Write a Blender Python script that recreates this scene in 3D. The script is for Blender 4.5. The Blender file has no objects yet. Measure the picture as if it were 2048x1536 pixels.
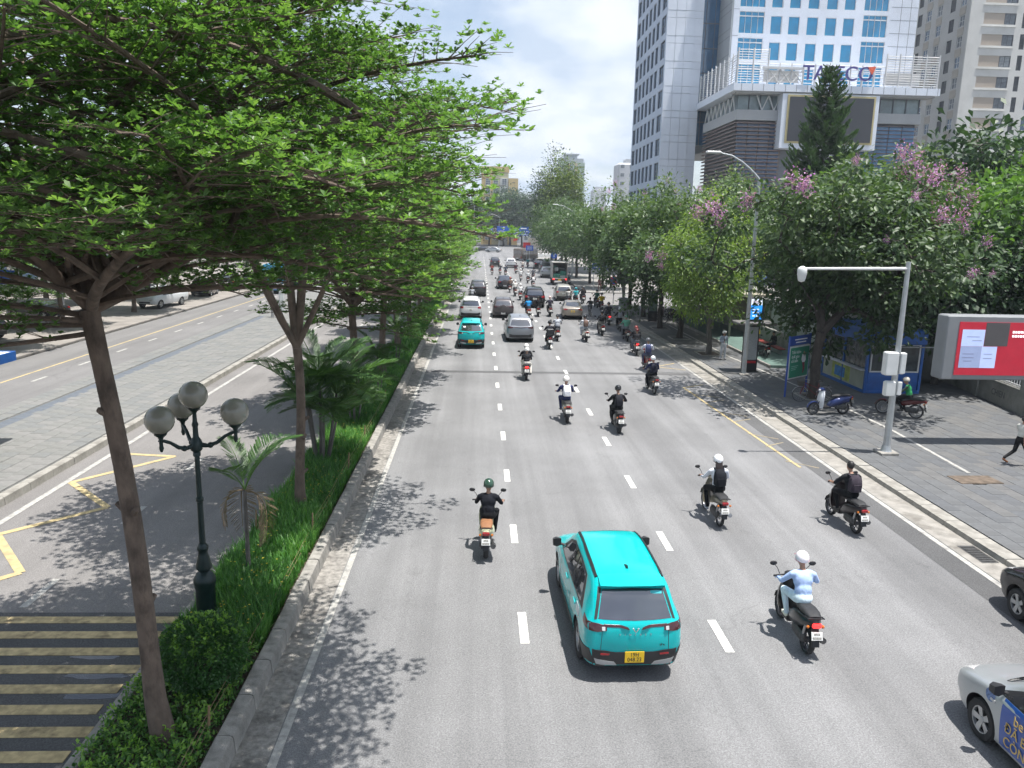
import bpy, bmesh, math, random
import numpy as np
from mathutils import Vector, Matrix
from mathutils.bvhtree import BVHTree
SC = bpy.context.scene
COL = SC.collection
R_ = math.radians
# ------------------------------------------------------------------ camera
cam_d = bpy.data.cameras.new('camera'); cam = bpy.data.objects.new('camera', cam_d); COL.objects.link(cam)
cam_d.sensor_width = 36.0; cam_d.lens = 1550 / 2048 * 36.0
cam_d.clip_start = 0.1; cam_d.clip_end = 6000
_r = ((0.998997, 0.012178, 0.043087), (-0.039794, -0.199604, 0.979068), (0.020524, -0.979801, -0.198919))
_m = Matrix(((_r[0][0], -_r[0][1], -_r[0][2], 0.0), (_r[1][0], -_r[1][1], -_r[1][2], 0.0), (_r[2][0], -_r[2][1], -_r[2][2], 7.5), (0, 0, 0, 1)))
cam.matrix_world = _m
SC.camera = cam
# ------------------------------------------------------------------ sky, sun, exposure
SUN_DX, SUN_DY = -0.20, 0.10            # where a shadow falls for one metre of height
SUN_EL = math.atan2(1.0, math.hypot(SUN_DX, SUN_DY))
SUN_AZ = math.atan2(-SUN_DX, -SUN_DY)   # compass bearing of the sun from +Y towards +X
SC.view_settings.view_transform = 'Standard'; SC.view_settings.look = 'None'
SC.view_settings.gamma = 1.0; SC.view_settings.use_curve_mapping = False
SC.view_settings.exposure = 1.42
world = bpy.data.worlds.new('World'); SC.world = world; world.use_nodes = True
wn = world.node_tree; wn.nodes.clear()
def _n(nt, t, **k):
    n = nt.nodes.new(t)
    for a, b in k.items(): setattr(n, a, b)
    return n
_o = _n(wn, 'ShaderNodeOutputWorld'); _bg = _n(wn, 'ShaderNodeBackground'); _sky = _n(wn, 'ShaderNodeTexSky')
_sky.sky_type = 'NISHITA'; _sky.sun_disc = False; _sky.sun_elevation = SUN_EL; _sky.sun_rotation = SUN_AZ
_sky.air_density = 1.0; _sky.dust_density = 1.5; _sky.ozone_density = 1.2
_tc = _n(wn, 'ShaderNodeTexCoord'); _sx = _n(wn, 'ShaderNodeSeparateXYZ'); wn.links.new(_tc.outputs['Generated'], _sx.inputs[0])
_za = _n(wn, 'ShaderNodeMath', operation='ADD'); _za.inputs[1].default_value = 0.32; wn.links.new(_sx.outputs[2], _za.inputs[0])
_zm = _n(wn, 'ShaderNodeMath', operation='MAXIMUM'); _zm.inputs[1].default_value = 0.05; wn.links.new(_za.outputs[0], _zm.inputs[0])
_dx = _n(wn, 'ShaderNodeMath', operation='DIVIDE'); _dy = _n(wn, 'ShaderNodeMath', operation='DIVIDE')
wn.links.new(_sx.outputs[0], _dx.inputs[0]); wn.links.new(_zm.outputs[0], _dx.inputs[1])
wn.links.new(_sx.outputs[1], _dy.inputs[0]); wn.links.new(_zm.outputs[0], _dy.inputs[1])
_cx = _n(wn, 'ShaderNodeCombineXYZ'); wn.links.new(_dx.outputs[0], _cx.inputs[0]); wn.links.new(_dy.outputs[0], _cx.inputs[1])
_ns = _n(wn, 'ShaderNodeTexNoise'); _ns.inputs['Scale'].default_value = 1.7; _ns.inputs['Detail'].default_value = 9; _ns.inputs['Roughness'].default_value = 0.55
_ns.inputs['Distortion'].default_value = 0.35
_cadd = _n(wn, 'ShaderNodeVectorMath', operation='ADD'); _cadd.inputs[1].default_value = (3.1, 1.7, 0.4); wn.links.new(_cx.outputs[0], _cadd.inputs[0])
wn.links.new(_cadd.outputs[0], _ns.inputs['Vector'])
_cr = _n(wn, 'ShaderNodeMapRange', interpolation_type='SMOOTHSTEP'); _cr.inputs[1].default_value = 0.40; _cr.inputs[2].default_value = 0.60
_cr.inputs[3].default_value = 0.30; _cr.inputs[4].default_value = 1.0
wn.links.new(_ns.outputs['Fac'], _cr.inputs[0])
_sm = _n(wn, 'ShaderNodeMix', data_type='RGBA', blend_type='MULTIPLY'); _sm.inputs[0].default_value = 1.0
wn.links.new(_sky.outputs[0], _sm.inputs[6]); _sm.inputs[7].default_value = (0.9, 0.9, 0.9, 1)
_ns2 = _n(wn, 'ShaderNodeTexNoise'); _ns2.inputs['Scale'].default_value = 4.6; _ns2.inputs['Detail'].default_value = 7
wn.links.new(_cadd.outputs[0], _ns2.inputs['Vector'])
_ccol = _n(wn, 'ShaderNodeMix', data_type='RGBA'); _ccol.inputs[6].default_value = (3.5, 4.15, 5.1, 1); _ccol.inputs[7].default_value = (5.3, 5.65, 6.2, 1)
_cr2 = _n(wn, 'ShaderNodeMapRange'); _cr2.inputs[1].default_value = 0.36; _cr2.inputs[2].default_value = 0.62; wn.links.new(_ns2.outputs['Fac'], _cr2.inputs[0])
wn.links.new(_cr2.outputs[0], _ccol.inputs[0])
_mx = _n(wn, 'ShaderNodeMix', data_type='RGBA')
wn.links.new(_cr.outputs[0], _mx.inputs[0]); wn.links.new(_sm.outputs[2], _mx.inputs[6]); wn.links.new(_ccol.outputs[2], _mx.inputs[7])
wn.links.new(_mx.outputs[2], _bg.inputs[0]); _bg.inputs[1].default_value = 0.071
wn.links.new(_bg.outputs[0], _o.inputs[0])
sun_d = bpy.data.lights.new('sun', 'SUN'); sun_d.energy = 2.95; sun_d.angle = R_(0.5); sun_d.color = (1.0, 0.965, 0.91)
sun = bpy.data.objects.new('sun', sun_d); COL.objects.link(sun)
sun.rotation_euler = Vector((SUN_DX, SUN_DY, -1.0)).to_track_quat('-Z', 'Y').to_euler()
SC.cycles.max_bounces = 5; SC.cycles.diffuse_bounces = 4; SC.cycles.glossy_bounces = 2; SC.cycles.transmission_bounces = 2; SC.cycles.transparent_max_bounces = 4; SC.cycles.use_light_tree = False
SC.cycles.use_adaptive_sampling = True; SC.cycles.caustics_reflective = False; SC.cycles.caustics_refractive = False

# ------------------------------------------------------------------ materials
MATS = {}
def S(h):                      # display hex to linear
    h = h.lstrip('#'); c = [int(h[i:i+2], 16) / 255 for i in (0, 2, 4)]
    return tuple(x / 12.92 if x <= 0.04045 else ((x + 0.055) / 1.055) ** 2.4 for x in c)
def mk(name, col, rough=0.6, metal=0.0, var=0.12, vs=4.0, bump=0.0, bs=60.0, coat=0.0, emit=0.0, spec=0.5, stretch=None, dirt=None, ds=1.5, trans=0.0):
    """procedural material: colour with noise variation, optional dirt patches and fine bump"""
    if name in MATS: return MATS[name]
    m = bpy.data.materials.new(name); MATS[name] = m; m.use_nodes = True
    nt = m.node_tree; b = nt.nodes['Principled BSDF']
    b.inputs['Roughness'].default_value = rough; b.inputs['Metallic'].default_value = metal
    b.inputs['Specular IOR Level'].default_value = spec
    if coat: b.inputs['Coat Weight'].default_value = coat; b.inputs['Coat Roughness'].default_value = 0.05
    if trans: b.inputs['Transmission Weight'].default_value = trans
    tc = _n(nt, 'ShaderNodeTexCoord'); src = tc.outputs['Object']
    if stretch:
        mp = _n(nt, 'ShaderNodeMapping'); mp.inputs['Scale'].default_value = stretch; nt.links.new(src, mp.inputs[0]); src = mp.outputs[0]
    ns = _n(nt, 'ShaderNodeTexNoise'); ns.inputs['Scale'].default_value = vs; ns.inputs['Detail'].default_value = 5
    nt.links.new(src, ns.inputs['Vector'])
    mr = _n(nt, 'ShaderNodeMapRange'); mr.inputs[1].default_value = 0.3; mr.inputs[2].default_value = 0.7
    mr.inputs[3].default_value = 1 - var; mr.inputs[4].default_value = 1 + var; nt.links.new(ns.outputs['Fac'], mr.inputs[0])
    vm = _n(nt, 'ShaderNodeVectorMath', operation='SCALE'); vm.inputs[0].default_value = col[:3]; nt.links.new(mr.outputs[0], vm.inputs['Scale'])
    out = vm.outputs[0]
    if dirt:
        dn = _n(nt, 'ShaderNodeTexNoise'); dn.inputs['Scale'].default_value = ds; dn.inputs['Detail'].default_value = 8; dn.inputs['Roughness'].default_value = 0.65
        nt.links.new(src, dn.inputs['Vector'])
        dr = _n(nt, 'ShaderNodeMapRange'); dr.inputs[1].default_value = 0.5; dr.inputs[2].default_value = 0.72; dr.inputs[4].default_value = dirt[3]
        nt.links.new(dn.outputs['Fac'], dr.inputs[0])
        dm = _n(nt, 'ShaderNodeMix', data_type='RGBA'); nt.links.new(dr.outputs[0], dm.inputs[0]); nt.links.new(out, dm.inputs[6]); dm.inputs[7].default_value = (*dirt[:3], 1)
        out = dm.outputs[2]
    nt.links.new(out, b.inputs['Base Color'])
    if emit: nt.links.new(out, b.inputs['Emission Color']); b.inputs['Emission Strength'].default_value = emit
    if bump:
        bn = _n(nt, 'ShaderNodeTexNoise'); bn.inputs['Scale'].default_value = bs; bn.inputs['Detail'].default_value = 4; nt.links.new(src, bn.inputs['Vector'])
        bu = _n(nt, 'ShaderNodeBump'); bu.inputs['Strength'].default_value = bump; bu.inputs['Distance'].default_value = 0.02
        nt.links.new(bn.outputs['Fac'], bu.inputs['Height']); nt.links.new(bu.outputs[0], b.inputs['Normal'])
    return m
def paint(name, col, rough=0.28, metal=0.0):
    return mk('paint_' + name, col, rough, metal, 0.03, 3, coat=0.35, spec=0.35)
def cloth(name, col, rough=0.85):
    return mk('cloth_' + name, col, rough, 0, 0.14, 9, bump=1.0, bs=13, spec=0.2, stretch=(1.0, 1.0, 0.55))
def leafmat(name, c0, c1, c2, rough=0.4, tr=0.35):
    """leaf: colour from the per-leaf 'tint' attribute, partly translucent"""
    if name in MATS: return MATS[name]
    m = bpy.data.materials.new(name); MATS[name] = m; m.use_nodes = True
    nt = m.node_tree; b = nt.nodes['Principled BSDF']; o = nt.nodes['Material Output']
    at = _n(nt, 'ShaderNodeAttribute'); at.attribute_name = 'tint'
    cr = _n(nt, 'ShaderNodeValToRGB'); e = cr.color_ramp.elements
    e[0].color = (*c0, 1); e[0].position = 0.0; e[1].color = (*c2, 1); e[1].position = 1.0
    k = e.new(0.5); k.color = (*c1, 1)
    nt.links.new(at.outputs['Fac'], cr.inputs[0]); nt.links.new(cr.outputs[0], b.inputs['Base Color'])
    b.inputs['Roughness'].default_value = rough; b.inputs['Specular IOR Level'].default_value = 0.45
    tl = _n(nt, 'ShaderNodeBsdfTranslucent')
    hs = _n(nt, 'ShaderNodeMix', data_type='RGBA', blend_type='MULTIPLY'); hs.inputs[0].default_value = 1.0
    nt.links.new(cr.outputs[0], hs.inputs[6]); hs.inputs[7].default_value = (1.5, 1.6, 0.7, 1); nt.links.new(hs.outputs[2], tl.inputs[0])
    ms = _n(nt, 'ShaderNodeMixShader'); ms.inputs[0].default_value = tr
    nt.links.new(b.outputs[0], ms.inputs[1]); nt.links.new(tl.outputs[0], ms.inputs[2]); nt.links.new(ms.outputs[0], o.inputs[0])
    return m
def glassmat(name, col, rough=0.04):
    m = mk(name, col, rough, 0.0, 0.05, 2, spec=0.9, coat=0.5)
    return m

# ------------------------------------------------------------------ mesh helpers
def link(o, parent=None):
    COL.objects.link(o)
    if parent is not None: o.parent = parent
    return o
def tag(o, label=None, cat=None, group=None, kind=None):
    if label: o['label'] = label
    if cat: o['category'] = cat
    if group: o['group'] = group
    if kind: o['kind'] = kind
    return o
def thing(name, label, cat, loc=(0, 0, 0), rz=0.0, group=None):
    o = bpy.data.objects.new(name, None); o.empty_display_size = 0.2; link(o)
    o.location = loc; o.rotation_euler = (0, 0, rz)
    return tag(o, label, cat, group)
class MB:
    def __init__(s): s.v = []; s.f = []; s.mi = []
    def add(s, vs, fs, m=0):
        b = len(s.v); s.v.extend([tuple(p) for p in vs]); s.f.extend([tuple(i + b for i in f) for f in fs]); s.mi.extend([m] * len(fs)); return s
    def box(s, c, d, rz=0.0, b=0.0, m=0, rot=None):
        """box of size d centred at c, chamfered by b"""
        hx, hy, hz = d[0] / 2, d[1] / 2, d[2] / 2
        if b <= 0:
            vs = [(x, y, z) for z in (-hz, hz) for x, y in ((-hx, -hy), (hx, -hy), (hx, hy), (-hx, hy))]
            fs = [(3, 2, 1, 0), (4, 5, 6, 7), (0, 1, 5, 4), (1, 2, 6, 5), (2, 3, 7, 6), (3, 0, 4, 7)]
        else:
            b = min(b, hx * .98, hy * .98, hz * .98)
            def ring(x, y): return [(-x + b, -y), (x - b, -y), (x, -y + b), (x, y - b), (x - b, y), (-x + b, y), (-x, y - b), (-x, -y + b)]
            lo = ring(hx - b, hy - b) if min(hx, hy) > 2 * b else ring(hx - b * .5, hy - b * .5)
            md = ring(hx, hy)
            vs = [(x, y, -hz) for x, y in lo] + [(x, y, -hz + b) for x, y in md] + [(x, y, hz - b) for x, y in md] + [(x, y, hz) for x, y in lo]
            fs = [tuple(range(7, -1, -1)), tuple(range(24, 32))]
            for k in range(3):
                for i in range(8): j = (i + 1) % 8; fs.append((k * 8 + i, k * 8 + j, k * 8 + 8 + j, k * 8 + 8 + i))
        M = rot if rot is not None else Matrix.Rotation(rz, 3, 'Z')
        vs = [M @ Vector(v) + Vector(c) for v in vs]
        return s.add(vs, fs, m)
    def tube(s, pts, rad, n=8, cap=True, m=0, sx=1.0):
        pts = [Vector(p) for p in pts]
        if not hasattr(rad, '__len__'): rad = [rad] * len(pts)
        ref = None; vs = []
        for i, p in enumerate(pts):
            t = (pts[min(i + 1, len(pts) - 1)] - pts[max(i - 1, 0)])
            if t.length < 1e-9: t = Vector((0, 0, 1))
            t.normalize()
            if ref is None: ref = Vector((1, 0, 0)) if abs(t.x) < 0.8 else Vector((0, 1, 0))
            u = (ref - t * ref.dot(t)).normalized(); w = t.cross(u); ref = u
            for k in range(n):
                a = 2 * math.pi * k / n; vs.append(p + u * (math.cos(a) * rad[i] * sx) + w * (math.sin(a) * rad[i]))
        fs = []
        for i in range(len(pts) - 1):
            for k in range(n): j = (k + 1) % n; fs.append((i * n + k, i * n + j, i * n + n + j, i * n + n + k))
        if cap: fs.append(tuple(range(n - 1, -1, -1))); fs.append(tuple(range((len(pts) - 1) * n, len(pts) * n)))
        return s.add(vs, fs, m)
    def lathe(s, prof, n=16, c=(0, 0, 0), m=0, M=None, cap=True):
        vs = []; fs = []
        for r, z in prof:
            for k in range(n): a = 2 * math.pi * k / n; vs.append(Vector((math.cos(a) * r, math.sin(a) * r, z)))
        for i in range(len(prof) - 1):
            for k in range(n): j = (k + 1) % n; fs.append((i * n + k, i * n + j, i * n + n + j, i * n + n + k))
        if cap: fs.append(tuple(range(n - 1, -1, -1))); fs.append(tuple(range((len(prof) - 1) * n, len(prof) * n)))
        if M is not None: vs = [M @ v for v in vs]
        return s.add([v + Vector(c) for v in vs], fs, m)
    def ball(s, c, r, n=12, k=8, m=0, sc=(1, 1, 1), M=None):
        pr = [(max(1e-4, math.sin(math.pi * i / k)), -math.cos(math.pi * i / k)) for i in range(k + 1)]
        vs = []; fs = []
        for rr, z in pr:
            for q in range(n):
                a = 2 * math.pi * q / n; v = Vector((math.cos(a) * rr * r * sc[0], math.sin(a) * rr * r * sc[1], z * r * sc[2]))
                vs.append((M @ v if M is not None else v) + Vector(c))
        for i in range(k):
            for q in range(n): j = (q + 1) % n; fs.append((i * n + q, i * n + j, i * n + n + j, i * n + n + q))
        return s.add(vs, fs, m)
    def prism(s, poly, z0, z1, m=0, M=None):
        n = len(poly); vs = [Vector((x, y, z0)) for x, y in poly] + [Vector((x, y, z1)) for x, y in poly]
        fs = [tuple(range(n - 1, -1, -1)), tuple(range(n, 2 * n))] + [(i, (i + 1) % n, n + (i + 1) % n, n + i) for i in range(n)]
        if M is not None: vs = [M @ v for v in vs]
        return s.add(vs, fs, m)
    def loft(s, rings, m=0, cap=True):
        n = len(rings[0]); vs = [p for r in rings for p in r]; fs = []
        for i in range(len(rings) - 1):
            for k in range(n): j = (k + 1) % n; fs.append((i * n + k, i * n + j, i * n + n + j, i * n + n + k))
        if cap: fs.append(tuple(range(n - 1, -1, -1))); fs.append(tuple(range((len(rings) - 1) * n, len(rings) * n)))
        return s.add(vs, fs, m)
    def quad(s, a, b, c, d, m=0): return s.add([a, b, c, d], [(0, 1, 2, 3)], m)
    def mesh(s, name, mats, smooth=None):
        me = bpy.data.meshes.new(name); me.from_pydata(s.v, [], s.f)
        for mt in (mats if isinstance(mats, (list, tuple)) else [mats]): me.materials.append(mt)
        if len(set(s.mi)) > 1 or (s.mi and s.mi[0]): me.polygons.foreach_set('material_index', s.mi)
        if smooth is not None:
            me.polygons.foreach_set('use_smooth', [True] * len(me.polygons)); me.set_sharp_from_angle(angle=R_(smooth))
        me.update(); return me
    def build(s, name, mats, parent=None, smooth=None):
        return link(bpy.data.objects.new(name, s.mesh(name, mats, smooth)), parent)
def inst(name, me, parent, loc=(0, 0, 0), rz=0.0, scale=None):
    o = bpy.data.objects.new(name, me); link(o, parent); o.location = loc; o.rotation_euler = (0, 0, rz)
    if scale is not None: o.scale = scale
    return o
def copy_tree(o, parent=None):
    c = o.copy(); COL.objects.link(c); c.parent = parent
    for ch in [x for x in KIDS.get(o, o.children)]: copy_tree(ch, c)
    return c
KIDS = {}
def np_mesh(name, V, F4, mat, tint=None, smooth=False):
    """fast mesh from numpy: V (n,3), F4 (m,4) or (m,3)"""
    me = bpy.data.meshes.new(name); k = F4.shape[1]
    me.vertices.add(len(V)); me.vertices.foreach_set('co', V.astype(np.float32).ravel())
    me.loops.add(F4.size); me.loops.foreach_set('vertex_index', F4.astype(np.int32).ravel())
    me.polygons.add(len(F4)); me.polygons.foreach_set('loop_start', np.arange(0, F4.size, k, dtype=np.int32))
    if smooth: me.polygons.foreach_set('use_smooth', np.ones(len(F4), dtype=bool))
    for q in (mat if isinstance(mat, (list, tuple)) else [mat]): me.materials.append(q)
    if tint is not None:
        at = me.attributes.new('tint', 'FLOAT', 'FACE'); at.data.foreach_set('value', tint.astype(np.float32))
    me.update(calc_edges=True); return me
def text_mesh(body, size, mat, depth=0.003, align='CENTER', sx=1.0):
    cu = bpy.data.curves.new('text', 'FONT'); cu.body = body; cu.size = size; cu.align_x = align; cu.align_y = 'CENTER'; cu.extrude = depth; cu.resolution_u = 3
    o = bpy.data.objects.new('text', cu); COL.objects.link(o)
    dg = bpy.context.evaluated_depsgraph_get(); me = bpy.data.meshes.new_from_object(o.evaluated_get(dg))
    bpy.data.objects.remove(o); me.materials.clear(); me.materials.append(mat)
    if sx != 1.0:
        for v in me.vertices: v.co.x *= sx
    return me
# ------------------------------------------------------------------ ground, roads, pavements
rng = random.Random(7)
def in_frame(x, y, z=0.0, pad=30):
    p = Vector((x, y, z - 7.5)); cx = sum(_r[i][0] * p[i] for i in range(3)); cy = sum(_r[i][1] * p[i] for i in range(3)); cz = sum(_r[i][2] * p[i] for i in range(3))
    if cz < 0.5: return False
    u = cx / cz * 1550 + 1024; v = cy / cz * 1550 + 768
    return -pad < u < 2048 + pad and -pad < v < 1536 + pad
def asphalt(name, base, patch=0.16, streak=0.17, speck=0.38, warm=0.0, tracks=False):
    if name in MATS: return MATS[name]
    m = bpy.data.materials.new(name); MATS[name] = m; m.use_nodes = True
    nt = m.node_tree; b = nt.nodes['Principled BSDF']; L = nt.links
    b.inputs['Roughness'].default_value = 0.86; b.inputs['Specular IOR Level'].default_value = 0.35
    tc = _n(nt, 'ShaderNodeTexCoord')
    def noise(sc, det, stretch=None, rough=0.5):
        src = tc.outputs['Object']
        if stretch:
            mp = _n(nt, 'ShaderNodeMapping'); mp.inputs['Scale'].default_value = stretch; L.new(src, mp.inputs[0]); src = mp.outputs[0]
        n = _n(nt, 'ShaderNodeTexNoise'); n.inputs['Scale'].default_value = sc; n.inputs['Detail'].default_value = det; n.inputs['Roughness'].default_value = rough
        L.new(src, n.inputs['Vector']); return n.outputs['Fac']
    def rng_(fac, a, b_, lo, hi):
        r = _n(nt, 'ShaderNodeMapRange'); r.inputs[1].default_value = a; r.inputs[2].default_value = b_; r.inputs[3].default_value = lo; r.inputs[4].default_value = hi
        L.new(fac, r.inputs[0]); return r.outputs[0]
    def mul(a, b_):
        q = _n(nt, 'ShaderNodeMath', operation='MULTIPLY'); L.new(a, q.inputs[0]); L.new(b_, q.inputs[1]); return q.outputs[0]
    sp = rng_(noise(38, 3, None, 0.75), 0.3, 0.7, 1 - speck, 1 + speck)
    vo = _n(nt, 'ShaderNodeTexVoronoi'); vo.inputs['Scale'].default_value = 55; L.new(tc.outputs['Object'], vo.inputs['Vector'])
    vs_ = rng_(vo.outputs['Color'], 0.0, 1.0, 1 - speck * 0.45, 1 + speck * 0.45)
    pt = rng_(noise(0.22, 6, None, 0.6), 0.3, 0.7, 1 - patch, 1 + patch)
    st = rng_(noise(1.0, 5, (1.4, 0.035, 1.0), 0.6), 0.3, 0.7, 1 - streak, 1 + streak)
    bl = rng_(noise(0.9, 7, (1, 0.5, 1), 0.7), 0.64, 0.74, 1.0, 0.72)
    f = mul(mul(mul(mul(sp, vs_), pt), st), bl)
    # hairline cracks
    vc = _n(nt, 'ShaderNodeTexVoronoi', feature='DISTANCE_TO_EDGE'); vc.inputs['Scale'].default_value = 0.16
    wp = _n(nt, 'ShaderNodeTexNoise'); wp.inputs['Scale'].default_value = 1.1; wp.inputs['Detail'].default_value = 6; L.new(tc.outputs['Object'], wp.inputs['Vector'])
    wm = _n(nt, 'ShaderNodeVectorMath', operation='MULTIPLY_ADD'); wm.inputs[1].default_value = (2.2, 2.2, 0); L.new(wp.outputs['Color'], wm.inputs[0]); L.new(tc.outputs['Object'], wm.inputs[2])
    L.new(wm.outputs[0], vc.inputs['Vector'])
    ck = rng_(vc.outputs['Distance'], 0.0, 0.0035, 0.86, 1.0)
    f = mul(f, ck)
    if tracks:   # oil-darkened strip along the middle of each lane
        sx_ = _n(nt, 'ShaderNodeSeparateXYZ'); L.new(tc.outputs['Object'], sx_.inputs[0])
        ma = _n(nt, 'ShaderNodeMath', operation='MULTIPLY_ADD'); ma.inputs[1].default_value = 2 * math.pi / 3.69; ma.inputs[2].default_value = -0.92 * 2 * math.pi / 3.69; L.new(sx_.outputs[0], ma.inputs[0])
        co = _n(nt, 'ShaderNodeMath', operation='COSINE'); L.new(ma.outputs[0], co.inputs[0])
        f = mul(f, rng_(co.outputs[0], -1, -.2, .90, 1.02))
    vm = _n(nt, 'ShaderNodeVectorMath', operation='SCALE'); vm.inputs[0].default_value = (base * (1.0 + warm), base * 1.0, base * (1.015 - warm)); L.new(f, vm.inputs['Scale'])
    L.new(vm.outputs[0], b.inputs['Base Color'])
    bu = _n(nt, 'ShaderNodeBump'); bu.inputs['Strength'].default_value = 0.55; bu.inputs['Distance'].default_value = 0.012
    L.new(sp, bu.inputs['Height']); L.new(bu.outputs[0], b.inputs['Normal'])
    return m
ASPH = asphalt('asphalt_main', 0.188, tracks=True); ASPH_L = asphalt('asphalt_left', 0.18, 0.14, 0.12, 0.35, 0.05); ASPH_D = asphalt('asphalt_dark', 0.085, 0.25, 0.1, 0.4)
ASPH_P = asphalt('asphalt_patch', 0.105, 0.2, 0.05, 0.4)
CONC = mk('kerb_concrete', (0.30, 0.285, 0.26), 0.9, var=0.18, vs=6, bump=0.5, bs=45, dirt=(0.09, 0.085, 0.075, 0.7), ds=2.2)
CONC_L = mk('kerb_pale', (0.30, 0.285, 0.255), 0.9, var=0.16, vs=5, bump=0.4, bs=40, dirt=(0.11, 0.1, 0.085, 0.65), ds=1.8)
GUT = mk('gutter_stain', (0.25, 0.235, 0.215), 0.75, var=0.4, vs=9, dirt=(0.05, 0.046, 0.042, 0.92), ds=1.6, bump=0.4, bs=30)
GUT_R = mk('gutter_pale', (0.27, 0.255, 0.23), 0.85, var=0.22, vs=3, dirt=(0.1, 0.09, 0.075, 0.85), ds=1.3, bump=0.4, bs=30)
WPAINT = mk('road_paint_white', (0.68, 0.67, 0.63), 0.75, var=0.15, vs=12, dirt=(0.24, 0.235, 0.23, 0.92), ds=4.5, bump=0.3, bs=50)
WPAINT_W = mk('road_paint_worn', (0.38, 0.37, 0.345), 0.8, var=0.22, vs=9, dirt=(0.17, 0.165, 0.16, 0.95), ds=3.2, bump=0.3, bs=50)
YPAINT = mk('road_paint_yellow', (0.47, 0.37, 0.19), 0.8, var=0.22, vs=8, dirt=(0.2, 0.17, 0.12, 0.9), ds=4, bump=0.3, bs=50)
YPAINT_D = mk('rumble_yellow', (0.46, 0.36, 0.19), 0.8, var=0.3, vs=7, dirt=(0.12, 0.09, 0.05, 0.9), ds=3, bump=0.4, bs=40)
SOIL = mk('soil', (0.06, 0.045, 0.03), 0.95, var=0.4, vs=9, bump=0.8, bs=25)
TILE = [mk('paving_%d' % i, c, 0.85, var=0.14, vs=7, bump=0.25, bs=50, dirt=(0.075, 0.075, 0.075, 0.55), ds=0.9) for i, c in enumerate(((0.112, 0.116, 0.12), (0.124, 0.124, 0.123), (0.10, 0.105, 0.112)))]
TILE_L = [mk('island_paving_%d' % i, c, 0.85, var=0.12, vs=7, bump=0.25, bs=50, dirt=(0.13, 0.13, 0.12, 0.5), ds=0.8) for i, c in enumerate(((0.175, 0.175, 0.165), (0.19, 0.187, 0.178), (0.162, 0.165, 0.16)))]
TILE_B = mk('island_stripe', (0.105, 0.12, 0.14), 0.85, var=0.15, vs=6, bump=0.2, bs=50, dirt=(0.14, 0.14, 0.14, 0.5), ds=1)
MORTAR = mk('mortar_bed', (0.11, 0.11, 0.105), 0.95, var=0.2, vs=8)
EARTH = mk('ground_earth', (0.13, 0.125, 0.115), 0.95, var=0.25, vs=0.3, bump=0.3, bs=5)
def sheet(name, x0, x1, y0, y1, z, m, parent=None, kind='structure', label=None):
    o = MB().quad((x0, y0, z), (x1, y0, z), (x1, y1, z), (x0, y1, z)).build(name, m, parent)
    if parent is None: tag(o, label, None, None, kind)
    return o
ground = sheet('ground', -2500, 2500, -300, 4000, -0.06, EARTH, label='pale bare earth and paving stretching under the whole street')
road = sheet('main_road', -3.42, 12.32, -6, 262, 0.0, ASPH, label='wide grey asphalt carriageway with dashed lanes full of traffic')
left_road = sheet('service_road', -12.5, -5.66, -6, 262, 0.0, ASPH_L, label='narrow asphalt service road between planted median and paved island')
far_left_road = sheet('outer_road', -24.6, -18.45, -6, 262, 0.0, asphalt('asphalt_outer', 0.165, 0.12, 0.12, 0.3, 0.03), label='outer asphalt road with yellow line left of the paved island')
side_road = sheet('side_street', 12.32, 120, 77.5, 91.5, 0.0, asphalt('asphalt_side', 0.19, 0.15, 0.02, 0.3, 0.04), label='sunlit side street joining the main road from the right')
junction = sheet('junction', -120, 160, 262, 300, 0.0, asphalt('asphalt_junction', 0.17, 0.15, 0.02, 0.3), label='pale asphalt junction at the far end of the road')
sheet('asphalt_repair', -2.9, 11.2, 39.75, 40.3, 0.004, ASPH_P, road)
sheet('asphalt_strip', 10.75, 11.75, 8, 36, 0.004, ASPH_P, road)
sheet('gutter', -3.42, -2.92, -4, 130, 0.004, GUT, road)
sheet('gutter', 11.6, 12.32, -4, 76, 0.005, GUT_R, road)
sheet('edge_line', -2.90, -2.77, -4, 200, 0.008, WPAINT_W, road)
sheet('edge_line', 11.42, 11.56, 6, 76, 0.009, WPAINT_W, road)
YW0 = (mk('road_paint_yellow_worn', (0.30, 0.25, 0.16), 0.8, var=0.25, vs=8, dirt=(0.16, 0.155, 0.14, 0.97), ds=2.2))
dash = MB().quad((-.083, 0, 0), (.083, 0, 0), (.083, 1.18, 0), (-.083, 1.18, 0)).mesh('lane_dash', WPAINT)
for x, y0, per, n in ((0.92, 12.97 - 4.6, 4.6, 42), (4.62, 12.65 - 4.5, 4.5, 42)):
    for k in range(n):
        inst('lane_dash', dash, road, (x + rng.uniform(-.015, .015), y0 + per * k, 0.008))
def stripe(pts, w, m, parent, z=0.009, name='yellow_line'):
    for a, b in zip(pts[:-1], pts[1:]):
        a = Vector((*a, z)); b = Vector((*b, z)); d = (b - a).normalized(); q = Vector((-d.y, d.x, 0)) * w / 2
        MB().quad(a - q, b - q, b + q, a + q).build(name, m, parent); z += 0.0004
YW_ = MATS['road_paint_yellow_worn']; stripe([(11.15, 37.3), (9.95, 36.5), (10.45, 25.0), (10.5, 23.8)], .10, YPAINT, road)
for k in range(7):
    y = 35.0 - 1.75 * k; stripe([(10.02 + .045 * k, y), (11.1, y + (0.55 if k % 2 else -0.75))], .07, YW_, road, 0.0105)
stripe([(9.8, 42.2), (11.2, 43.4)], .10, YPAINT, road); stripe([(9.8, 42.2), (11.3, 41.3)], .10, YPAINT, road, 0.0105)
MH = mk('cast_iron', (0.07, 0.07, 0.07), 0.6, 0.4, 0.3, 20, bump=0.6, bs=60)
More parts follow.
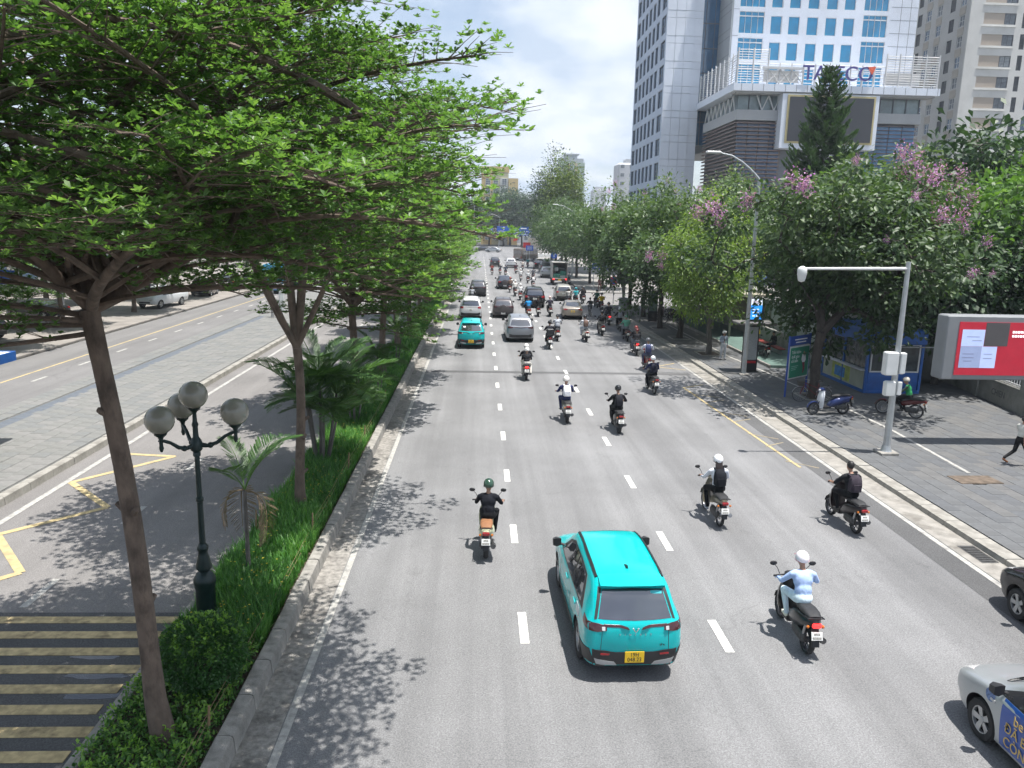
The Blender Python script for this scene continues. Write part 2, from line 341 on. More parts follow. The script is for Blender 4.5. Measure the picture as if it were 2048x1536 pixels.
# --- service road markings
sheet('edge_line', -11.95, -11.78, -4, 120, 0.008, WPAINT_W, left_road)
dash2 = MB().quad((-.08, 0, 0), (.08, 0, 0), (.08, 1.25, 0), (-.08, 1.25, 0)).mesh('lane_dash_worn', WPAINT_W)
for k in range(20): inst('lane_dash', dash2, left_road, (-8.85, 14.35 + 4.35 * k, 0.008))
sheet('asphalt_overlay', -12.45, -5.67, -4, 14.15, 0.004, ASPH_D, left_road)
for k, y in enumerate((13.95, 13.4, 12.83, 12.27, 11.7, 11.15, 10.6, 10.05, 9.5, 8.95)):
    MB().box((-8.9, y - .1, 0.010), (6.4 - .12 * (k % 3), 0.245, 0.014), b=.005).build('rumble_strip', YPAINT_D, left_road)
stripe([(-11.7, 24.75), (-9.77, 24.48), (-11.72, 21.85), (-9.77, 19.85), (-11.5, 17.97), (-9.77, 15.9), (-11.3, 14.2)], .19, YPAINT, left_road)
WET = mk('wet_asphalt', (0.035, 0.037, 0.042), 0.05, 0, 0.3, 3, spec=0.7)
for cx, cy, rx, ry in ((-6.35, 12.0, .6, .13), (-6.1, 11.43, .55, .14), (-6.6, 12.55, .45, .08)):
    pts = [(cx + math.cos(a) * rx * rng.uniform(.7, 1.1), cy + math.sin(a) * ry * rng.uniform(.7, 1.1)) for a in [i * math.pi / 9 for i in range(18)]]
    MB().add([(x, y, .0075) for x, y in pts], [tuple(range(18))]).build('puddle', WET, left_road)
# --- outer road markings
sheet('edge_line', -18.62, -18.48, 2, 120, 0.008, WPAINT_W, far_left_road)
sheet('yellow_line', -21.95, -21.82, 2, 120, 0.008, YPAINT, far_left_road)
for k in range(18): inst('lane_dash', dash2, far_left_road, (-20.7, 27.5 + 4.3 * k, 0.008))
# --- kerb stones
def kerb_mesh(name, w, h, ln, bev, m):
    """one kerb stone along +Y, road face at x=w side, rounded road edge"""
    prof = [(0, 0), (w, 0), (w - .02, h - bev), (w - bev * .45, h - bev * .3), (w - bev * 1.2, h), (0.02, h), (0, h - .02)]
    b = MB(); g = .012
    rings = [[(x, y, z) for x, z in prof] for y in (g, ln - g)]
    b.loft([[(x * 1, y, z) for x, z in prof] for y in (g, ln - g)]); return b.mesh(name, m, 35)
def kerb_row(parent, me, x, y0, y1, ln, far_to, flip=False, z=-0.02, mat=CONC, w=.27, h=.3):
    n = int((y1 - y0) / ln)
    for k in range(n):
        o = inst('kerb_stone', me, parent, (x + rng.uniform(-.008, .008), y0 + k * ln + (ln if flip else 0), z + rng.uniform(-.008, .008)), (math.pi if flip else 0) + R_(rng.uniform(-.35, .35)))
    if far_to > y1:
        s = -1 if flip else 1
        MB().box((x + s * w / 2, (y1 + far_to) / 2, z + h / 2), (w, far_to - y1, h), b=.03).build('kerb_run', mat, parent)
median = MB().box((-4.53, 100, 0.05), (1.75, 212, 0.2)).build('planted_median', SOIL); tag(median, 'long raised planted strip of grass and trees dividing the roads', kind='structure')
km = kerb_mesh('kerb_stone', .27, .31, 1.0, .07, CONC)
kerb_row(median, km, -3.69, 6, 66, 1.0, 205)
km2 = kerb_mesh('low_kerb', .22, .13, 1.0, .03, CONC_L)
kerb_row(median, km2, -5.43, 6, 60, 1.0, 205, True, mat=CONC_L, w=.22, h=.13)
# --- paved island left
island = sheet('paved_island', -18.45, -12.75, 4, 205, 0.15, MORTAR, label='long grey paved island between the two left hand roads')
km3 = kerb_mesh('island_kerb', .3, .24, 1.2, .06, CONC_L)
kerb_row(island, km3, -12.78, 14, 68, 1.2, 205, mat=CONC_L, w=.3, h=.24)
def paving(parent, x0, x1, y0, y1, sx, sy, z, mats, far=None, limit=290, skip=None, h=.03):
    cells = []
    ny = int((y1 - y0) / sy); nx = int((x1 - x0) / sx)
    for i in range(nx):
        for j in range(ny):
            cx = x0 + (i + .5) * sx; cy = y0 + (j + .5 + (.5 if i % 2 else 0)) * sy
            if skip and skip(cx, cy): continue
            cells.append((math.hypot(cx, cy), cx, cy))
    vis = sorted([c for c in cells if in_frame(c[1], c[2], z, 0)])
    near = set((c[1], c[2]) for c in vis[:limit])
    mes = [MB().box((0, 0, 0), (sx - .009, sy - .009, h), b=.006).mesh('paving_slab', m) for m in mats]
    rest = MB()
    for d, cx, cy in cells:
        dz = rng.uniform(-.004, .004); k = rng.choice((0, 0, 1, 2))
        if (cx, cy) in near: inst('paving_slab', mes[k], parent, (cx, cy, z + dz), R_(rng.uniform(-.4, .4)))
        else: rest.box((cx, cy, z + dz), (sx - .009, sy - .009, h), m=k)
    if rest.f: tag(rest.build('paving_slabs', mats, parent), kind='stuff')
isl_skip = lambda x, y: -17.35 < x < -16.75
paving(island, -18.45, -12.8, 15, 62, .5, .5, .155, TILE_L, skip=isl_skip)
paving(island, -17.3, -16.8, 15, 62, .5, .5, .157, [TILE_B, TILE_B, TILE_B], limit=90)
sheet('paving_far', -18.4, -12.8, 62, 204, .17, TILE_L[0], island)
# --- right pavement
pave_r = sheet('pavement', 12.55, 60, 2, 76, 0.12, MORTAR, label='grey slab pavement with trees right of the main road')
km4 = kerb_mesh('pavement_kerb', .45, .17, 1.2, .05, CONC_L)
kerb_row(pave_r, km4, 12.75, 8, 62, 1.2, 75.9, True, mat=CONC_L, w=.45, h=.17)
TREES_R = [(15.35, 34.1), (13.98, 46.2), (13.92, 53.0), (13.75, 58.3), (14.05, 65.8), (14.0, 72.0)]
pit = lambda x, y: any(abs(x - a) < .55 and abs(y - b) < .7 for a, b in TREES_R) or (14.65 < x < 16.0 and 21.8 < y < 22.6)
paving(pave_r, 12.78, 24.2, 9, 50, .44, .88, .135, TILE, skip=pit)
sheet('paving_far', 12.78, 24.2, 50.4, 76, .15, TILE[1], pave_r)
for a, b in TREES_R:
    f = MB()
    for sx in (-1, 1): f.box((a + sx * .62, b, .155), (.1, 1.5, .05), b=.01); f.box((a, b + sx * .75, .154), (1.14, .1, .05), b=.01)
    f.build('tree_pit_rim', CONC_L, pave_r); sheet('tree_pit_soil', a - .57, a + .57, b - .7, b + .7, .145, SOIL, pave_r)
PTS = [(15.55, 22.9), (15.85, 28), (15.75, 34), (15.35, 40), (14.95, 45), (14.9, 60)]
stripe(PTS, .13, WPAINT_W, pave_r, .158, 'painted_line')
MB().box((15.3, 22.2, .15), (1.35, .75, .05), rz=.03, b=.01).build('utility_cover', mk('rusty_cover', (0.13, 0.10, 0.075), 0.9, 0.1, .4, 5, bump=.5, bs=30), pave_r)
dg_ = MB()
for k in range(9): dg_.box((12.05, 16.6 + .1 * k, .012), (.34, .045, .02))
dg_.box((12.05, 17.0, .007), (.42, 1.0, .004)); dg_.build('drain_grate', MH, road)
corner = MB().box((36, 147.5, .06), (47.2, 112, .13), b=.03).build('far_pavement', mk('pave_far', (0.26, 0.25, 0.235), .9, var=.15, vs=.8)); tag(corner, 'sunlit pavement beyond the side street on the right', kind='structure')
lp = MB().box((-45, 100, .06), (40.6, 210, .16), b=.03).build('left_pavement', mk('pave_left', (0.24, 0.22, 0.2), .9, var=.2, vs=.8)); tag(lp, 'broad pavement under roadside trees left of the outer road', kind='structure')
# ------------------------------------------------------------------ vegetation
BARK = mk('bark_brown', (0.135, 0.10, 0.078), 0.9, var=0.3, vs=7, bump=0.9, bs=22, stretch=(1, 1, 0.5), dirt=(0.04, 0.03, 0.024, 0.85), ds=4.5)
BARK_D = mk('bark_dark', (0.055, 0.045, 0.038), 0.95, var=0.35, vs=9, bump=0.9, bs=26, stretch=(1, 1, 0.4))
BARK_G = mk('bark_grey', (0.12, 0.11, 0.10), 0.95, var=0.3, vs=9, bump=0.8, bs=26, stretch=(1, 1, 0.4))
LF_T = leafmat('leaf_almond', (0.040, 0.092, 0.028), (0.095, 0.190, 0.052), (0.190, 0.305, 0.088), 0.42, 0.48)
LF_TM = leafmat('leaf_almond_far', (0.040, 0.092, 0.030), (0.095, 0.185, 0.054), (0.19, 0.295, 0.088), 0.48, 0.48)
LF_L = leafmat('leaf_myrtle', (0.030, 0.062, 0.024), (0.074, 0.130, 0.050), (0.155, 0.215, 0.09), 0.46, 0.32)
LF_Y = leafmat('leaf_yellow', (0.05, 0.085, 0.018), (0.12, 0.18, 0.035), (0.25, 0.27, 0.05), 0.5, 0.35)
LF_B = leafmat('leaf_bright', (0.035, 0.085, 0.018), (0.085, 0.175, 0.035), (0.17, 0.28, 0.06), 0.5, 0.4)
LF_D = leafmat('leaf_dark', (0.014, 0.035, 0.014), (0.03, 0.07, 0.026), (0.06, 0.11, 0.04), 0.5, 0.2)
LF_C = leafmat('leaf_conifer', (0.018, 0.04, 0.016), (0.036, 0.08, 0.028), (0.07, 0.13, 0.04), 0.55, 0.2)
LF_P = leafmat('leaf_palm', (0.03, 0.07, 0.024), (0.058, 0.13, 0.04), (0.13, 0.23, 0.06), 0.38, 0.3)
LF_PD = leafmat('leaf_palm_dry', (0.09, 0.06, 0.035), (0.16, 0.115, 0.07), (0.22, 0.17, 0.11), 0.7, 0.2)
LF_G = leafmat('grass_blade', (0.036, 0.115, 0.026), (0.085, 0.235, 0.048), (0.18, 0.36, 0.085), 0.42, 0.35)
LF_S = leafmat('leaf_shrub', (0.024, 0.07, 0.022), (0.06, 0.165, 0.038), (0.24, 0.42, 0.06), 0.4, 0.3)
FLOW = leafmat('petal_purple', (0.30, 0.11, 0.36), (0.50, 0.23, 0.54), (0.66, 0.42, 0.68), 0.7, 0.3)
FLOW_Y = mk('petal_yellow', (0.55, 0.45, 0.03), .6)
def norm_(a): return a / np.maximum(np.linalg.norm(a, axis=-1, keepdims=True), 1e-9)
def leaf_np(P, D, N, L, W, shape='hex', fold=0.18):
    D = norm_(D); sd = norm_(np.cross(D, N)); N = np.cross(sd, D)
    if shape == 'hex': ts = np.array([(0, 0), (.42, -.42), (.82, -.5), (1, 0), (.82, .5), (.42, .42)]); F = [(0, 1, 2, 3), (0, 3, 4, 5)]
    else: ts = np.array([(0, 0), (.62, -.5), (1, 0), (.62, .5)]); F = [(0, 1, 2, 3)]
    n = len(P); k = len(ts)
    V = P[:, None, :] + D[:, None, :] * (ts[None, :, 0:1] * L[:, None, None]) + sd[:, None, :] * (ts[None, :, 1:2] * W[:, None, None]) \
        + N[:, None, :] * ((np.abs(ts[None, :, 1:2]) * fold * 2 - .12 * ts[None, :, 0:1] ** 2) * W[:, None, None])
    base = np.arange(n)[:, None, None] * k
    Fa = (base + np.array(F)[None]).reshape(-1, 4)
    return V.reshape(-1, 3), Fa, len(F)
def rosettes(rs, A, T, nl, leafL, shape, wid=.48):
    """A anchors (n,3), T tint (n,), nl leaves each"""
    n = len(A); P = np.repeat(A, nl, 0); az = (np.tile(np.arange(nl), n) * 2.39996 + np.repeat(rs.uniform(0, 6.28, n), nl)) + rs.normal(0, .25, n * nl)
    el = rs.uniform(.05, .95, n * nl); D = np.stack([np.cos(az) * np.cos(el), np.sin(az) * np.cos(el), np.sin(el)], 1)
    up = np.stack([rs.normal(0, .3, n * nl), rs.normal(0, .3, n * nl), np.ones(n * nl)], 1)
    N = np.cross(np.cross(D, up), D); L = leafL * rs.uniform(.6, 1.15, n * nl); W = L * wid * rs.uniform(.85, 1.15, n * nl)
    t = np.clip(np.repeat(T, nl) + rs.normal(0, .13, n * nl), 0, 1)
    if shape == 'mix':
        q = rs.uniform(size=n * nl) < .4; V1, F1, k1 = leaf_np(P[q], D[q], N[q], L[q], W[q], 'hex'); V2, F2, k2 = leaf_np(P[~q], D[~q], N[~q], L[~q], W[~q], 'rhomb')
        return np.vstack([V1, V2]), np.vstack([F1, F2 + len(V1)]), np.concatenate([np.repeat(t[q], k1), np.repeat(t[~q], k2)])
    V, F, k = leaf_np(P, D, N, L, W, shape)
    return V, F, np.repeat(t, k)
def terminalia(seed, zf, stems, R, H, leafL, nl, shape, step, zlow, twig=True, whorl=3, dz=.72, tr=.17, lmat=None, extra=None, lean=(0, 0), low=(), cone=.25, bare=.3, skip=.15):
    rs = np.random.RandomState(seed); rd = random.Random(seed)
    wood = MB(); A = []; T = []
    top = Vector((lean[0], lean[1], zf))
    tp = [Vector((lean[0] * t + .05 * math.sin(5 * t + seed) * (t > 0), lean[1] * t + .05 * math.cos(4 * t + seed) * (t > 0), zf * t)) for t in [i / 9 for i in range(10)]]
    wood.tube(tp, [tr * (1.35 if i == 0 else 1.12 if i == 1 else 1.0) * (1 - .022 * i) * (1.12 if i == 9 else 1) for i in range(10)], 14)
    for k in range(5):
        q = tp[rd.randint(2, 7)]; a = rd.uniform(0, 6.28); d = Vector((math.cos(a), math.sin(a), .6)).normalized()
        wood.tube([q, q + d * (tr + .03), q + d * (tr + rd.uniform(.05, .14))], [.07, .05, .035], 7)
    gold = rd.uniform(0, 6.28)
    def lateral(p, az, L, e0, r, bare=bare):
        if L < .5: return
        tipd = rd.uniform(-20, 12)
        n = 7; pts = [p.copy()]; d = Vector((math.cos(az), math.sin(az), 0)); bend = rd.uniform(-.12, .12)
        for i in range(n):
            t = i / n; e = e0 * (1 - t) ** 1.4 + R_(tipd) * t; az_ = az + bend * t * 2
            d = Vector((math.cos(az_) * math.cos(e), math.sin(az_) * math.cos(e), math.sin(e))); pts.append(pts[-1] + d * (L / n))
        wood.tube(pts, [r * (1 - .85 * i / n) + .004 for i in range(n + 1)], 6)
        m = max(3, int(L / .26)); side = 1
        for j in range(m):
            t = bare + (1 - bare) * (j + .5) / m; f = t * n; i = min(int(f), n - 1); q = pts[i].lerp(pts[i + 1], f - i)
            dd = (pts[i + 1] - pts[i]).normalized(); a0 = math.atan2(dd.y, dd.x); side = -side
            for s2 in ((side,) if rd.random() < .35 else (1, -1)):
                a1 = a0 + s2 * R_(rd.uniform(38, 62)) * (1.0 if t < .9 else .5); ls = (.35 + 1.05 * math.sin(math.pi * min(1, .18 + t * .8))) * min(1, L / 2.6) * rd.uniform(.7, 1.15)
                up = rd.uniform(-.10, .32); sd = Vector((math.cos(a1), math.sin(a1), up)); e = q + sd * ls
                e2 = e + Vector((0, 0, .04 * ls))
                wood.tube([q, q.lerp(e, .5) + Vector((0, 0, .03)), e2], [r * .15 + .003, .0045, .0025], 3, cap=False)
                if rd.random() < skip: continue
                cnt = max(2, int(ls / step))
                for c in range(cnt):
                    u = (c + rd.random()) / cnt; b = q.lerp(e2, .1 + .9 * u); w_ = (1 - .6 * u) * .30 * rd.choice((-1, 1)) * rd.random() ** .7
                    b = b + Vector((-sd.y * w_, sd.x * w_, rd.gauss(.05, .075)))
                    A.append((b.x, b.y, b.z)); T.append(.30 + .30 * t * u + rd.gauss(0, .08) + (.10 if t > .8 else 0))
        for c in range(4): A.append(tuple(pts[-1] + Vector((rd.gauss(0, .06), rd.gauss(0, .06), .03)))); T.append(.75)
    for (az, tilt, ln) in stems:
        az = R_(az); p = top.copy(); pts = [p.copy()]; n = 8
        for i in range(n):
            t = i / n; tl = R_(tilt) * (1 - .45 * t) if tilt < 60 else R_(tilt) * (1 - .12 * t); a_ = az + .25 * math.sin(3 * t + az)
            p = p + Vector((math.cos(a_) * math.sin(tl), math.sin(a_) * math.sin(tl), math.cos(tl))) * (ln / n); pts.append(p.copy())
        r0 = tr * (.50 if tilt > 15 else .75); wood.tube(pts, [r0 * (1 - .8 * i / n) + .012 for i in range(n + 1)], 9)
        m = max(2, int(ln / dz))
        for j in range(m):
            t = (j + .7) / m; f = t * n; i = min(int(f), n - 1); q = pts[i].lerp(pts[i + 1], f - i)
            if q.z < zlow - 1.0: continue
            hz = (q.z - zlow) / max(1, H - zlow); prof = 1.0 - .72 * max(0.0, (hz - cone) / (1 - cone)) ** 1.1
            for w in range(whorl):
                gold += 2.39996; a = gold
                # length until the crown outline
                dirx, diry = math.cos(a), math.sin(a); ox, oy = q.x, q.y; bb = ox * dirx + oy * diry; cc = ox * ox + oy * oy - (R * max(.2, prof)) ** 2
                disc = bb * bb - cc
                if disc <= 0: continue
                L = (-bb + math.sqrt(disc)) * rd.uniform(.68, 1.06)
                lateral(q, a, min(L, R * 1.0), R_(rd.uniform(14, 34)) * (1.3 if hz > .7 else 1), .012 + .0068 * L)
        lateral(pts[-1], az, min(1.4, R * .3), R_(30), .015)
    for (z, az, L, el) in low: lateral(Vector((lean[0] * z / zf, lean[1] * z / zf, z)), R_(az), L, R_(el), .014 + .006 * L, .14)
    A = np.array(A); T = np.array(T)
    V, F, t = rosettes(rs, A, T, nl, leafL, shape)
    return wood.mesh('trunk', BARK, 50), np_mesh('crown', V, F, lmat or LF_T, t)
def place_tree(name, wm, lm, loc, rz, sc, label, group, cat='tree'):
    t = thing(name, label, cat, loc, rz, group); t.scale = (sc, sc, sc)
    inst('trunk', wm, t); tag(inst('crown', lm, t), kind='stuff'); return t
# nearest tree: hand-set limbs
T1 = terminalia(11, 6.25, [(100, 7, 6.6), (176, 40, 5.2), (-8, 63, 4.6), (24, 38, 5.4), (-95, 48, 4.4), (140, 48, 4.6), (62, 58, 4.4), (-50, 70, 3.6)], 5.2, 13.4, .074, 8, 'mix', .100, 6.3, dz=.66, tr=.135, cone=.30, bare=.26, skip=.10,
                low=((6.1, -118, 4.0, 8), (6.15, 200, 4.2, 12), (6.3, -25, 4.6, 12), (6.2, 75, 3.5, 14), (6.05, -150, 3.4, 2), (6.8, -62, 4.4, 12), (7.2, -130, 4.6, 12), (7.4, 0, 4.2, 16), (7.8, -40, 4.2, 14), (5.95, 225, 3.0, -4), (6.5, 176, 3.9, 4)), lean=(-.45, -.1))
place_tree('almond_tree', *T1, (-4.45, 10.1, .12), 0, 1.0, 'nearest tiered almond tree in the median with bare trunk beside globe lamp', 'almond trees along the median')
T2 = terminalia(23, 4.3, [(185, 4, 8.4), (10, 7, 8.8), (-20, 30, 6.4), (80, 30, 6.2), (170, 30, 6.0), (-110, 30, 6.0)], 5.1, 12.8, .096, 7, 'mix', .125, 7.2, dz=.66, tr=.13, cone=.15, skip=.25, lmat=LF_T,
                low=())
place_tree('almond_tree', *T2, (-4.56, 19.4, .12), 0, 1.0, 'second almond tree of the median with a forked twin stem beside the palms', 'almond trees along the median')
T3 = terminalia(37, 4.2, [(60, 8, 7.6), (0, 48, 4.8), (120, 46, 4.6), (240, 46, 4.6), (300, 54, 4.2)], 5.1, 11.8, .15, 6, 'rhomb', .18, 3.3, dz=.62, cone=.08, lmat=LF_TM,
                low=((3.9, 0, 3.8, 4), (3.8, 80, 3.8, 4), (4.0, 160, 3.6, 4), (3.9, 240, 3.8, 4), (4.1, 310, 3.8, 4), (3.4, -30, 3.4, 0), (3.4, 120, 3.0, 2)))
T4 = terminalia(41, 4.0, [(10, 10, 7.2), (90, 46, 4.8), (200, 48, 4.6), (310, 46, 4.6)], 5.2, 11.4, .22, 5, 'rhomb', .26, 2.9, dz=.66, cone=.08, lmat=LF_TM,
                low=((3.0, 0, 3.9, 3), (3.0, 70, 3.8, 3), (2.9, 140, 3.8, 3), (3.0, 215, 3.8, 3), (2.9, 290, 3.9, 3), (2.3, 20, 3.2, 0), (2.3, 110, 3.0, 0), (2.3, 200, 3.0, 0), (2.3, 320, 3.2, 0), (2.6, 340, 3.6, 0)))
ORD = ['third', 'fourth', 'fifth', 'sixth', 'seventh', 'eighth', 'ninth', 'tenth', 'eleventh', 'twelfth', 'thirteenth', 'fourteenth']
for i, (y, src, sc, rz) in enumerate(((30.2, T3, 1.0, .3), (37.5, T3, .98, 2.2), (46, T3, 1.0, 4.1), (54.5, T4, 1.0, 1.0), (63, T4, 1.02, 2.7), (72, T4, 1.0, 4.4), (81, T4, 1.0, .4), (91, T4, 1.03, 3.5), (102, T4, 1.0, 5.3), (114, T4, 1.0, 2.1), (127, T4, 1.0, .9))):
    place_tree('almond_tree', *src, (-4.9 if i != 1 else -4.65, y, .12), rz, sc, '%s almond tree of the median counted from the globe lamp' % ORD[i], 'almond trees along the median')
# left roadside row
for i, (x, y, sc, rz) in enumerate(((-28.0, 44, 1.0, .2), (-28.5, 54, .95, 1.9), (-27.8, 63.5, 1.0, 3.3), (-29, 75, 1.05, 4.8), (-28, 88, 1.0, .8), (-28.5, 102, 1.0, 2.5), (-36, 50, 1.25, 5.2), (-37, 68, 1.2, .5), (-36, 86, 1.25, 3.0), (-29, 34, 1.0, 1.2), (-38, 36, 1.2, 2.2))):
    row = 'front row' if x > -30 else 'back row'
    k = sum(1 for q in ((-28.0, 44), (-28.5, 54), (-27.8, 63.5), (-29, 75), (-28, 88), (-28.5, 102), (-36, 50), (-37, 68), (-36, 86), (-29, 34), (-38, 36)) if ((q[0] > -30) == (x > -30)) and q[1] < y)
    place_tree('roadside_tree', *T4, (x, y, .14), rz, sc, 'tiered roadside tree left of the outer road, %s of the %s' % (['nearest', 'second', 'third', 'fourth', 'fifth', 'sixth', 'farthest'][k], row), 'trees left of the outer road')

def roundtree(seed, zc, rad, zfork, nclus, lpc, leafL, shape, lmat, bark, tr=.16, forks=4, droop=.5, sig=.42, lump=.25, cut=-.75, wid=.5, inner=.45, tint0=.35, forkdir=None, taper=.2, off=(0, 0)):
    rs = np.random.RandomState(seed); C = []
    ph = rs.uniform(0, 6.28, (6, 3)); fr = rs.uniform(1.5, 4.5, (6, 3))
    while len(C) < nclus:
        d = norm_(rs.normal(size=3)); 
        if d[2] < cut: continue
        r = (inner + (1 - inner) * rs.uniform() ** .6) * (1 + lump * np.mean(np.sin(fr @ d * 1.0 + ph[:, 0])) * 2.2)
        C.append(d * r)
    C = np.array(C); C[:, :2] *= np.where(C[:, 2:3] < 0, 1 + taper * C[:, 2:3], 1.0); U = C.copy(); C = C * np.array(rad) + np.array([off[0], off[1], zc])
    wood = MB(); nodes = [np.array([0, 0, 0.])]; par = [-1]
    for k in range(1, 5): nodes.append(np.array([.06 * math.sin(k + seed), .06 * math.cos(k * 1.3 + seed), zfork * k / 4])); par.append(k - 1)
    root = 4
    for k in range(forks):
        a = (forkdir[k] if forkdir else 2 * math.pi * k / forks + rs.uniform(-.4, .4)); prev = root
        tgt = np.array([off[0] * .6 + math.cos(a) * rad[0] * .45, off[1] * .6 + math.sin(a) * rad[1] * .45, zc - rad[2] * .1])
        for j in range(1, 4):
            p = nodes[root] + (tgt - nodes[root]) * (j / 3) + rs.normal(0, .08, 3) + np.array([0, 0, .15 * math.sin(j)]); nodes.append(p); par.append(prev); prev = len(nodes) - 1
    start = nodes[root]
    order = np.argsort(np.linalg.norm(C - start, axis=1))
    for i in order:
        NA = np.array(nodes); dd = np.linalg.norm(NA - C[i], axis=1); dd[:root] += 5; dd += .25 * np.maximum(0, NA[:, 2] - C[i][2]); j = int(np.argmin(dd))
        mid = (nodes[j] + C[i]) / 2 + rs.normal(0, .07, 3) + np.array([0, 0, .05 * dd[j]])
        nodes.append(mid); par.append(j); nodes.append(C[i]); par.append(len(nodes) - 2)
    cnt = np.ones(len(nodes))
    for i in range(len(nodes) - 1, 0, -1): cnt[par[i]] += cnt[i]
    rr = .012 * cnt ** .42; rr = np.minimum(rr * tr / rr[1], tr); rr[0] = tr * 1.3
    wood.tube([nodes[k] for k in range(5)], [rr[0], tr * 1.05, tr, tr * .96, tr * 1.0], 10)
    for i in range(5, len(nodes)):
        r1 = max(.006, rr[i]); r0 = max(.006, min(rr[par[i]], r1 * 1.6))
        wood.tube([nodes[par[i]], nodes[i]], [r0, r1], 6 if r1 > .03 else 3, cap=False)
    n = nclus * lpc; cc = np.repeat(C, lpc, 0); off = rs.normal(size=(n, 3)) * sig * np.array([1, 1, .75]); P = cc + off
    D = norm_(off + np.array([0, 0, -droop * sig]) + .35 * sig * (np.repeat(U, lpc, 0)) + rs.normal(size=(n, 3)) * sig * .5)
    N = norm_(np.array([0, 0, 1.]) + .55 * rs.normal(size=(n, 3)) + .3 * np.repeat(U, lpc, 0))
    L = leafL * rs.uniform(.65, 1.25, n); V, F, k = leaf_np(P, D, N, L, L * wid * rs.uniform(.8, 1.2, n), shape)
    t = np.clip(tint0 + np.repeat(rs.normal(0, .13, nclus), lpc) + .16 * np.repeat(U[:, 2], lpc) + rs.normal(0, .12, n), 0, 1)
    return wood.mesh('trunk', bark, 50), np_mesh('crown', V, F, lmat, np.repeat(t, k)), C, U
rsf = np.random.RandomState(5)
nf = 170; _P = rsf.normal(size=(nf, 3)) * np.array([.13, .13, .15]); _D = rsf.normal(size=(nf, 3))
_V, _F, _k = leaf_np(_P, _D, norm_(rsf.normal(size=(nf, 3)) + np.array([0, 0, .8])), rsf.uniform(.04, .08, nf), rsf.uniform(.04, .07, nf), 'rhomb')
PANICLE = np_mesh('flower_panicle', _V, _F, FLOW, rsf.uniform(.1, 1, nf))
def flowers(t, C, U, n, seed, pref, sc=(0.8, 1.5), zmin=0.1):
    rs = np.random.RandomState(seed); score = U @ np.array(pref) + rs.uniform(0, .5, len(U)); idx = np.argsort(-score)[:n]
    for i in idx:
        s = rs.uniform(*sc); p = C[i] + norm_(U[i]) * .35
        tag(inst('flower_panicle', PANICLE, t, tuple(p), rs.uniform(0, 6.28), (s, s, s * 1.1)), kind='stuff')
def rtree(name, loc, rz, label, group, src, nfl=0, pref=(0, 0, 1), sc=1.0, seed=1, fs=(.8, 1.5)):
    t = place_tree(name, src[0], src[1], loc, rz, sc, label, group)
    if nfl: flowers(t, src[2], src[3], nfl, seed, pref, fs)
    return t
G_R = 'flowering trees along the right pavement'
BIG = roundtree(3, 6.4, (4.9, 4.2, 3.9), 3.0, 430, 66, .27, 'hex', leafmat('leaf_myrtle_dark', (0.026, 0.056, 0.020), (0.060, 0.108, 0.040), (0.135, 0.19, 0.08), .48, .3), BARK_D, .22, 3, .55, .36, .5, -.85, .5, .35, forkdir=(2.7, .35, 1.6), taper=.62, off=(1.45, .3))
bt = rtree('crape_myrtle', (15.35, 34.1, .13), 0, 'largest crape myrtle with forked black trunk behind the bicycle, purple blossoms on its left', G_R, BIG, 7, (-1.8, -.8, .3), seed=3, fs=(1.0, 1.6))
flowers(bt, BIG[2], BIG[3], 16, 9, (1.4, -.5, 1.1), (1.1, 1.8)); flowers(bt, BIG[2], BIG[3], 8, 19, (.0, -1.0, .1), (.45, .75))
YEL = roundtree(8, 4.9, (2.5, 2.4, 3.5), 2.2, 240, 64, .21, 'rhomb', leafmat('leaf_locust', (0.085, 0.155, 0.03), (0.18, 0.27, 0.06), (0.35, 0.40, 0.09), .5, .42), BARK_G, .16, 4, 1.5, .33, .35, -.9, .42, .35, off=(-.7, -.3))
rtree('drooping_tree', (13.98, 46.2, .13), 0, 'small tree with drooping yellowish green foliage beside the standing woman', G_R, YEL, 1, (-1, -.3, .0), seed=6, fs=(.7, .9))
MID = roundtree(13, 5.9, (4.0, 3.6, 3.5), 2.7, 250, 62, .29, 'rhomb', LF_L, BARK_D, .18, 4, .5, .40, .5, -.78, .52, .35)
MID2 = roundtree(17, 6.3, (4.0, 3.6, 3.8), 2.6, 230, 60, .31, 'rhomb', LF_L, BARK_D, .18, 4, .5, .42, .5, -.78, .52, .35, .4)
rtree('crape_myrtle', (13.92, 53.0, .13), .4, 'crape myrtle with two low purple blossom clusters behind the drooping yellowish tree', G_R, MID, 3, (-.6, -.8, -.2), seed=2)
rtree('crape_myrtle', (13.75, 58.3, .13), 2.1, 'second crape myrtle back from the drooping tree, near the bus stop platform', G_R, MID2, 3, (0, .2, 1), seed=4, fs=(.5, 1))
rtree('crape_myrtle', (14.05, 65.8, .13), 3.9, 'third crape myrtle back from the drooping tree', G_R, MID, 4, (0, 0, 1), sc=1.05, seed=5, fs=(.5, 1))
rtree('crape_myrtle', (14.0, 72.0, .13), 5.4, 'last crape myrtle before the side street, by the round no parking sign', G_R, MID2, 5, (0, 0, 1), sc=1.05, seed=7, fs=(.6, 1.1))
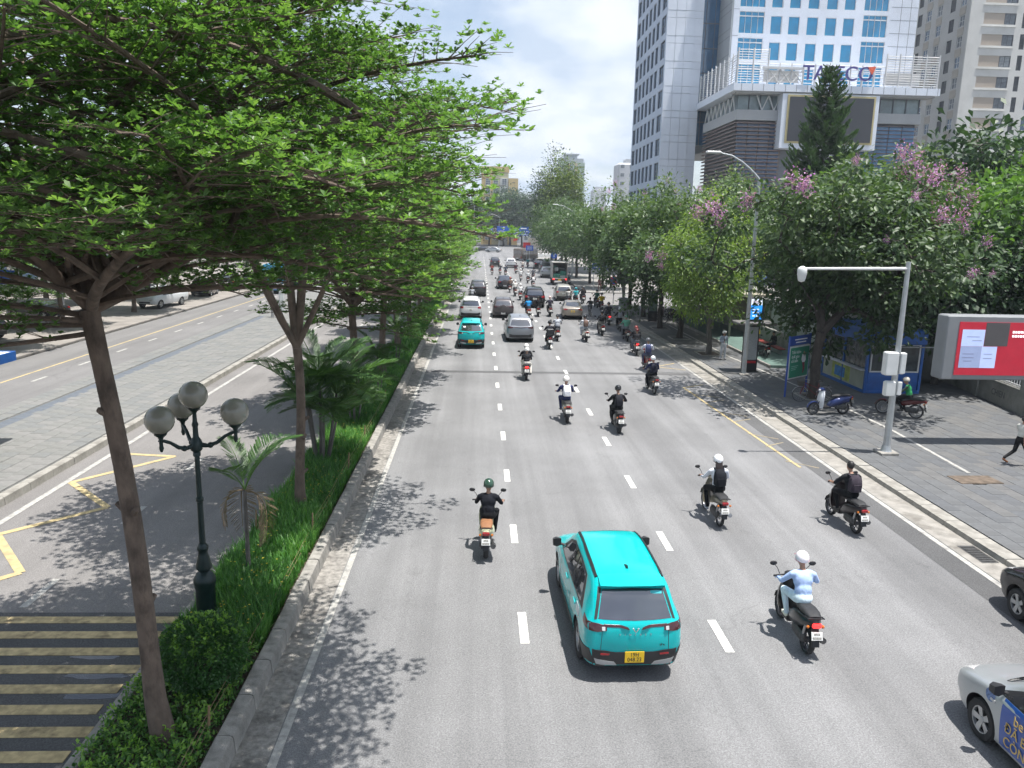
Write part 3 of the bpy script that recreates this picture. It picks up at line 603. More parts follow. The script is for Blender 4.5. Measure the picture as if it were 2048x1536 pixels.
# trees beyond the side street
G_F = 'trees beyond the side street'
FAR = roundtree(29, 6.0, (3.8, 3.8, 3.6), 3.0, 190, 40, .38, 'rhomb', LF_L, BARK_D, .17, 4, .5, .6, .3, -.75, .52, .35)
FARD = roundtree(31, 6.4, (4.6, 4.6, 4.4), 2.8, 220, 40, .48, 'rhomb', LF_D, BARK_D, .2, 4, .5, .75, .3, -.8, .52, .35)
FARB = roundtree(33, 5.8, (4.2, 4.2, 4.2), 2.6, 240, 44, .36, 'rhomb', LF_B, BARK_G, .2, 4, .5, .6, .3, -.85, .52, .35)
CONE_Y = roundtree(35, 11.5, (4.0, 4.0, 9.5), 4.0, 260, 46, .5, 'rhomb', LF_Y, BARK_G, .25, 4, .5, .75, .2, -.85, .5, .3)
CONE_D = roundtree(36, 12.0, (4.4, 4.4, 9.5), 4.0, 230, 46, .55, 'rhomb', LF_D, BARK_G, .25, 4, .5, .85, .3, -.85, .5, .3)
for i, (x, y, sc, rz) in enumerate(((15.4, 97, 1.0, 0), (15.0, 106, 1.02, 1.5), (14.6, 118, 1.05, 3.0), (14.4, 131, 1.1, 4.4), (14.2, 146, 1.2, .7), (17.5, 160, 1.35, 2.0))):
    rtree('crape_myrtle', (x, y, .1), rz, '%s crape myrtle of the row beyond the side street' % ['nearest', 'second', 'third', 'fourth', 'fifth', 'farthest'][i], G_F, FAR, 0, sc=sc)
rtree('pointed_tree', (18.0, 172, 0), 0, 'tall pointed yellow green tree in front of the green tower', G_F, CONE_Y, sc=1.06)
rtree('pointed_tree', (16.5, 180, 0), 1, 'tall dark green tree behind the yellow green pointed tree', G_F, CONE_D, sc=1.06)
for i, (x, y, sc) in enumerate(((-14, 250, 1.6), (-5, 262, 1.5), (3.5, 306, 1.5), (9, 306, 1.7), (16, 305, 1.8), (24, 303, 1.8), (33, 300, 1.7), (-22, 240, 1.6), (12, 318, 2.0), (-2, 310, 1.6))):
    rtree('dark_tree', (x, y, 0), i * 1.3, 'dark broad tree closing the far road end, %s' % ['far left behind parked cars', 'one left of the gantry', 'one under the yellow building', 'one right of the yellow building', 'one above the coach', 'one above the beige wall', 'rightmost one', 'farthest left one', 'tall one at the back', 'low one in the middle'][i], 'trees closing the far end', FARD, sc=sc)
# trees behind the pavement on the right
for i, (x, y, sc, src, rz, lb) in enumerate(((21.5, 44, 1.05, MID2, 1.1, 'dark tree behind the blue kiosk'), (26.2, 38.5, 1.05, FARB, .5, 'bright green tree behind the red billboard'), (30.5, 42, 1.15, FARB, 2.6, 'bright green tree at the right edge behind the fence'), (25.5, 47, 1.15, MID, 4.0, 'grey green tree behind the largest crape myrtle'),
        (31, 50, 1.25, FARD, .9, 'dark tree at the right edge under the apartment block'), (36, 55, 1.35, FARB, 1.9, 'far bright tree at the right edge below the apartments'), (24, 56, 1.1, MID2, 3.1, 'dark tree behind the pale hoarding'), (27.5, 36, .8, FARD, 2.0, 'dark small tree just behind the railing fence'), (20.5, 66, 1.15, MID, 2.2, 'grey green tree behind the bus stop wall'), (30, 60, 1.2, FARB, 4.5, 'bright green tree at the foot of the conifer'), (23, 37.5, .75, FARD, 3.0, 'low dark tree between kiosk and billboard'), (24, 72, 1.2, MID2, .3, 'grey green tree left of the conifer'))):
    rtree('garden_tree', (x, y, .1), rz, lb, 'trees behind the right pavement', src, sc=sc)
# conifer
def conifer(seed, H, r0):
    rs = np.random.RandomState(seed); w = MB(); w.tube([(0, 0, 0), (0, 0, H * .5), (0, 0, H)], [.24, .15, .02], 8); P = []; D = []; T = []
    z = 3.0
    while z < H - .15:
        t = (z - 3.0) / (H - 3.0); L = (r0 * (1 - t) ** .68 + .25) * rs.uniform(.85, 1.1); nb = 8 if t < .8 else 5; a0 = rs.uniform(0, 6.28)
        for k in range(nb):
            a = a0 + 6.283 * k / nb + rs.normal(0, .1); l = L * rs.uniform(.75, 1.15); pts = []
            for s in range(6):
                u = s / 5; pts.append(np.array([math.cos(a) * l * u, math.sin(a) * l * u, z - .28 * l * math.sin(u * 2.2) + .42 * l * u * u]))
            w.tube(pts, [.03, .025, .02, .015, .01, .006], 3, cap=False)
            m = max(5, int(l * 15))
            for q in range(m):
                u = (.15 + .85 * q / m) * 5; i = min(4, int(u)); p = pts[i] + (pts[i + 1] - pts[i]) * (u - i); td = norm_(pts[i + 1] - pts[i])
                for sgn in (-1, 1, 0):
                    sd = np.array([-math.sin(a), math.cos(a), 0]) * sgn
                    P.append(p + rs.normal(0, .04, 3)); D.append(td * .8 + sd * .7 + np.array([0, 0, .55 + .2 * rs.normal()])); T.append(.3 + .4 * u / 5 + rs.normal(0, .12))
        z += .52 * (1 - .45 * t)
    P = np.array(P); n = len(P); L = rs.uniform(.28, .52, n); V, F, k = leaf_np(P, np.array(D), norm_(rs.normal(size=(n, 3)) + np.array([0, 0, .5])), L, L * .26, 'rhomb')
    return w.mesh('trunk', BARK_D, 50), np_mesh('crown', V, F, LF_C, np.clip(np.array(T), 0, 1))
place_tree('conifer', *conifer(4, 20.6, 4.5), (28.0, 65, 0), 0, 1, 'tall dark conical conifer in front of the large dark screen', None)
# palms
def frond_mesh(L, n, ll, mat, seed, sag=1.0, wid=.045):
    rs = np.random.RandomState(seed); b = MB(); pts = []
    for i in range(9):
        u = i / 8; pts.append(np.array([L * (u - .12 * u * u * sag), 0, L * (.75 * u - .95 * sag * u * u) * .8]))
    b.tube(pts, [.018 * (1 - .8 * i / 8) + .003 for i in range(9)], 4, cap=False)
    V, F, tn = [], [], []
    P, D, Nn, LL = [], [], [], []
    for k in range(n):
        u = (.18 + .82 * k / n) * 8; i = min(7, int(u)); p = pts[i] + (pts[i + 1] - pts[i]) * (u - i); td = norm_(pts[i + 1] - pts[i])
        for s in (-1, 1):
            P.append(p); D.append(td * .62 + np.array([0, s * .85, 0]) + np.array([0, 0, .28 - .35 * sag * u / 8 + rs.normal(0, .06)])); Nn.append(np.array([0, -s * .35, 1.0])); LL.append(ll * (math.sin(math.pi * (.12 + .8 * k / n)) ** .6) * rs.uniform(.88, 1.08))
    LL = np.array(LL); Vv, Ff, kk = leaf_np(np.array(P), np.array(D), np.array(Nn), LL, np.full(len(P), wid), 'hex', .3)
    me0 = b.mesh('r', mat); V0 = np.array([v.co[:] for v in me0.vertices]); F0 = np.array([p.vertices[:] for p in me0.polygons]); bpy.data.meshes.remove(me0)
    return np_mesh('frond', np.vstack([V0, Vv]), np.vstack([F0, Ff + len(V0)]), mat, np.concatenate([np.full(len(F0), .8), np.clip(rs.normal(.45, .15, len(Ff)), 0, 1)]))
FR = [frond_mesh(1.7, 44, .55, LF_P, 1, .8, .026), frond_mesh(1.6, 42, .5, LF_P, 2, 1.15, .026), frond_mesh(1.5, 38, .48, LF_P, 3, .5, .026)]
FRD = frond_mesh(1.2, 26, .42, LF_PD, 4, 1.5, .022)
def palm(loc, label, stems, nfr, seed, dry=0, sc=1.0):
    rd = random.Random(seed); t = thing('palm', label, 'palm', loc, 0, 'palms in the median'); t.scale = (sc,) * 3
    for (sx, sy, h, r) in stems:
        b = MB(); pts = [(sx * .35 + (sx * .65) * u, sy * .35 + sy * .65 * u, h * u) for u in [i / 6 for i in range(7)]]; b.tube(pts, [r * (1.25 if i == 0 else 1 - .06 * i) for i in range(7)], 7); b.build('stem', BARK_G, t, 60)
        for k in range(nfr):
            a = k * 2.4 + rd.uniform(-.3, .3); me = rd.choice(FR); d = dry and k >= nfr - dry
            o = inst('frond', FRD if d else me, t, (sx, sy, h)); up = rd.uniform(-.75, .0) if not d else .5
            o.rotation_euler = (rd.uniform(-.2, .2), up, a); s = rd.uniform(.75, 1.1); o.scale = (s, s, s)
    return t
palm((-4.75, 15.3, .12), 'small single stemmed palm with dried brown lower fronds beside the lamp', [(0, 0, 2.1, .055)], 7, 3, 3, .95)
palm((-4.85, 23.4, .12), 'bushy clump palm with dark arching fronds right of the forked tree', [(0, 0, 2.0, .05), (.35, .2, 1.7, .045), (-.35, .25, 1.8, .045), (.15, -.35, 1.3, .045), (-.25, -.3, 1.5, .045), (.4, -.2, 1.1, .04)], 7, 5, 0, 1.3)
palm((-4.6, 28.2, .12), 'second clump palm in the median behind the bushy one', [(0, 0, 1.6, .05), (.3, .2, 1.3, .045), (-.3, .1, 1.4, .045)], 6, 7)
palm((-4.4, 33.5, .12), 'third palm of the median with spreading pale fronds', [(0, 0, 1.7, .05), (.25, -.2, 1.2, .045)], 7, 9)
palm((-4.5, 42, .12), 'fourth palm of the median deep in tree shade', [(0, 0, 1.6, .05), (.25, .2, 1.3, .045)], 6, 11)
# grass and ground cover in the median
def grass(seed, n, y0, y1, h0, h1, w, name, label):
    rs = np.random.RandomState(seed); x = rs.uniform(-5.38, -3.76, n); y = y0 + (y1 - y0) * rs.uniform(0, 1, n) ** 1.35
    tx = .08 * np.sin(y * 3.1) + .06 * np.sin(y * 7.7 + x * 5); h = rs.uniform(h0, h1, n) * (1 + .25 * np.sin(y * 1.7 + x * 2.3)); a = rs.uniform(0, 6.283, n); bd = rs.uniform(.1, .55, n) * h
    P0 = np.stack([x, y, np.full(n, .13)], 1); dv = np.stack([np.cos(a), np.sin(a), np.zeros(n)], 1); sv = np.stack([-np.sin(a), np.cos(a), np.zeros(n)], 1) * w
    P1 = P0 + dv * (bd * .3)[:, None]; P1[:, 2] += h * .6; P2 = P0 + dv * bd[:, None]; P2[:, 2] += h * rs.uniform(.75, 1.0, n)
    V = np.stack([P0 - sv, P0 + sv, P1 - sv * .9, P1 + sv * .9, P2 - sv * .1, P2 + sv * .1], 1).reshape(-1, 3); b = np.arange(n)[:, None, None] * 6
    F = (b + np.array([(0, 1, 3, 2), (2, 3, 5, 4)])[None]).reshape(-1, 4)
    t = np.clip(rs.normal(.42, .26, n) + .14 * np.sin(y * .9 + x * 2) + .1 * np.sin(y * 2.9 - x * 4), 0, 1)
    return tag(link(bpy.data.objects.new(name, np_mesh(name, V, F, LF_G, np.repeat(t, 2)))), label, None, None, 'stuff')
grass(1, 30000, 12.6, 34, .26, .5, .011, 'grass', 'tall strappy green grass filling the near median')
grass(2, 16000, 34, 128, .3, .5, .022, 'grass', 'grass in the far stretch of the median')
def leafmass(name, P, D, L, wid, mat, T, label=None, shape='hex', parent=None, seed=0):
    rs = np.random.RandomState(seed); n = len(P); V, F, k = leaf_np(P, D, norm_(rs.normal(size=(n, 3)) * .5 + np.array([0, 0, 1])), L, L * wid, shape)
    o = link(bpy.data.objects.new(name, np_mesh(name, V, F, mat, np.repeat(np.clip(T, 0, 1), k))), parent)
    return o
_rs = np.random.RandomState(77); _n2 = 15000
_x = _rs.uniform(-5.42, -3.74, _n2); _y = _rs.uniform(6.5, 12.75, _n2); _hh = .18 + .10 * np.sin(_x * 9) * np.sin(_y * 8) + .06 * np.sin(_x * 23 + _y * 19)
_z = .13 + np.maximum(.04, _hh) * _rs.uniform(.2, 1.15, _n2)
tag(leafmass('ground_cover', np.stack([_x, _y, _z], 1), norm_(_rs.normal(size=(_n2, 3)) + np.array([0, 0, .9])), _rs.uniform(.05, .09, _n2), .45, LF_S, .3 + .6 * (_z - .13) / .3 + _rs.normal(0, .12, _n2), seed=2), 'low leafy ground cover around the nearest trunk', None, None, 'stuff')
bush = thing('round_bush', 'clipped round green bush in front of the green lamp post', 'bush', (-4.3, 11.35, .12))
_n3 = 15000; _d = norm_(_rs.normal(size=(_n3, 3))); _rr = .64 * (_rs.uniform(.55, 1.0, _n3) ** .35) * (1 + .05 * np.sin(_d[:, 0] * 9 + _d[:, 2] * 7) + .05 * np.sin(_d[:, 1] * 8 + 2))
_p = _d * _rr[:, None] * np.array([1, 1, .92]) + np.array([0, 0, .70])
leafmass('foliage', _p, norm_(_d + .8 * _rs.normal(size=(_n3, 3))), _rs.uniform(.035, .06, _n3), .6, LF_S, .22 + .62 * np.clip(_d[:, 2] + .25, 0, 1) * (np.sin(_d[:, 0] * 17) * np.sin(_d[:, 1] * 15 + 1) > .05) * (_rr > .58) + _rs.normal(0, .1, _n3), parent=bush, seed=3)  # upper tint patches: yellow-green tips plus sun spots painted into the leaf colour
MB().tube([(0, 0, 0), (0.02, 0, .3), (0, .02, .6)], [.05, .04, .02], 7).tube([(0, 0, .2), (.2, .1, .6)], [.025, .01], 5).tube([(0, 0, .25), (-.2, -.05, .65)], [.025, .01], 5).build('stem', BARK_D, bush, 60)
_n4 = 260; _q = MB()
for k in range(_n4):
    x, y = rng.uniform(-5.2, -3.8), 12.8 + 22 * rng.random() ** 1.3; z = rng.uniform(.42, .62); a = rng.uniform(0, 3.14); r = .026
    for s in (0, 1.05, 2.1): _q.quad((x + math.cos(a + s) * r, y + math.sin(a + s) * r, z), (x - math.sin(a + s) * r * .4, y + math.cos(a + s) * r * .4, z + .006), (x - math.cos(a + s) * r, y - math.sin(a + s) * r, z), (x + math.sin(a + s) * r * .4, y - math.cos(a + s) * r * .4, z + .006))
tag(_q.build('grass_flowers', FLOW_Y), 'tiny yellow flowers scattered over the median grass', None, None, 'stuff')
# stakes and string along the bed
BAMB = mk('bamboo', (0.22, 0.15, 0.08), .7, var=.25, vs=12)
for i, (x, y, h) in enumerate(((-3.86, 10.2, .62), (-3.86, 17.3, .85), (-3.86, 22.4, .8), (-3.85, 25.6, .8), (-5.25, 17.6, .8), (-3.86, 31.5, .8))):
    s = MB().tube([(x, y, .1), (x + .02, y + .02, h)], [.022, .018], 7).build('bamboo_stake', BAMB); tag(s, 'thin bamboo stake in the median grass, %s' % ['nearest by the ground cover', 'second from the camera holding the string', 'third from the camera', 'fourth from the camera', 'the one on the service road side', 'farthest one'][i], 'stake', 'stakes along the median')
st_ = MB()
for (a, b, z) in (((-3.86, 10.2), (-3.86, 17.3), .52), ((-3.9, 7.0), (-3.86, 10.2), .5), ((-3.86, 17.3), (-3.86, 22.4), .62), ((-3.86, 22.4), (-3.85, 25.6), .6), ((-3.85, 25.6), (-3.86, 31.5), .6)):
    for dz in (0, -.12, -.25):
        st_.tube([(a[0], a[1], z + dz), ((a[0] + b[0]) / 2, (a[1] + b[1]) / 2, z + dz - .06), (b[0], b[1], z + dz)], .0045, 4, cap=False)
tag(st_.build('garden_string', BAMB), 'thin strings stretched between bamboo stakes along the median', 'string')
# ------------------------------------------------------------------ buildings
WHITE_P = mk('panel_white', (0.66, 0.70, 0.77), .45, 0, .06, .3, dirt=(.4, .42, .45, .5), ds=.15)
WHITE_W = mk('wall_white', (0.58, 0.575, 0.55), .85, 0, .06, .3, dirt=(.42, .42, .39, .6), ds=.35)
GREY_P = mk('panel_grey', (0.33, 0.35, 0.37), .6, 0, .06, .3)
GREY_C = mk('concrete_grey', (0.36, 0.37, 0.38), .8, 0, .1, .5, dirt=(.25, .25, .25, .5), ds=.5)
JOINT = mk('panel_joint', (0.12, 0.13, 0.15), .7)
BLUE_G = mk('glass_blue', (0.0, 0.23, 0.44), .06, 0.0, .3, .35, spec=.9, coat=.4)
BLUE_D = mk('glass_blue_deep', (0.012, 0.085, 0.18), .08, 0.0, .3, .3, spec=.9, coat=.4)
DARK_G = mk('glass_dark', (0.06, 0.105, 0.17), .1, 0, .35, .25, spec=.9)
FRAME_D = mk('frame_dark', (0.09, 0.10, 0.12), .5)
FRAME_W = mk('frame_white', (0.62, 0.63, 0.64), .5)
STEEL_W = mk('steel_white', (0.60, 0.60, 0.60), .5, 0, .08, 2)
BROWN = mk('louvre_brown', (0.17, 0.125, 0.115), .6, 0, .12, .6)
SCREEN = mk('screen_off', (0.035, 0.037, 0.045), .45, 0, .1, .3)
YFRAME = mk('frame_yellow', (0.46, 0.39, 0.20), .5, 0, .1, 1)
TXT_B = mk('letter_blue', (0.05, 0.04, 0.22), .45); ORANGE = mk('letter_orange', (0.75, 0.12, 0.05), .5)
BEIGE = mk('brick_beige', (0.42, 0.36, 0.30), .85, 0, .08, 2, stretch=(1, 1, 8)); BEIGE_S = mk('panel_beige', (0.36, 0.33, 0.29), .85, 0, .1, 1)
CURT = [mk('curtain_%d' % i, c, .8, 0, .3, 3) for i, c in enumerate(((.3, .32, .33), (.16, .18, .2), (.05, .055, .065)))]
def bx(name, x0, x1, y0, y1, z0, z1, m, parent, b=0.0):
    return MB().box(((x0 + x1) / 2, (y0 + y1) / 2, (z0 + z1) / 2), (x1 - x0, y1 - y0, z1 - z0), b=b).build(name, m, parent)
def window_mesh(w, h, nx, ny, glass, frame, fw=.07, dep=.22, name='window'):
    """window facing -Y, origin lower left; frame + panes as one shared mesh set"""
    f = MB()
    f.box((w / 2, 0, fw / 2), (w, dep, fw)); f.box((w / 2, 0, h - fw / 2), (w, dep, fw)); f.box((fw / 2, 0, h / 2), (fw, dep, h - 2 * fw)); f.box((w - fw / 2, 0, h / 2), (fw, dep, h - 2 * fw))
    for i in range(1, nx): f.box((w * i / nx, .02, h / 2), (fw * .7, dep * .6, h - 2 * fw))
    for j in range(1, ny): f.box((w / 2, .025, h * j / ny), (w - 2 * fw, dep * .55, fw * .7))
    g = MB().quad((fw, .05, fw), (w - fw, .05, fw), (w - fw, .05, h - fw), (fw, .05, h - fw))
    return f.mesh('window_frame', frame), g.mesh('pane', glass)
def put_window(wm, parent, loc, rz=0.0):
    w = inst('window', wm[0], parent, loc, rz); p = inst('pane', wm[1], w); return w
def grid_wall(name, x0, x1, z0, z1, y, holes, m, parent, th=.35):
    """front wall (facing -Y) at plane y built from pieces around rectangular openings"""
    xs = sorted(set([x0, x1] + [v for h in holes for v in h[:2]])); zs = sorted(set([z0, z1] + [v for h in holes for v in h[2:]])); b = MB()
    for j in range(len(zs) - 1):
        run = None
        for i in range(len(xs)):
            solid = i < len(xs) - 1 and not any(h[0] - 1e-6 <= xs[i] and xs[i + 1] <= h[1] + 1e-6 and h[2] - 1e-6 <= zs[j] and zs[j + 1] <= h[3] + 1e-6 for h in holes)
            if solid and run is None: run = xs[i]
            if not solid and run is not None:
                b.box(((run + xs[i]) / 2, y + th / 2, (zs[j] + zs[j + 1]) / 2), (xs[i] - run, th, zs[j + 1] - zs[j])); run = None
    return b.build(name, m, parent)
# --- office tower with podium
tw = thing('office_tower', 'white panelled office tower with blue windows, louvred podium and dark screen', 'building', (46, 118, 0))
def T(o): o.location = (-46, -118, 0); return o
PIT = 3.55; Z0 = 31.9
cols = [(41.3, 43.0), (43.9, 45.55), (46.6, 48.25), (49.3, 50.95), (51.9, 53.55)]
wide = [(36.7, 40.4), (54.8, 58.4)]
rows = [Z0 + PIT * k for k in range(-1, 8)]
holes = [(a, b, z, z + 2.5) for z in rows for a, b in cols] + [(a, b, z, z + 3.0) for z in rows for a, b in wide]
T(grid_wall('facade', 35.85, 62.8, 27, 64, 118, holes, WHITE_P, tw))
wn_ = window_mesh(1.67, 2.5, 1, 1, BLUE_G, FRAME_W); ww_ = window_mesh(3.7, 3.0, 4, 1, BLUE_G, FRAME_W); ww2 = window_mesh(3.6, 3.0, 4, 1, BLUE_G, FRAME_W)
for z in rows:
    for a, b in cols: put_window(wn_, tw, (a - 46, .14, z))
    put_window(ww_, tw, (36.7 - 46, .14, z)); put_window(ww2, tw, (54.8 - 46, .14, z))
    for a, b in wide: T(bx('transom', a, b, 118.0, 118.25, z + 2.3, z + 2.42, FRAME_W, tw))
T(bx('core', 35.86, 62.79, 118.36, 146, 20, 64, GREY_P, tw))
jn = MB()
for z in [27.2 + PIT * k / 2 for k in range(20)]: jn.box((60.8, 117.995, z), (3.9, .012, .05))
for x in (60.3, 61.7): jn.box((x, 117.993, 45), (.05, .012, 37))
for z in rows: jn.box((36.27, 117.995, z - .3), (.82, .012, .05))
T(jn.build('panel_joints', JOINT, tw))
# side of the main block and the blue glazed slot
T(bx('side_wall', 35.6, 35.84, 118.05, 124, 20, 64, GREY_P, tw))
sj = MB()
for k in range(11): sj.box((35.595, 121, Z0 - .35 + PIT * (k - 1)), (.012, 5.9, .06)); sj.box((35.595, 121, Z0 + .7 + PIT * (k - 1)), (.012, 5.9, .06))
T(sj.build('side_joints', JOINT, tw))
for k in range(12):
    z = 20.4 + PIT * k; T(bx('glazing', 32.9, 35.58, 124.0, 124.1, z, z + PIT - .12, BLUE_D, tw)); T(bx('transom', 32.85, 35.6, 123.9, 124.12, z + PIT - .115, z + PIT - .005, FRAME_D, tw))
    for q in (33.55, 34.9): T(bx('mullion', q, q + .07, 123.94, 123.99, z, z + PIT - .12, FRAME_D, tw))
# --- left wing: panelled front and windowed flank
T(bx('wing_core', 27.65, 32.75, 122.8, 146, 0, 64, GREY_P, tw))
for k in range(18):
    z = .4 + PIT * k
    for i in range(4):
        xa = 27.32 + 1.38 * i; dy = (0, 0, .05, .22)[i]
        T(bx('panel', xa + .02, xa + 1.36, 122.5 + dy, 122.78, z + .02, z + 2.5, WHITE_P, tw)); T(bx('panel', xa + .02, xa + 1.36, 122.52 + dy, 122.78, z + 2.55, z + PIT - .02, WHITE_P, tw))
# flank: wall pieces in a rotated frame (local x runs along -Y of the world)
fl = bpy.data.objects.new('flank', None); link(fl, tw); fl.location = (27.3 - 46, 146 - 118, 0); fl.rotation_euler = (0, 0, -math.pi / 2)
fh = []; segs = [(.7, 3.2)] + [(4.2 + 3.05 * i, 6.2 + 3.05 * i) for i in range(5)] + [(20.0, 22.9)]
frows = [1.0 + PIT * k for k in range(17)]
for z in frows:
    for a, b in segs: fh.append((a, b, z, z + 2.55))
grid_wall('flank_wall', 0, 23.45, 0, 64, 0, fh, mk('flank_grey', (.38, .44, .54), .6, 0, .06, .3), fl, .34)
wA = window_mesh(2.0, 2.55, 1, 1, DARK_G, FRAME_D, dep=.1); wB = window_mesh(2.5, 2.55, 2, 2, DARK_G, FRAME_D, dep=.1); wC = window_mesh(2.9, 2.55, 2, 2, DARK_G, FRAME_D, dep=.1)
for z in frows:
    for i, (a, b) in enumerate(segs):
        o = inst('window', (wB if i == 0 else wC if i == 6 else wA)[0], fl, (a, .16, z)); o2 = inst('pane', (wB if i == 0 else wC if i == 6 else wA)[1], fl, (a, .16, z))
# --- podium
T(bx('podium_core', 34.2, 58.4, 107.2, 121.9, 0, 25.4, mk('podium_inner', (.16, .17, .19), .7), tw))
ev = MB().prism([(32.6, 104.9), (60.0, 104.9), (60.0, 117.9), (35.5, 117.9), (35.5, 123.7), (32.6, 123.7)], 25.45, 26.35); T(ev.build('eave', WHITE_P, tw))
ej = MB()
for k in range(19): ej.box((33.6 + 1.45 * k, 104.893, 25.9), (.05, .012, .88))
T(ej.build('eave_joints', JOINT, tw))
sof = T(bx('soffit', 33.0, 59.6, 105.3, 107.1, 25.25, 25.44, GREY_C, tw))
T(bx('band', 33.6, 40.0, 106.3, 107.1, 22.0, 23.3, GREY_C, tw)); T(bx('band', 51.4, 58.6, 106.3, 107.1, 22.0, 23.3, GREY_C, tw)); T(bx('band', 33.6, 34.15, 107.11, 121.9, 22.0, 23.3, GREY_C, tw))
for (a, b) in ((33.9, 40.0), (51.4, 58.5)):
    n = 4
    for i in range(n):
        xa = a + (b - a) * i / n; xb = a + (b - a) * (i + 1) / n
        T(bx('gallery_pane', xa + .06, xb - .06, 107.0, 107.08, 23.35, 25.2, mk('gallery_glass', (.16, .21, .22), .15, 0, .4, .6, spec=.8), tw)); T(bx('mullion', xb - .05, xb + .05, 106.85, 107.15, 23.32, 25.23, FRAME_D, tw))
for i in range(7):
    T(bx('gallery_pane', 34.05, 34.12, 107.5 + 2 * i, 109.3 + 2 * i, 23.35, 25.2, MATS['gallery_glass'], tw))
br = MB()
for i in range(7):
    y = 107.6 + 2 * i; br.tube([(33.75, y, 23.3), (33.75, y + 1, 25.3)], .09, 6); br.tube([(33.75, y + 2, 23.3), (33.75, y + 1, 25.3)], .09, 6)
for i in range(2):
    x = 36.3 + 1.6 * i; br.tube([(x, 106.6, 25.2), (x + .8, 106.6, 23.3)], .08, 6); br.tube([(x + 1.6, 106.6, 25.2), (x + .8, 106.6, 23.3)], .08, 6)
tag(T(br.build('braces', STEEL_W, tw)), kind='stuff')
for (a, b, gl) in ((34.0, 40.0, mk('podium_glass', (.05, .11, .23), .12, 0, .35, .5, spec=.8)), (51.2, 58.4, mk('podium_glass_right', (.05, .20, .42), .1, 0, .3, .4, spec=.8))):
    n = 4
    for i in range(n):
        for j in range(6):
            xa = a + (b - a) * i / n; T(bx('podium_pane', xa + .07, xa + (b - a) / n - .07, 107.05, 107.15, .3 + 3.6 * j, 3.8 + 3.6 * j, gl, tw))
sl1 = MB().box((0, 0, 0), (6.2, .35, .16)).mesh('louvre_slat', BROWN); sl2 = MB().box((0, 0, 0), (.35, 15.2, .16)).mesh('louvre_slat_side', BROWN); sl3 = MB().box((0, 0, 0), (7.3, .3, .06)).mesh('louvre_slat_thin', BROWN)
for k in range(40):
    z = 2.2 + .5 * k
    inst('louvre_slat', sl1, tw, (36.9 - 46, 106.7 - 118, z)); inst('louvre_slat', sl2, tw, (33.82 - 46, 114.3 - 118, z))
    inst('louvre_slat', sl3, tw, (54.9 - 46, 106.8 - 118, z))
# screen
T(bx('screen_surround', 39.2, 52.1, 105.0, 107.0, 18.4, 25.24, WHITE_P, tw)); T(bx('screen_frame', 39.85, 51.55, 104.86, 104.99, 19.05, 25.1, YFRAME, tw)); T(bx('screen', 40.12, 51.28, 104.78, 104.855, 19.3, 24.85, SCREEN, tw))
T(bx('pillar', 46.5, 49.5, 105.8, 107.0, 0, 17.85, WHITE_P, tw))
# roof railings
def rail(x0, x1, y0, y1, z0, z1, posts, sp, parent):
    b = MB(); n = int((z1 - z0) / sp)
    for k in range(n + 1): b.tube([(x0, y0, z0 + k * sp), (x1, y1, z0 + k * sp)], .05, 4)
    for k in range(posts + 1):
        t = k / posts; x = x0 + (x1 - x0) * t; y = y0 + (y1 - y0) * t; b.tube([(x, y, 26.3), (x, y, z1 + .1)], .1, 6)
    o = b.build('railing', STEEL_W, parent); T(o); return tag(o, kind='stuff')
rail(32.95, 32.95, 105.3, 122.5, 26.6, 30.2, 9, .3, tw); rail(33.0, 37.0, 105.15, 105.15, 26.6, 30.6, 2, .3, tw); rail(52.6, 59.6, 105.15, 105.15, 26.6, 30.4, 4, .3, tw); rail(37.0, 52.6, 105.2, 105.2, 26.6, 28.9, 10, .45, tw)
xb_ = MB()
for k in range(3):
    x = 37.0 + 1.55 * k; xb_.tube([(x, 105.05, 26.5), (x + 1.5, 105.05, 28.2)], .06, 5); xb_.tube([(x + 1.5, 105.05, 26.5), (x, 105.05, 28.2)], .06, 5)
xb_.box((38.9, 105.1, 28.35), (5.2, .3, .3)); xb_.box((38.9, 105.6, 27.4), (4.6, .2, 1.5)); xb_.box((55, 105.6, 27.4), (4.8, .2, 1.5))
tag(T(xb_.build('screen_bracing', STEEL_W, tw)), kind='stuff')
sg = text_mesh('TASECO', 2.55, TXT_B, .12, 'LEFT', 1.0)
_w = max(v.co.x for v in sg.vertices) - min(v.co.x for v in sg.vertices)
so = inst('sign_lettering', sg, tw, (41.4 - 46, 104.75 - 118, 27.75)); so.rotation_euler = (math.pi / 2, 0, 0); so.scale = (9.2 / _w, 1, 1)
T(MB().prism([(49.9, 28.7), (50.95, 28.75), (50.5, 27.75)], 0, .2, M=Matrix(((1, 0, 0), (0, 0, 1), (0, 1, 0)))).build('sign_accent', ORANGE, tw)).location = (-46, -118 + 104.5, 0)
# --- apartment tower
ap = thing('apartment_tower', 'cream high rise apartment tower with beige panels behind the office tower', 'building', (80.7, 135, 0))
P3 = 3.33
fr_holes = []; W1 = window_mesh(1.9, 1.75, 2, 2, CURT[1], FRAME_D, .06, .12); W1b = window_mesh(1.9, 1.75, 2, 2, CURT[0], FRAME_D, .06, .12); W2 = window_mesh(.85, 2.4, 1, 1, CURT[2], FRAME_D, .05, .12); W3 = window_mesh(1.9, 2.1, 2, 2, DARK_G, FRAME_D, .06, .12)
zr = [2.2 + P3 * k for k in range(18)]
for z in zr:
    fr_holes += [(2.4, 7.9, z, z + 1.75), (9.0, 9.85, z - .5, z + 1.9), (11.2, 13.1, z - .1, z + 2.0), (14.4, 19.9, z, z + 1.75), (21.0, 21.85, z - .5, z + 1.9)]
grid_wall('front_wall', 0, 24, 0, 64, 0, fr_holes, WHITE_W, ap, .3)
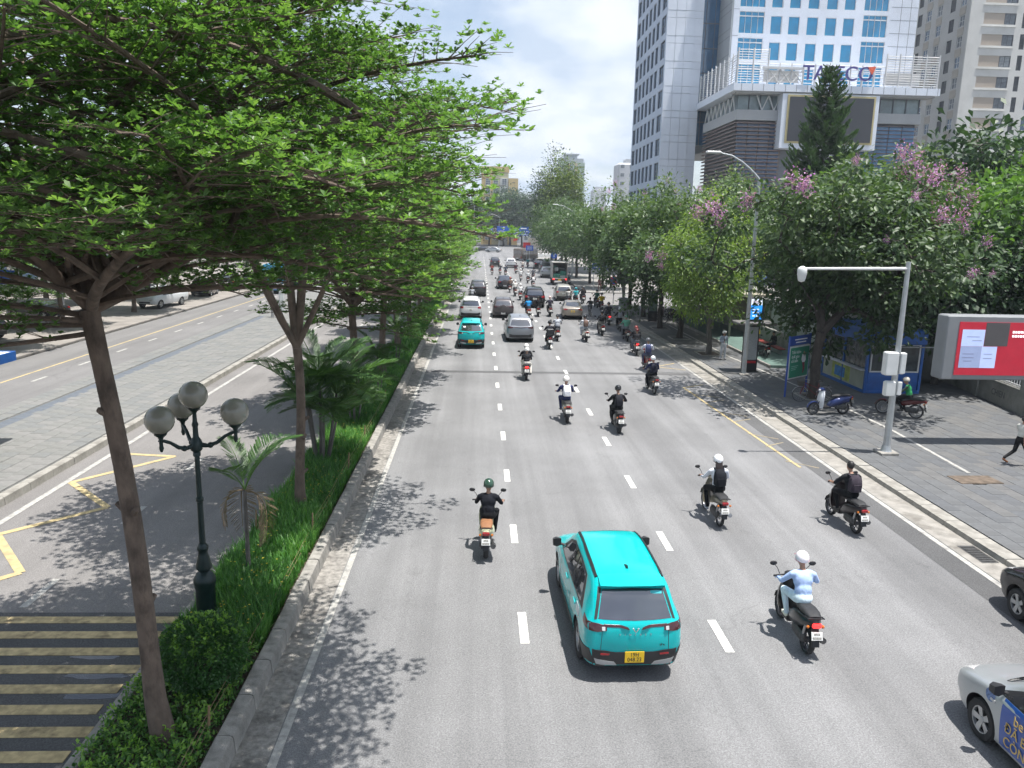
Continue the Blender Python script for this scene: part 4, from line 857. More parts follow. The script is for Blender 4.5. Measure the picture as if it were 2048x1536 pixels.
bp = MB().box((1.8, .09, .875), (3.58, .1, 1.74)).mesh('beige_panel', BEIGE)
for k, z in enumerate(zr):
    for q in (0, 12.0):
        inst('beige_panel', bp, ap, (2.4 + q, .06, z)); put_window(rng.choice((W1, W1b)), ap, (6.0 + q, .12, z)); put_window(W2, ap, (9.0 + q, .12, z - .5))
    put_window(W3, ap, (11.2, .12, z - .1))
    MB().box((5.1, -.06, z - .35), (5.9, .12, .12)).build('ledge', WHITE_W, ap)
bx('tower_core', .32, 23.7, .32, 40, 0, 64, GREY_C, ap)
fl2 = bpy.data.objects.new('flank', None); link(fl2, ap); fl2.location = (0, 42, 0); fl2.rotation_euler = (0, 0, -math.pi / 2)
hs2 = []; cs2 = [1.6, 4.8, 9.0, 12.2, 16.2, 19.4, 22.4, 25.6, 28.6, 32.0, 36.0, 39.0]
for z in zr:
    for i, a in enumerate(cs2): hs2.append((a, a + 1.5, z - (.3 if i % 3 == 1 else 0), z + 1.8))
grid_wall('flank_wall', 0, 41.69, 0, 64, 0, hs2, mk('flank_wall', (.42, .42, .41), .85, 0, .08, .3), fl2, .28)
V1 = window_mesh(1.5, 1.8, 2, 2, CURT[1], FRAME_W, .06, .1); V1b = window_mesh(1.5, 1.8, 2, 2, DARK_G, FRAME_W, .06, .1); V2 = window_mesh(1.5, 2.1, 1, 1, CURT[2], FRAME_D, .06, .1)
for z in zr:
    for i, a in enumerate(cs2):
        m_ = V2 if i % 3 == 1 else rng.choice((V1, V1b)); q = (a, .12, z - (.3 if i % 3 == 1 else 0)); inst('window', m_[0], fl2, q); inst('pane', m_[1], fl2, q)
sp_ = MB().box((0, 0, 0), (1.7, .06, 1.2)).mesh('spandrel', BEIGE_S)
for z in zr:
    for i, a in enumerate(cs2):
        if i % 3 != 1: inst('spandrel', sp_, fl2, (a + .75, -.03, z + 2.5))
# --- far buildings
ft = thing('residential_tower', 'distant pale green residential tower with orange stripes and flat cap', 'building', (56.7, 500, 0))
GRN = mk('tower_green', (.30, .38, .31), .8, 0, .08, .1); ORG = mk('tower_orange', (.45, .30, .24), .8, 0, .08, .1); TG = mk('tower_grey', (.34, .37, .40), .7)
bx('body', -8, 8, 0, 16, 0, 47.5, GRN, ft); bx('crown', -7.2, 7.2, .6, 15.4, 47.5, 50, TG, ft); bx('cap', -3.4, 3.4, 3, 12, 50, 52.2, TG, ft); bx('cap_roof', -4.6, 4.6, 2, 13, 52.2, 53, TG, ft)
bx('stripe', -2.6, -1.2, -.15, 0, 0, 47, ORG, ft); bx('stripe', 1.9, 3.3, -.15, 0, 0, 47, ORG, ft); bx('glazed_shaft', -1.1, 1.8, -.3, 0, 0, 48.5, mk('shaft_glass', (.14, .19, .23), .3), ft)
for q in (-.2, .9): bx('shaft_fin', q - .12, q + .12, -.5, -.31, 0, 49, FRAME_W, ft)
fw_ = MB().box((0, 0, 0), (1.0, .12, 1.3)).mesh('window', CURT[1])
for k in range(14):
    for x in (-7.2, -5.6, -4.1, -1.9, 2.6, 4.3, 5.8, 7.2): inst('window', fw_, ft, (x, -.16 if abs(x) in (1.9, 2.6) else -.03, 2 + 3.3 * k))
pins = MB()
for k in range(9): pins.tube([(-8 + 2 * k, .2, 47.5), (-8 + 2 * k, .2, 49)], .12, 4)
tag(pins.build('pinnacles', TG, ft), kind='stuff')
yb = thing('yellow_building', 'yellow and white office building above the trees at road end', 'building', (8.7, 330, 0))
YW = mk('wall_yellow', (.56, .42, .20), .85, 0, .06, .1); YL = mk('wall_pale_yellow', (.55, .52, .33), .85, 0, .06, .1)
bx('wing', -8.5, 2.6, 0, 14, 0, 29.5, YL, yb); bx('parapet', -8.8, 2.9, -.3, 14.2, 29.5, 31.6, YW, yb); bx('stair_bay', -.9, 2.5, -.6, 0, 0, 27, WHITE_W, yb); bx('right_wing', 2.62, 6.6, -1, 13, 0, 27.0, YW, yb); bx('left_bay', -8.4, -4, -.35, 0, 0, 29, YW, yb)
yw_ = window_mesh(2.0, 2.6, 2, 3, CURT[1], FRAME_W, .14, .2)
for k in range(7):
    for x in (-3.6, -6.8): put_window(yw_, yb, (x, -.12 if x > -4 else -.5, 2.0 + 3.7 * k))
    put_window(yw_, yb, (-.1, -.75, 2.0 + 3.7 * k)); bx('slot', 4.2, 5.4, -1.05, -1, 3 + 3.7 * k, 3.2 + 3.7 * k, FRAME_D, yb)
for i, (x0, x1, y, h, lb, nm) in enumerate(((60, 84, 350, 36, 'pale grey slab block with rounded edge beside the office tower', 'slab_block'), (16, 24, 380, 19.5, 'small white rooftop building right of the yellow one', 'white_house'), (23.5, 29, 400, 22, 'white stepped house behind the dark pointed tree', 'white_house'), (44, 64, 420, 17, 'long low white building right of the green tower', 'low_block'), (61, 68, 430, 28, 'narrow white house with mast near the slab block', 'white_house'))):
    t = thing(nm, lb, 'building', ((x0 + x1) / 2, y, 0)); w = (x1 - x0); m = mk('far_white_%d' % (i % 2), (.50 - .05 * (i % 2), .51 - .04 * (i % 2), .53 - .03 * (i % 2)), .8)
    MB().box((0, 6, h / 2), (w, 12, h), b=.8 if i == 0 else .1).build('walls', m, t); bx('parapet', -w / 2 * .7, w / 2 * .6, 1, 8, h, h + 1.6, m, t)
    fwm = MB().box((0, 0, 0), (1.6, .12, 1.4)).mesh('window', CURT[1])
    for k in range(int(h / 3.6)):
        for q in range(max(2, int(w / 4))): inst('window', fwm, t, (-w / 2 + 2 + q * (w - 4) / max(1, int(w / 4) - 1), -.03, 2 + 3.6 * k))
wl = MB().box((43, 296, 1.7), (50, .4, 3.4), b=.05).build('boundary_wall', mk('wall_sand', (.42, .37, .29), .9, 0, .12, .4)); tag(wl, 'long sand coloured boundary wall behind the far trees', 'wall')
# left background building
lb_ = thing('office_block', 'low grey building behind the trees left of the outer road', 'building', (-52, 70, 0))
bx('walls', -8, 8, -45, 45, 0, 9, mk('grey_wall', (.32, .32, .31), .85, 0, .1, .4), lb_); bx('roof_edge', -8.3, 8.3, -45.3, 45.3, 9, 9.7, GREY_C, lb_)
lw = MB().box((0, 0, 0), (.12, 3, 1.8)).mesh('window', DARK_G)
for k in range(2):
    for j in range(18): inst('window', lw, lb_, (8.03, -42 + 5 * j, 2.4 + 3.8 * k))
ys = MB().box((-34.5, 66, 4.9), (.3, 4.6, 2.6), rz=.35, b=.04).build('yellow_signboard', mk('sign_yellow', (.62, .36, .02), .5, 0, .25, 2)); tag(ys, 'yellow signboard half hidden behind the nearest trunk', 'sign')
ysp = MB().tube([(-34.6, 66, .1), (-34.6, 66, 3.6)], .09, 8).build('post', GREY_C, ys)
# ------------------------------------------------------------------ street furniture
GALV = mk('galvanised', (.42, .44, .45), .42, .55, .12, 5); GREEN_M = mk('lamp_green', (.008, .022, .022), .38, .2, .2, 9, bump=.2, bs=30)
BLACK_P = mk('black_plastic', (.02, .02, .022), .45, 0, .1, 10); BOXW = mk('cabinet_white', (.62, .63, .62), .5, 0, .05, 4)
SGN_B = mk('sign_blue', (.01, .09, .48), .4, 0, .06, 2); SGN_W = mk('sign_white', (.75, .76, .76), .5); SGN_R = mk('sign_red', (.55, .02, .03), .45)
GLOBE = mk('globe_acrylic', (.24, .23, .19), .25, 0, .1, 3, dirt=(.17, .16, .13, .5), ds=2, coat=.4)
# globe lamp
lm = thing('globe_lamp', 'dark green cast iron lamp post with four frosted globes in the median', 'street lamp', (-5.02, 13.55, .1))
MB().lathe([(.22, 0), (.22, .08), (.18, .12), (.17, .72), (.185, .75), (.185, .80), (.20, .84), (.195, .92), (.14, 1.02), (.09, 1.06), (.14, 1.12), (.14, 1.18), (.09, 1.38), (.08, 1.45), (.10, 1.49), (.10, 1.53), (.065, 1.6)], 20).build('base', GREEN_M, lm, 35)
MB().lathe([(.058, 1.5), (.052, 2.4), (.068, 2.42), (.068, 2.48), (.05, 2.5), (.044, 3.25), (.066, 3.27), (.066, 3.33), (.045, 3.36)], 16).build('shaft', GREEN_M, lm, 35)
MB().lathe([(.05, 3.33), (.10, 3.38), (.115, 3.47), (.09, 3.56), (.05, 3.62), (.045, 3.8), (.06, 3.84), (.04, 3.9), (.035, 4.05), (.05, 4.08), (.1, 4.12), (.11, 4.15)], 16).build('finial', GREEN_M, lm, 35)
globe = MB().ball((0, 0, 0), .245, 24, 16).mesh('globe', GLOBE, 80)
inst('globe', globe, lm, (0, 0, 4.38))
for k, az in enumerate((8, 128, 236)):
    a = R_(az); c, s = math.cos(a), math.sin(a); b = MB()
    b.tube([(c * r, s * r, z) for r, z in ((.06, 3.47), (.2, 3.45), (.35, 3.5), (.5, 3.62), (.62, 3.68), (.72, 3.70))], [.05, .035, .035, .03, .03, .02], 10)
    b.lathe([(.02, 3.5), (.04, 3.56), (.03, 3.62), (.035, 3.72), (.05, 3.76), (.1, 3.80), (.11, 3.83)], 14, (c * .68, s * .68, 0)); b.ball((c * .24, s * .24, 3.46), .055, 10, 6)
    b.build('arm', GREEN_M, lm, 40); inst('globe', globe, lm, (c * .68, s * .68, 4.06))
# camera pole
cp = thing('camera_pole', 'grey steel pole with horizontal arm, dome camera and white boxes', 'pole', (13.97, 25.03, .14))
MB().tube([(0, 0, 0), (0, 0, 3), (0, 0, 6.5)], [.125, .10, .075], 8).build('pole', GALV, cp); MB().box((0, 0, .05), (.62, .62, .1), b=.02).build('base_plate', CONC, cp); MB().lathe([(.19, .1), (.17, .14), (.13, .3)], 12).build('collar', GALV, cp)
MB().tube([(.05, 0, 6.28), (-3.45, 0, 6.22)], [.055, .045], 10).build('arm', STEEL_W, cp); dc = MB().lathe([(.02, -.42), (.1, -.38), (.13, -.28), (.14, -.2), (.15, -.18), (.15, .0), (.12, .05), (.04, .1)], 16, (-3.5, 0, 6.2)).build('dome_camera', BOXW, cp, 40)
MB().box((-.26, -.08, 3.15), (.42, .3, .78), b=.03).build('cabinet', BOXW, cp); MB().box((-.2, -.08, 2.3), (.34, .24, .5), b=.03).build('cabinet', BOXW, cp); MB().box((.17, -.02, 3.15), (.2, .22, .72), b=.03).build('cabinet', BOXW, cp); MB().box((.15, -.02, 2.3), (.16, .2, .46), b=.02).build('cabinet', BOXW, cp)
st2 = MB()
for z in (2.15, 2.45, 2.9, 3.4): st2.lathe([(.12, z), (.12, z + .03)], 10)
st2.build('straps', GALV, cp)
# street lamps
def street_lamp(loc, h, reach, label, rise=1.0):
    t = thing('street_lamp', label, 'street lamp', loc, 0, 'arm lamps along the right kerb'); MB().tube([(0, 0, 0), (0, 0, h)], [.13, .08], 8).build('pole', GALV, t); MB().box((0, 0, .04), (.5, .5, .08), b=.02).build('base_plate', CONC, t)
    MB().tube([(-reach * u, 0, h + rise * math.sin(u * math.pi / 2) ** .9) for u in (0, .05, .12, .25, .45, .7, 1)], [.07, .065, .06, .055, .05, .045, .04], 8).build('arm', GALV, t, 60)
    MB().box((-reach - .3, 0, h + rise + .02), (.75, .26, .12), b=.04).build('lamp_head', STEEL_W, t); return t
street_lamp((13.87, 39.4, .14), 9.9, 2.1, 'tall pole with curved arm and lamp head behind the bus stop totem', 1.25)
street_lamp((14.2, 120, .1), 9.6, 2.6, 'distant arm lamp rising from the trees right of the tower', 1.2)
street_lamp((6.3, 268, 0), 10.5, 2.2, 'far arm lamp right behind the blue road signs'); street_lamp((-2, 250, 0), 17, 1.0, 'far tall lamp left behind the blue road signs', .4)
# bus stop totem
bt_ = thing('bus_totem', 'black bus stop totem with route list, flat roof and lit screen', 'bus stop', (14.45, 40.35, .14))
MB().box((0, 0, 1.25), (.78, .3, 2.5), b=.03).build('cabinet', BLACK_P, bt_); MB().box((0, -.155, 1.55), (.62, .012, 1.75)).build('route_panel', mk('route_paper', (.5, .52, .52), .5, 0, .3, 6, stretch=(1, 1, 14)), bt_); MB().box((0, -.155, .55), (.62, .012, .12)).build('panel_stripe', SGN_R, bt_)
MB().box((.1, 0, 2.63), (2.0, 1.3, .14), b=.03).build('roof', mk('roof_grey', (.13, .125, .12), .7), bt_); sc_ = MB().box((.12, 0, 3.35), (.74, .2, 1.3), b=.02).build('screen_case', BLACK_P, bt_)
LED = mk('led_blue', (.02, .22, .65), .3, 0, .1, 3, emit=.6); LEDW = mk('led_white', (.55, .62, .72), .3, 0, .1, 3, emit=.6)
MB().box((.12, -.104, 3.2), (.62, .008, .75)).build('screen', LED, bt_); MB().box((.12, -.104, 3.74), (.62, .008, .32)).build('screen_header', LEDW, bt_)
for k in range(2): MB().box((.12, -.110, 3.7 + .07 * k), (.4, .004, .03)).build('screen_text_line', SGN_R, bt_)
for k in range(6): MB().box((.0 + .2 * (k % 2), -.110, 3.35 - .17 * (k // 2)), (.13, .004, .07)).build('screen_icon', LEDW, bt_)
# green advert board
gb = thing('advert_board', 'green advertising board with blue posts and header beside the bicycle', 'board', (13.95, 34.0, .14), math.atan2(1.15, 1.42))
GRN_A = mk('advert_green', (.01, .20, .11), .45, 0, .08, 2); BLUE_P = mk('post_blue', (.015, .06, .28), .45, 0, .15, 6)
for x in (0, 1.85): MB().tube([(x, 0, 0), (x, 0, 2.8)], .045, 8).build('post', BLUE_P, gb)
MB().box((.925, 0, 1.55), (1.78, .09, 1.5), b=.01).build('panel_frame', STEEL_W, gb); MB().box((.925, -.05, 1.55), (1.66, .012, 1.38)).build('panel', GRN_A, gb); MB().box((.925, 0, 2.55), (1.8, .08, .42), b=.01).build('header', BLUE_P, gb)
for k, (tx, z, s) in enumerate((('Tiết kiệm', 2.02, .2), ('thời gian', 1.82, .2), ('tối bến', 1.62, .2))):
    o = inst('lettering', text_mesh(tx, s, SGN_W, .002, 'LEFT'), gb, (.2, -.06, z)); o.rotation_euler = (math.pi / 2, 0, 0)
for k in range(3): MB().box((.55 - .05 * k, -.059, 1.38 - .08 * k), (.6 - .1 * k, .004, .025)).build('small_print', mk('print_pale', (.3, .5, .42), .6), gb)
for k in range(2): MB().box((.95, -.043, 2.6 - .13 * k), (1.1 - .2 * k, .004, .05)).build('header_line', SGN_W, gb)
MB().ball((1.3, -.06, 1.95), .06, 8, 6, sc=(1, .06, 1.2)).build('printed_head', mk('print_skin', (.4, .25, .18), .6), gb); MB().prism([(1.15, 1.88), (1.42, 1.88), (1.5, 1.6), (1.4, 1.5), (1.2, 1.5), (1.1, 1.65)], .058, .062, M=Matrix(((1, 0, 0), (0, 0, -1), (0, 1, 0)))).build('printed_shirt', SGN_W, gb); MB().prism([(1.2, 1.5), (1.4, 1.5), (1.45, 1.2), (1.35, 1.0), (1.28, 1.0), (1.3, 1.2)], .058, .062, M=Matrix(((1, 0, 0), (0, 0, -1), (0, 1, 0)))).build('printed_trousers', mk('print_red', (.2, .02, .04), .6), gb)
# kiosk
ks = thing('kiosk', 'blue roadside kiosk with glass windows and poster counter under the trees', 'kiosk', (18.1, 35.0, .14))
KB = mk('kiosk_blue', (.01, .09, .33), .45, 0, .18, 3); KG = mk('kiosk_glass', (.05, .06, .065), .15, 0, .5, 3, spec=.8); KP = mk('kiosk_pale', (.38, .40, .33), .7, 0, .12, 2)
MB().box((1.35, 2.35, .08), (2.7, 4.7, .16), b=.02).build('plinth', KB, ks); MB().box((1.35, 2.35, 2.68), (2.85, 4.85, .68), b=.04).build('fascia', KB, ks)
for x, y in ((.06, .06), (2.64, .06), (.06, 4.64), (2.64, 4.64), (.06, 2.35)): MB().box((x, y, 1.25), (.12, .12, 2.2)).build('post', KB, ks)
MB().box((.05, 2.3, .62), (.06, 4.4, .9)).build('counter_panel', KP, ks); MB().box((-.06, 2.3, 1.1), (.35, 4.5, .06), b=.015).build('counter_top', STEEL_W, ks); MB().box((.015, 2.5, .62), (.012, 1.9, .75)).build('poster', mk('poster_green', (.36, .42, .10), .5, 0, .4, 3), ks); MB().box((.008, 2.6, .6), (.008, 1.1, .5)).build('poster_blue', mk('poster_blue', (.04, .2, .5), .5, 0, .5, 4), ks)
for k in range(4): MB().box((.07, .65 + 1.1 * k, 1.72), (.03, 1.02, 1.15)).build('window_pane', KG, ks)
MB().box((1.35, .06, .6), (2.4, .06, .9)).build('door_panel', KB, ks); MB().box((.75, .05, 1.7), (1.0, .05, 1.2)).build('window_pane', KG, ks); MB().box((1.95, .05, 1.7), (1.0, .05, 1.2)).build('window_pane', KG, ks)
for x in (.22, 1.32, 1.42, 2.5): MB().box((x, .02, 1.7), (.06, .06, 1.3)).build('window_frame', STEEL_W, ks)
for z in (1.05, 2.32): MB().box((1.35, .02, z), (2.35, .062, .06)).build('window_frame', STEEL_W, ks)
MB().box((1.5, -.35, 2.28), (2.4, .8, .05), rot=Matrix.Rotation(-.15, 3, 'X')).build('awning', mk('awning_grey', (.25, .25, .25), .8), ks); MB().box((1.35, 4.62, 1.3), (2.5, .06, 2.2)).build('back_wall', KP, ks); MB().box((2.66, 2.35, 1.3), (.06, 4.4, 2.2)).build('side_wall', KP, ks)
wb = MB().box((21.2, 41.5, 2.6), (3.2, .12, 1.7), rz=-.5, b=.02).build('whiteboard', SGN_W); tag(wb, 'plain white board rising behind the blue kiosk', 'board'); MB().tube([(21.2, 41.55, .1), (21.2, 41.55, 1.8)], .06, 8).build('post', GALV, wb)
# LED billboard
bb = thing('led_billboard', 'grey framed LED billboard showing a red screen with pale squares', 'billboard', (16.15, 26.0, .14))
BF = mk('billboard_grey', (.22, .23, .24), .55, 0, .05, 2); LR = mk('led_red', (.36, .012, .03), .35, 0, .08, 3, emit=.22); LP = mk('led_pale', (.33, .40, .62), .35, 0, .05, 3, emit=.35); LPD = mk('led_pale_dim', (.19, .23, .36), .35, 0, .05, 3, emit=.4); LG = mk('led_grey', (.05, .047, .05), .35, 0, .08, 3, emit=.25); LTX = mk('led_text', (.75, .72, .74), .35, 0, .03, 3, emit=.6)
MB().box((2.9, .33, 3.55), (5.8, .66, 2.25), b=.04).build('cabinet', BF, bb); MB().box((3.08, -.012, 3.53), (5.3, .03, 1.86)).build('screen', LR, bb)
def px(x0, x1, z0, z1, m, nm, d): MB().box(((x0 + x1) / 2, -.03 - d, (z0 + z1) / 2), (x1 - x0, .004, z1 - z0)).build(nm, m, bb)
px(.55, 1.35, 3.62, 4.2, LP, 'screen_square', 0); px(.55, 1.3, 2.86, 3.615, LPD, 'screen_square', 0); px(1.305, 1.85, 2.86, 3.615, LP, 'screen_square', 0); px(1.36, 2.2, 3.63, 4.45, LG, 'screen_square', .004)
for k in range(2):
    x_ = 2.33
    for w_ in ((.07, .05, .1, .06, .09), (.06, .09, .05, .08, .1))[k]: px(x_, x_ + w_, 4.09 - .14 * k, 4.17 - .14 * k, LTX, 'screen_lettering', 0); x_ += w_ + .025
for k, (x, z, w) in enumerate(((.95, 3.95, .45), (1.1, 3.82, .35), (.85, 3.35, .4), (.85, 3.22, .42), (.85, 3.1, .3), (1.55, 3.35, .3), (1.55, 3.2, .32))): px(x - w / 2, x + w / 2, z - .008, z + .008, mk('led_line', (.2, .2, .3), .4), 'screen_text_line', .003)
for x in (4.6, 5.2): MB().tube([(x, .5, 0), (x, .5, 2.4)], .12, 10).build('post', GALV, bb)
# wall and railings on the right
fw = thing('railing_wall', 'low concrete wall with metal railings and painted scrawl behind the billboard', 'wall', (23.0, 30.9, .1), math.atan2(7.1, 1.05) - math.pi / 2)
CW = mk('wall_concrete', (.24, .24, .22), .9, 0, .2, 1.5, bump=.4, bs=20, dirt=(.1, .1, .09, .6), ds=.8)
MB().box((0, 0, .5), (.28, 16, 1.0), b=.02).build('wall', CW, fw)
for y in (-7.9, -4, 0, 4, 7.9): MB().box((0, y, .85), (.42, .42, 1.7), b=.03).build('pillar', CW, fw)
MB().box((0, 0, 1.05), (.34, 15.4, .1), b=.02).build('coping', CW, fw)
for z in (1.18, 1.58): MB().box((0, 0, z), (.05, 15.4, .05)).build('rail', STEEL_W, fw)
brm = MB().box((0, 0, 0), (.03, .03, .6), b=.004).mesh('railing_bar', STEEL_W)
for k in range(70): inst('railing_bar', brm, fw, (0, -7.5 + .215 * k, 1.38))
o = inst('graffiti', text_mesh('CHIEN', .4, mk('scrawl', (.08, .08, .09), .9), .002), fw, (-.145, 2.0, .55)); o.rotation_euler = (math.pi / 2, 0, -math.pi / 2)
# hoarding and bus platform
pl = thing('bus_platform', 'green floored bus waiting platform with low wall behind the pavement trees', 'platform', (17.9, 54, .14))
MB().box((0, 0, .09), (3.6, 25, .18), b=.02).build('floor', mk('platform_green', (.10, .16, .14), .8, 0, .15, 2), pl); MB().box((-1.85, 0, .08), (.12, 25, .2), b=.02).build('edge', CONC, pl); MB().box((1.5, 0, .62), (.2, 25, .9), b=.02).build('low_wall', CW, pl)
for y in (-8, -5.5): MB().box((.2, y, .5), (.45, 1.8, .08), b=.02).build('bench_seat', mk('bench_red', (.3, .05, .04), .6), pl); MB().box((.2, y, .3), (.1, 1.5, .4)).build('bench_leg', GALV, pl)
hd = thing('hoarding', 'pale green panel hoarding with posts behind the bus platform', 'hoarding', (19.9, 54, .14))
HM = mk('hoarding_pale', (.42, .47, .43), .7, 0, .08, 1); hp = MB().box((0, 0, 1.5), (.06, 1.9, 2.6)).mesh('panel', HM); hq = MB().box((-.06, 0, 1.5), (.16, .14, 3.0)).mesh('post', mk('hoarding_post', (.22, .24, .17), .7))
for k in range(14): inst('panel', hp, hd, (0, -13 + 2.0 * k, 0)); inst('post', hq, hd, (0, -14 + 2.0 * k, 0))
sh = thing('bus_shelter', 'beige flat roofed bus shelter behind the drooping tree', 'bus shelter', (18.3, 59, .3))
SB = mk('shelter_beige', (.36, .33, .26), .8, 0, .1, 1)
MB().box((0, 0, 2.9), (3.6, 13, .22), b=.04).build('roof', SB, sh); MB().box((1.2, 0, 1.4), (.1, 12.4, 2.7)).build('back_wall', mk('shelter_wall', (.27, .25, .2), .8, 0, .12, 1), sh); MB().lathe([(.5, 0), (.5, .03)], 20, M=Matrix.Rotation(math.pi / 2, 3, 'Y'), c=(1.1, -4, 2.0)).build('round_emblem', mk('emblem_red', (.5, .25, .1), .6), sh)
for y in (-6, -2, 2, 6): MB().box((-.9, y, 1.4), (.12, .12, 2.9)).build('post', SB, sh)
# no stopping sign
def disc(r, m, y, nm, t, z): o = MB().lathe([(r, 0), (r, .02)], 24, M=Matrix.Rotation(math.pi / 2, 3, 'X')).build(nm, m, t); o.location = (0, y, z); return o
ns_ = thing('no_stopping_sign', 'round red and blue no stopping sign on grey pole by the side street', 'traffic sign', (13.5, 78.0, .05)); MB().tube([(0, 0, 0), (0, 0, 2.75)], .045, 8).build('pole', GALV, ns_)
disc(.46, SGN_R, -.06, 'rim', ns_, 2.35); disc(.36, SGN_B, -.085, 'face', ns_, 2.35)
for a in (.785, -.785): MB().box((0, -.112, 2.35), (.74, .006, .09), rot=Matrix.Rotation(a, 3, 'Y')).build('cross_bar', SGN_R, ns_)
ad = thing('poster_stand', 'dark poster panel on a slanted leg over a grey plinth', 'panel', (13.6, 73.0, .14)); MB().box((0, 0, .5), (.75, .75, 1.0), b=.05).build('plinth', GREY_C, ad); MB().tube([(0, 0, 1.0), (-.05, 0, 2.3)], [.12, .2], 8).build('leg', CONC, ad); MB().box((0, 0, 3.05), (1.4, .2, 1.5), b=.03).build('panel', mk('poster_dark', (.12, .13, .13), .5, 0, .5, 4), ad)
it = thing('info_totem', 'tall black information totem standing between two pavement trees', 'totem', (14.1, 62.6, .14)); MB().box((0, 0, 1.25), (.75, .2, 2.5), b=.02).build('cabinet', BLACK_P, it); MB().box((0, -.105, 1.6), (.62, .012, 1.5)).build('poster', mk('totem_poster', (.10, .15, .13), .3, 0, .3, 4), it)
fb = thing('park_sign', 'dark blue direction board on two posts beyond the side street', 'sign', (14.7, 95, .1))
MB().box((0, 0, 2.9), (2.0, .08, .75), b=.01).build('board', BLUE_P, fb)
for x in (-.8, .8): MB().tube([(x, .06, 0), (x, .06, 3.2)], .05, 6).build('post', GALV, fb)
for k in range(2): MB().box((0, -.045, 3.0 - .25 * k), (1.5, .006, .08)).build('text_line', SGN_W, fb)
# gantry
gn = thing('sign_gantry', 'overhead gantry with blue direction signs across the far road', 'sign gantry', (0, 200, 0))
MB().tube([(-4.6, 0, 0), (-4.6, 0, 7.3)], [.22, .16], 10).build('post', GALV, gn); tr_ = MB()
for z in (6.05, 6.85): tr_.tube([(-4.6, 0, z), (13.2, 0, z)], .07, 6)
for k in range(16): tr_.tube([(-4.4 + 1.1 * k, 0, 6.05 if k % 2 else 6.85), (-3.3 + 1.1 * k, 0, 6.85 if k % 2 else 6.05)], .045, 5)
tag(tr_.build('truss', GALV, gn), kind='stuff')
def gsign(x0, x1, z0, z1, nm='sign_face'): return MB().box(((x0 + x1) / 2, -.2, (z0 + z1) / 2), (x1 - x0, .08, z1 - z0), b=.01).build(nm, SGN_B, gn)
gsign(4.15, 7.65, 5.4, 7.55); gsign(8.35, 9.1, 5.55, 6.95); gsign(2.5, 3.15, 5.55, 6.95)
MB().prism([(9.85, 5.4), (12.2, 5.4), (12.2, 6.0), (12.9, 6.35), (12.2, 6.8), (12.2, 7.55), (9.85, 7.55)], .16, .24, M=Matrix(((1, 0, 0), (0, 0, -1), (0, 1, 0)))).build('sign_face', SGN_B, gn)
for x0, w, z in ((4.5, 1.6, 6.35), (4.4, 3.0, 5.98), (4.4, 1.9, 5.62), (10.1, 2.2, 6.35), (10.1, 2.0, 5.98), (10.1, 2.1, 5.62)):
    for q in range(int(w / .3)):
        if rng.random() < .85: MB().box((x0 + .3 * q + .12, -.247, z), (.2, .006, .17)).build('text_mark', SGN_W, gn)
MB().box((10.9, -.247, 7.1), (1.5, .006, .28)).build('text_bar', SGN_W, gn); MB().box((5.9, -.247, 7.0), (.22, .006, .7)).build('arrow_stem', SGN_W, gn); MB().prism([(5.6, 7.1), (6.2, 7.1), (5.9, 7.5)], .245, .251, M=Matrix(((1, 0, 0), (0, 0, -1), (0, 1, 0)))).build('arrow_head', SGN_W, gn); MB().box((8.72, -.247, 6.25), (.16, .006, .95)).build('arrow_stem', SGN_W, gn); MB().box((2.82, -.247, 6.25), (.16, .006, .95)).build('arrow_stem', SGN_W, gn)
fl_ = thing('red_flag', 'small red flag on a thin pole under the blue signs', 'flag', (9.3, 196, 0)); MB().tube([(0, 0, 0), (0, 0, 5.2)], .04, 6).build('pole', GALV, fl_); MB().add([(0, 0, 4.9), (-.5, .1, 5.0), (-1.0, 0, 4.5), (-1.1, .05, 3.9), (-.6, .1, 4.1), (0, 0, 4.2)], [(0, 1, 4, 5), (1, 2, 3, 4)]).build('cloth', mk('flag_red', (.6, .06, .03), .7), fl_)
# roundabout signs and planters by the pavement beyond
for i, (x, y, z, lb, col) in enumerate(((13.2, 140, 2.6, 'round blue arrow sign on the far pavement', SGN_B), (10.8, 172, 3.0, 'blue rectangular sign near the coach', SGN_B), (10.3, 174, 3.6, 'faded red sign behind the blue rectangular one', SGN_R))):
    t = thing('road_sign', lb, 'traffic sign', (x, y, 0)); MB().tube([(0, 0, 0), (0, 0, z + .4)], .05, 6).build('pole', GALV, t)
    if i == 0: disc(.55, col, -.06, 'face', t, z); MB().box((0, -.09, z), (.12, .006, .6)).build('arrow', SGN_W, t); MB().box((.12, -.095, z + .25), (.3, .006, .1)).build('arrow', SGN_W, t)
    else:
        MB().box((0, -.06, z), (1.6, .06, 1.1), b=.01).build('face', col, t)
        if i == 1:
            for k in range(2): MB().box((0, -.094, z + .2 - .4 * k), (1.1, .006, .12)).build('text_line', SGN_W, t)
for i, (x, y) in enumerate(((12.9, 150), (14.2, 146))):
    p = thing('planter', ['left', 'right'][i] + ' planter with spiky green plant on the far pavement', 'planter', (x, y, .1)); MB().lathe([(.45, 0), (.6, .6), (.55, .62)], 14).build('pot', CONC, p)
    for k in range(9): o = inst('frond', FR[2], p, (0, 0, .6)); o.rotation_euler = (0, rng.uniform(-.9, -.2), k * .7); o.scale = (.8,) * 3
# far white barriers
for i in range(4):
    b = MB().box((11.4 + 1.9 * i, 196, .55), (1.7, .4, 1.0), b=.08).build('road_barrier', SGN_W); tag(b, '%s white plastic road barrier right of the coach' % ['first', 'second', 'third', 'fourth'][i], 'barrier', 'white barriers by the coach')
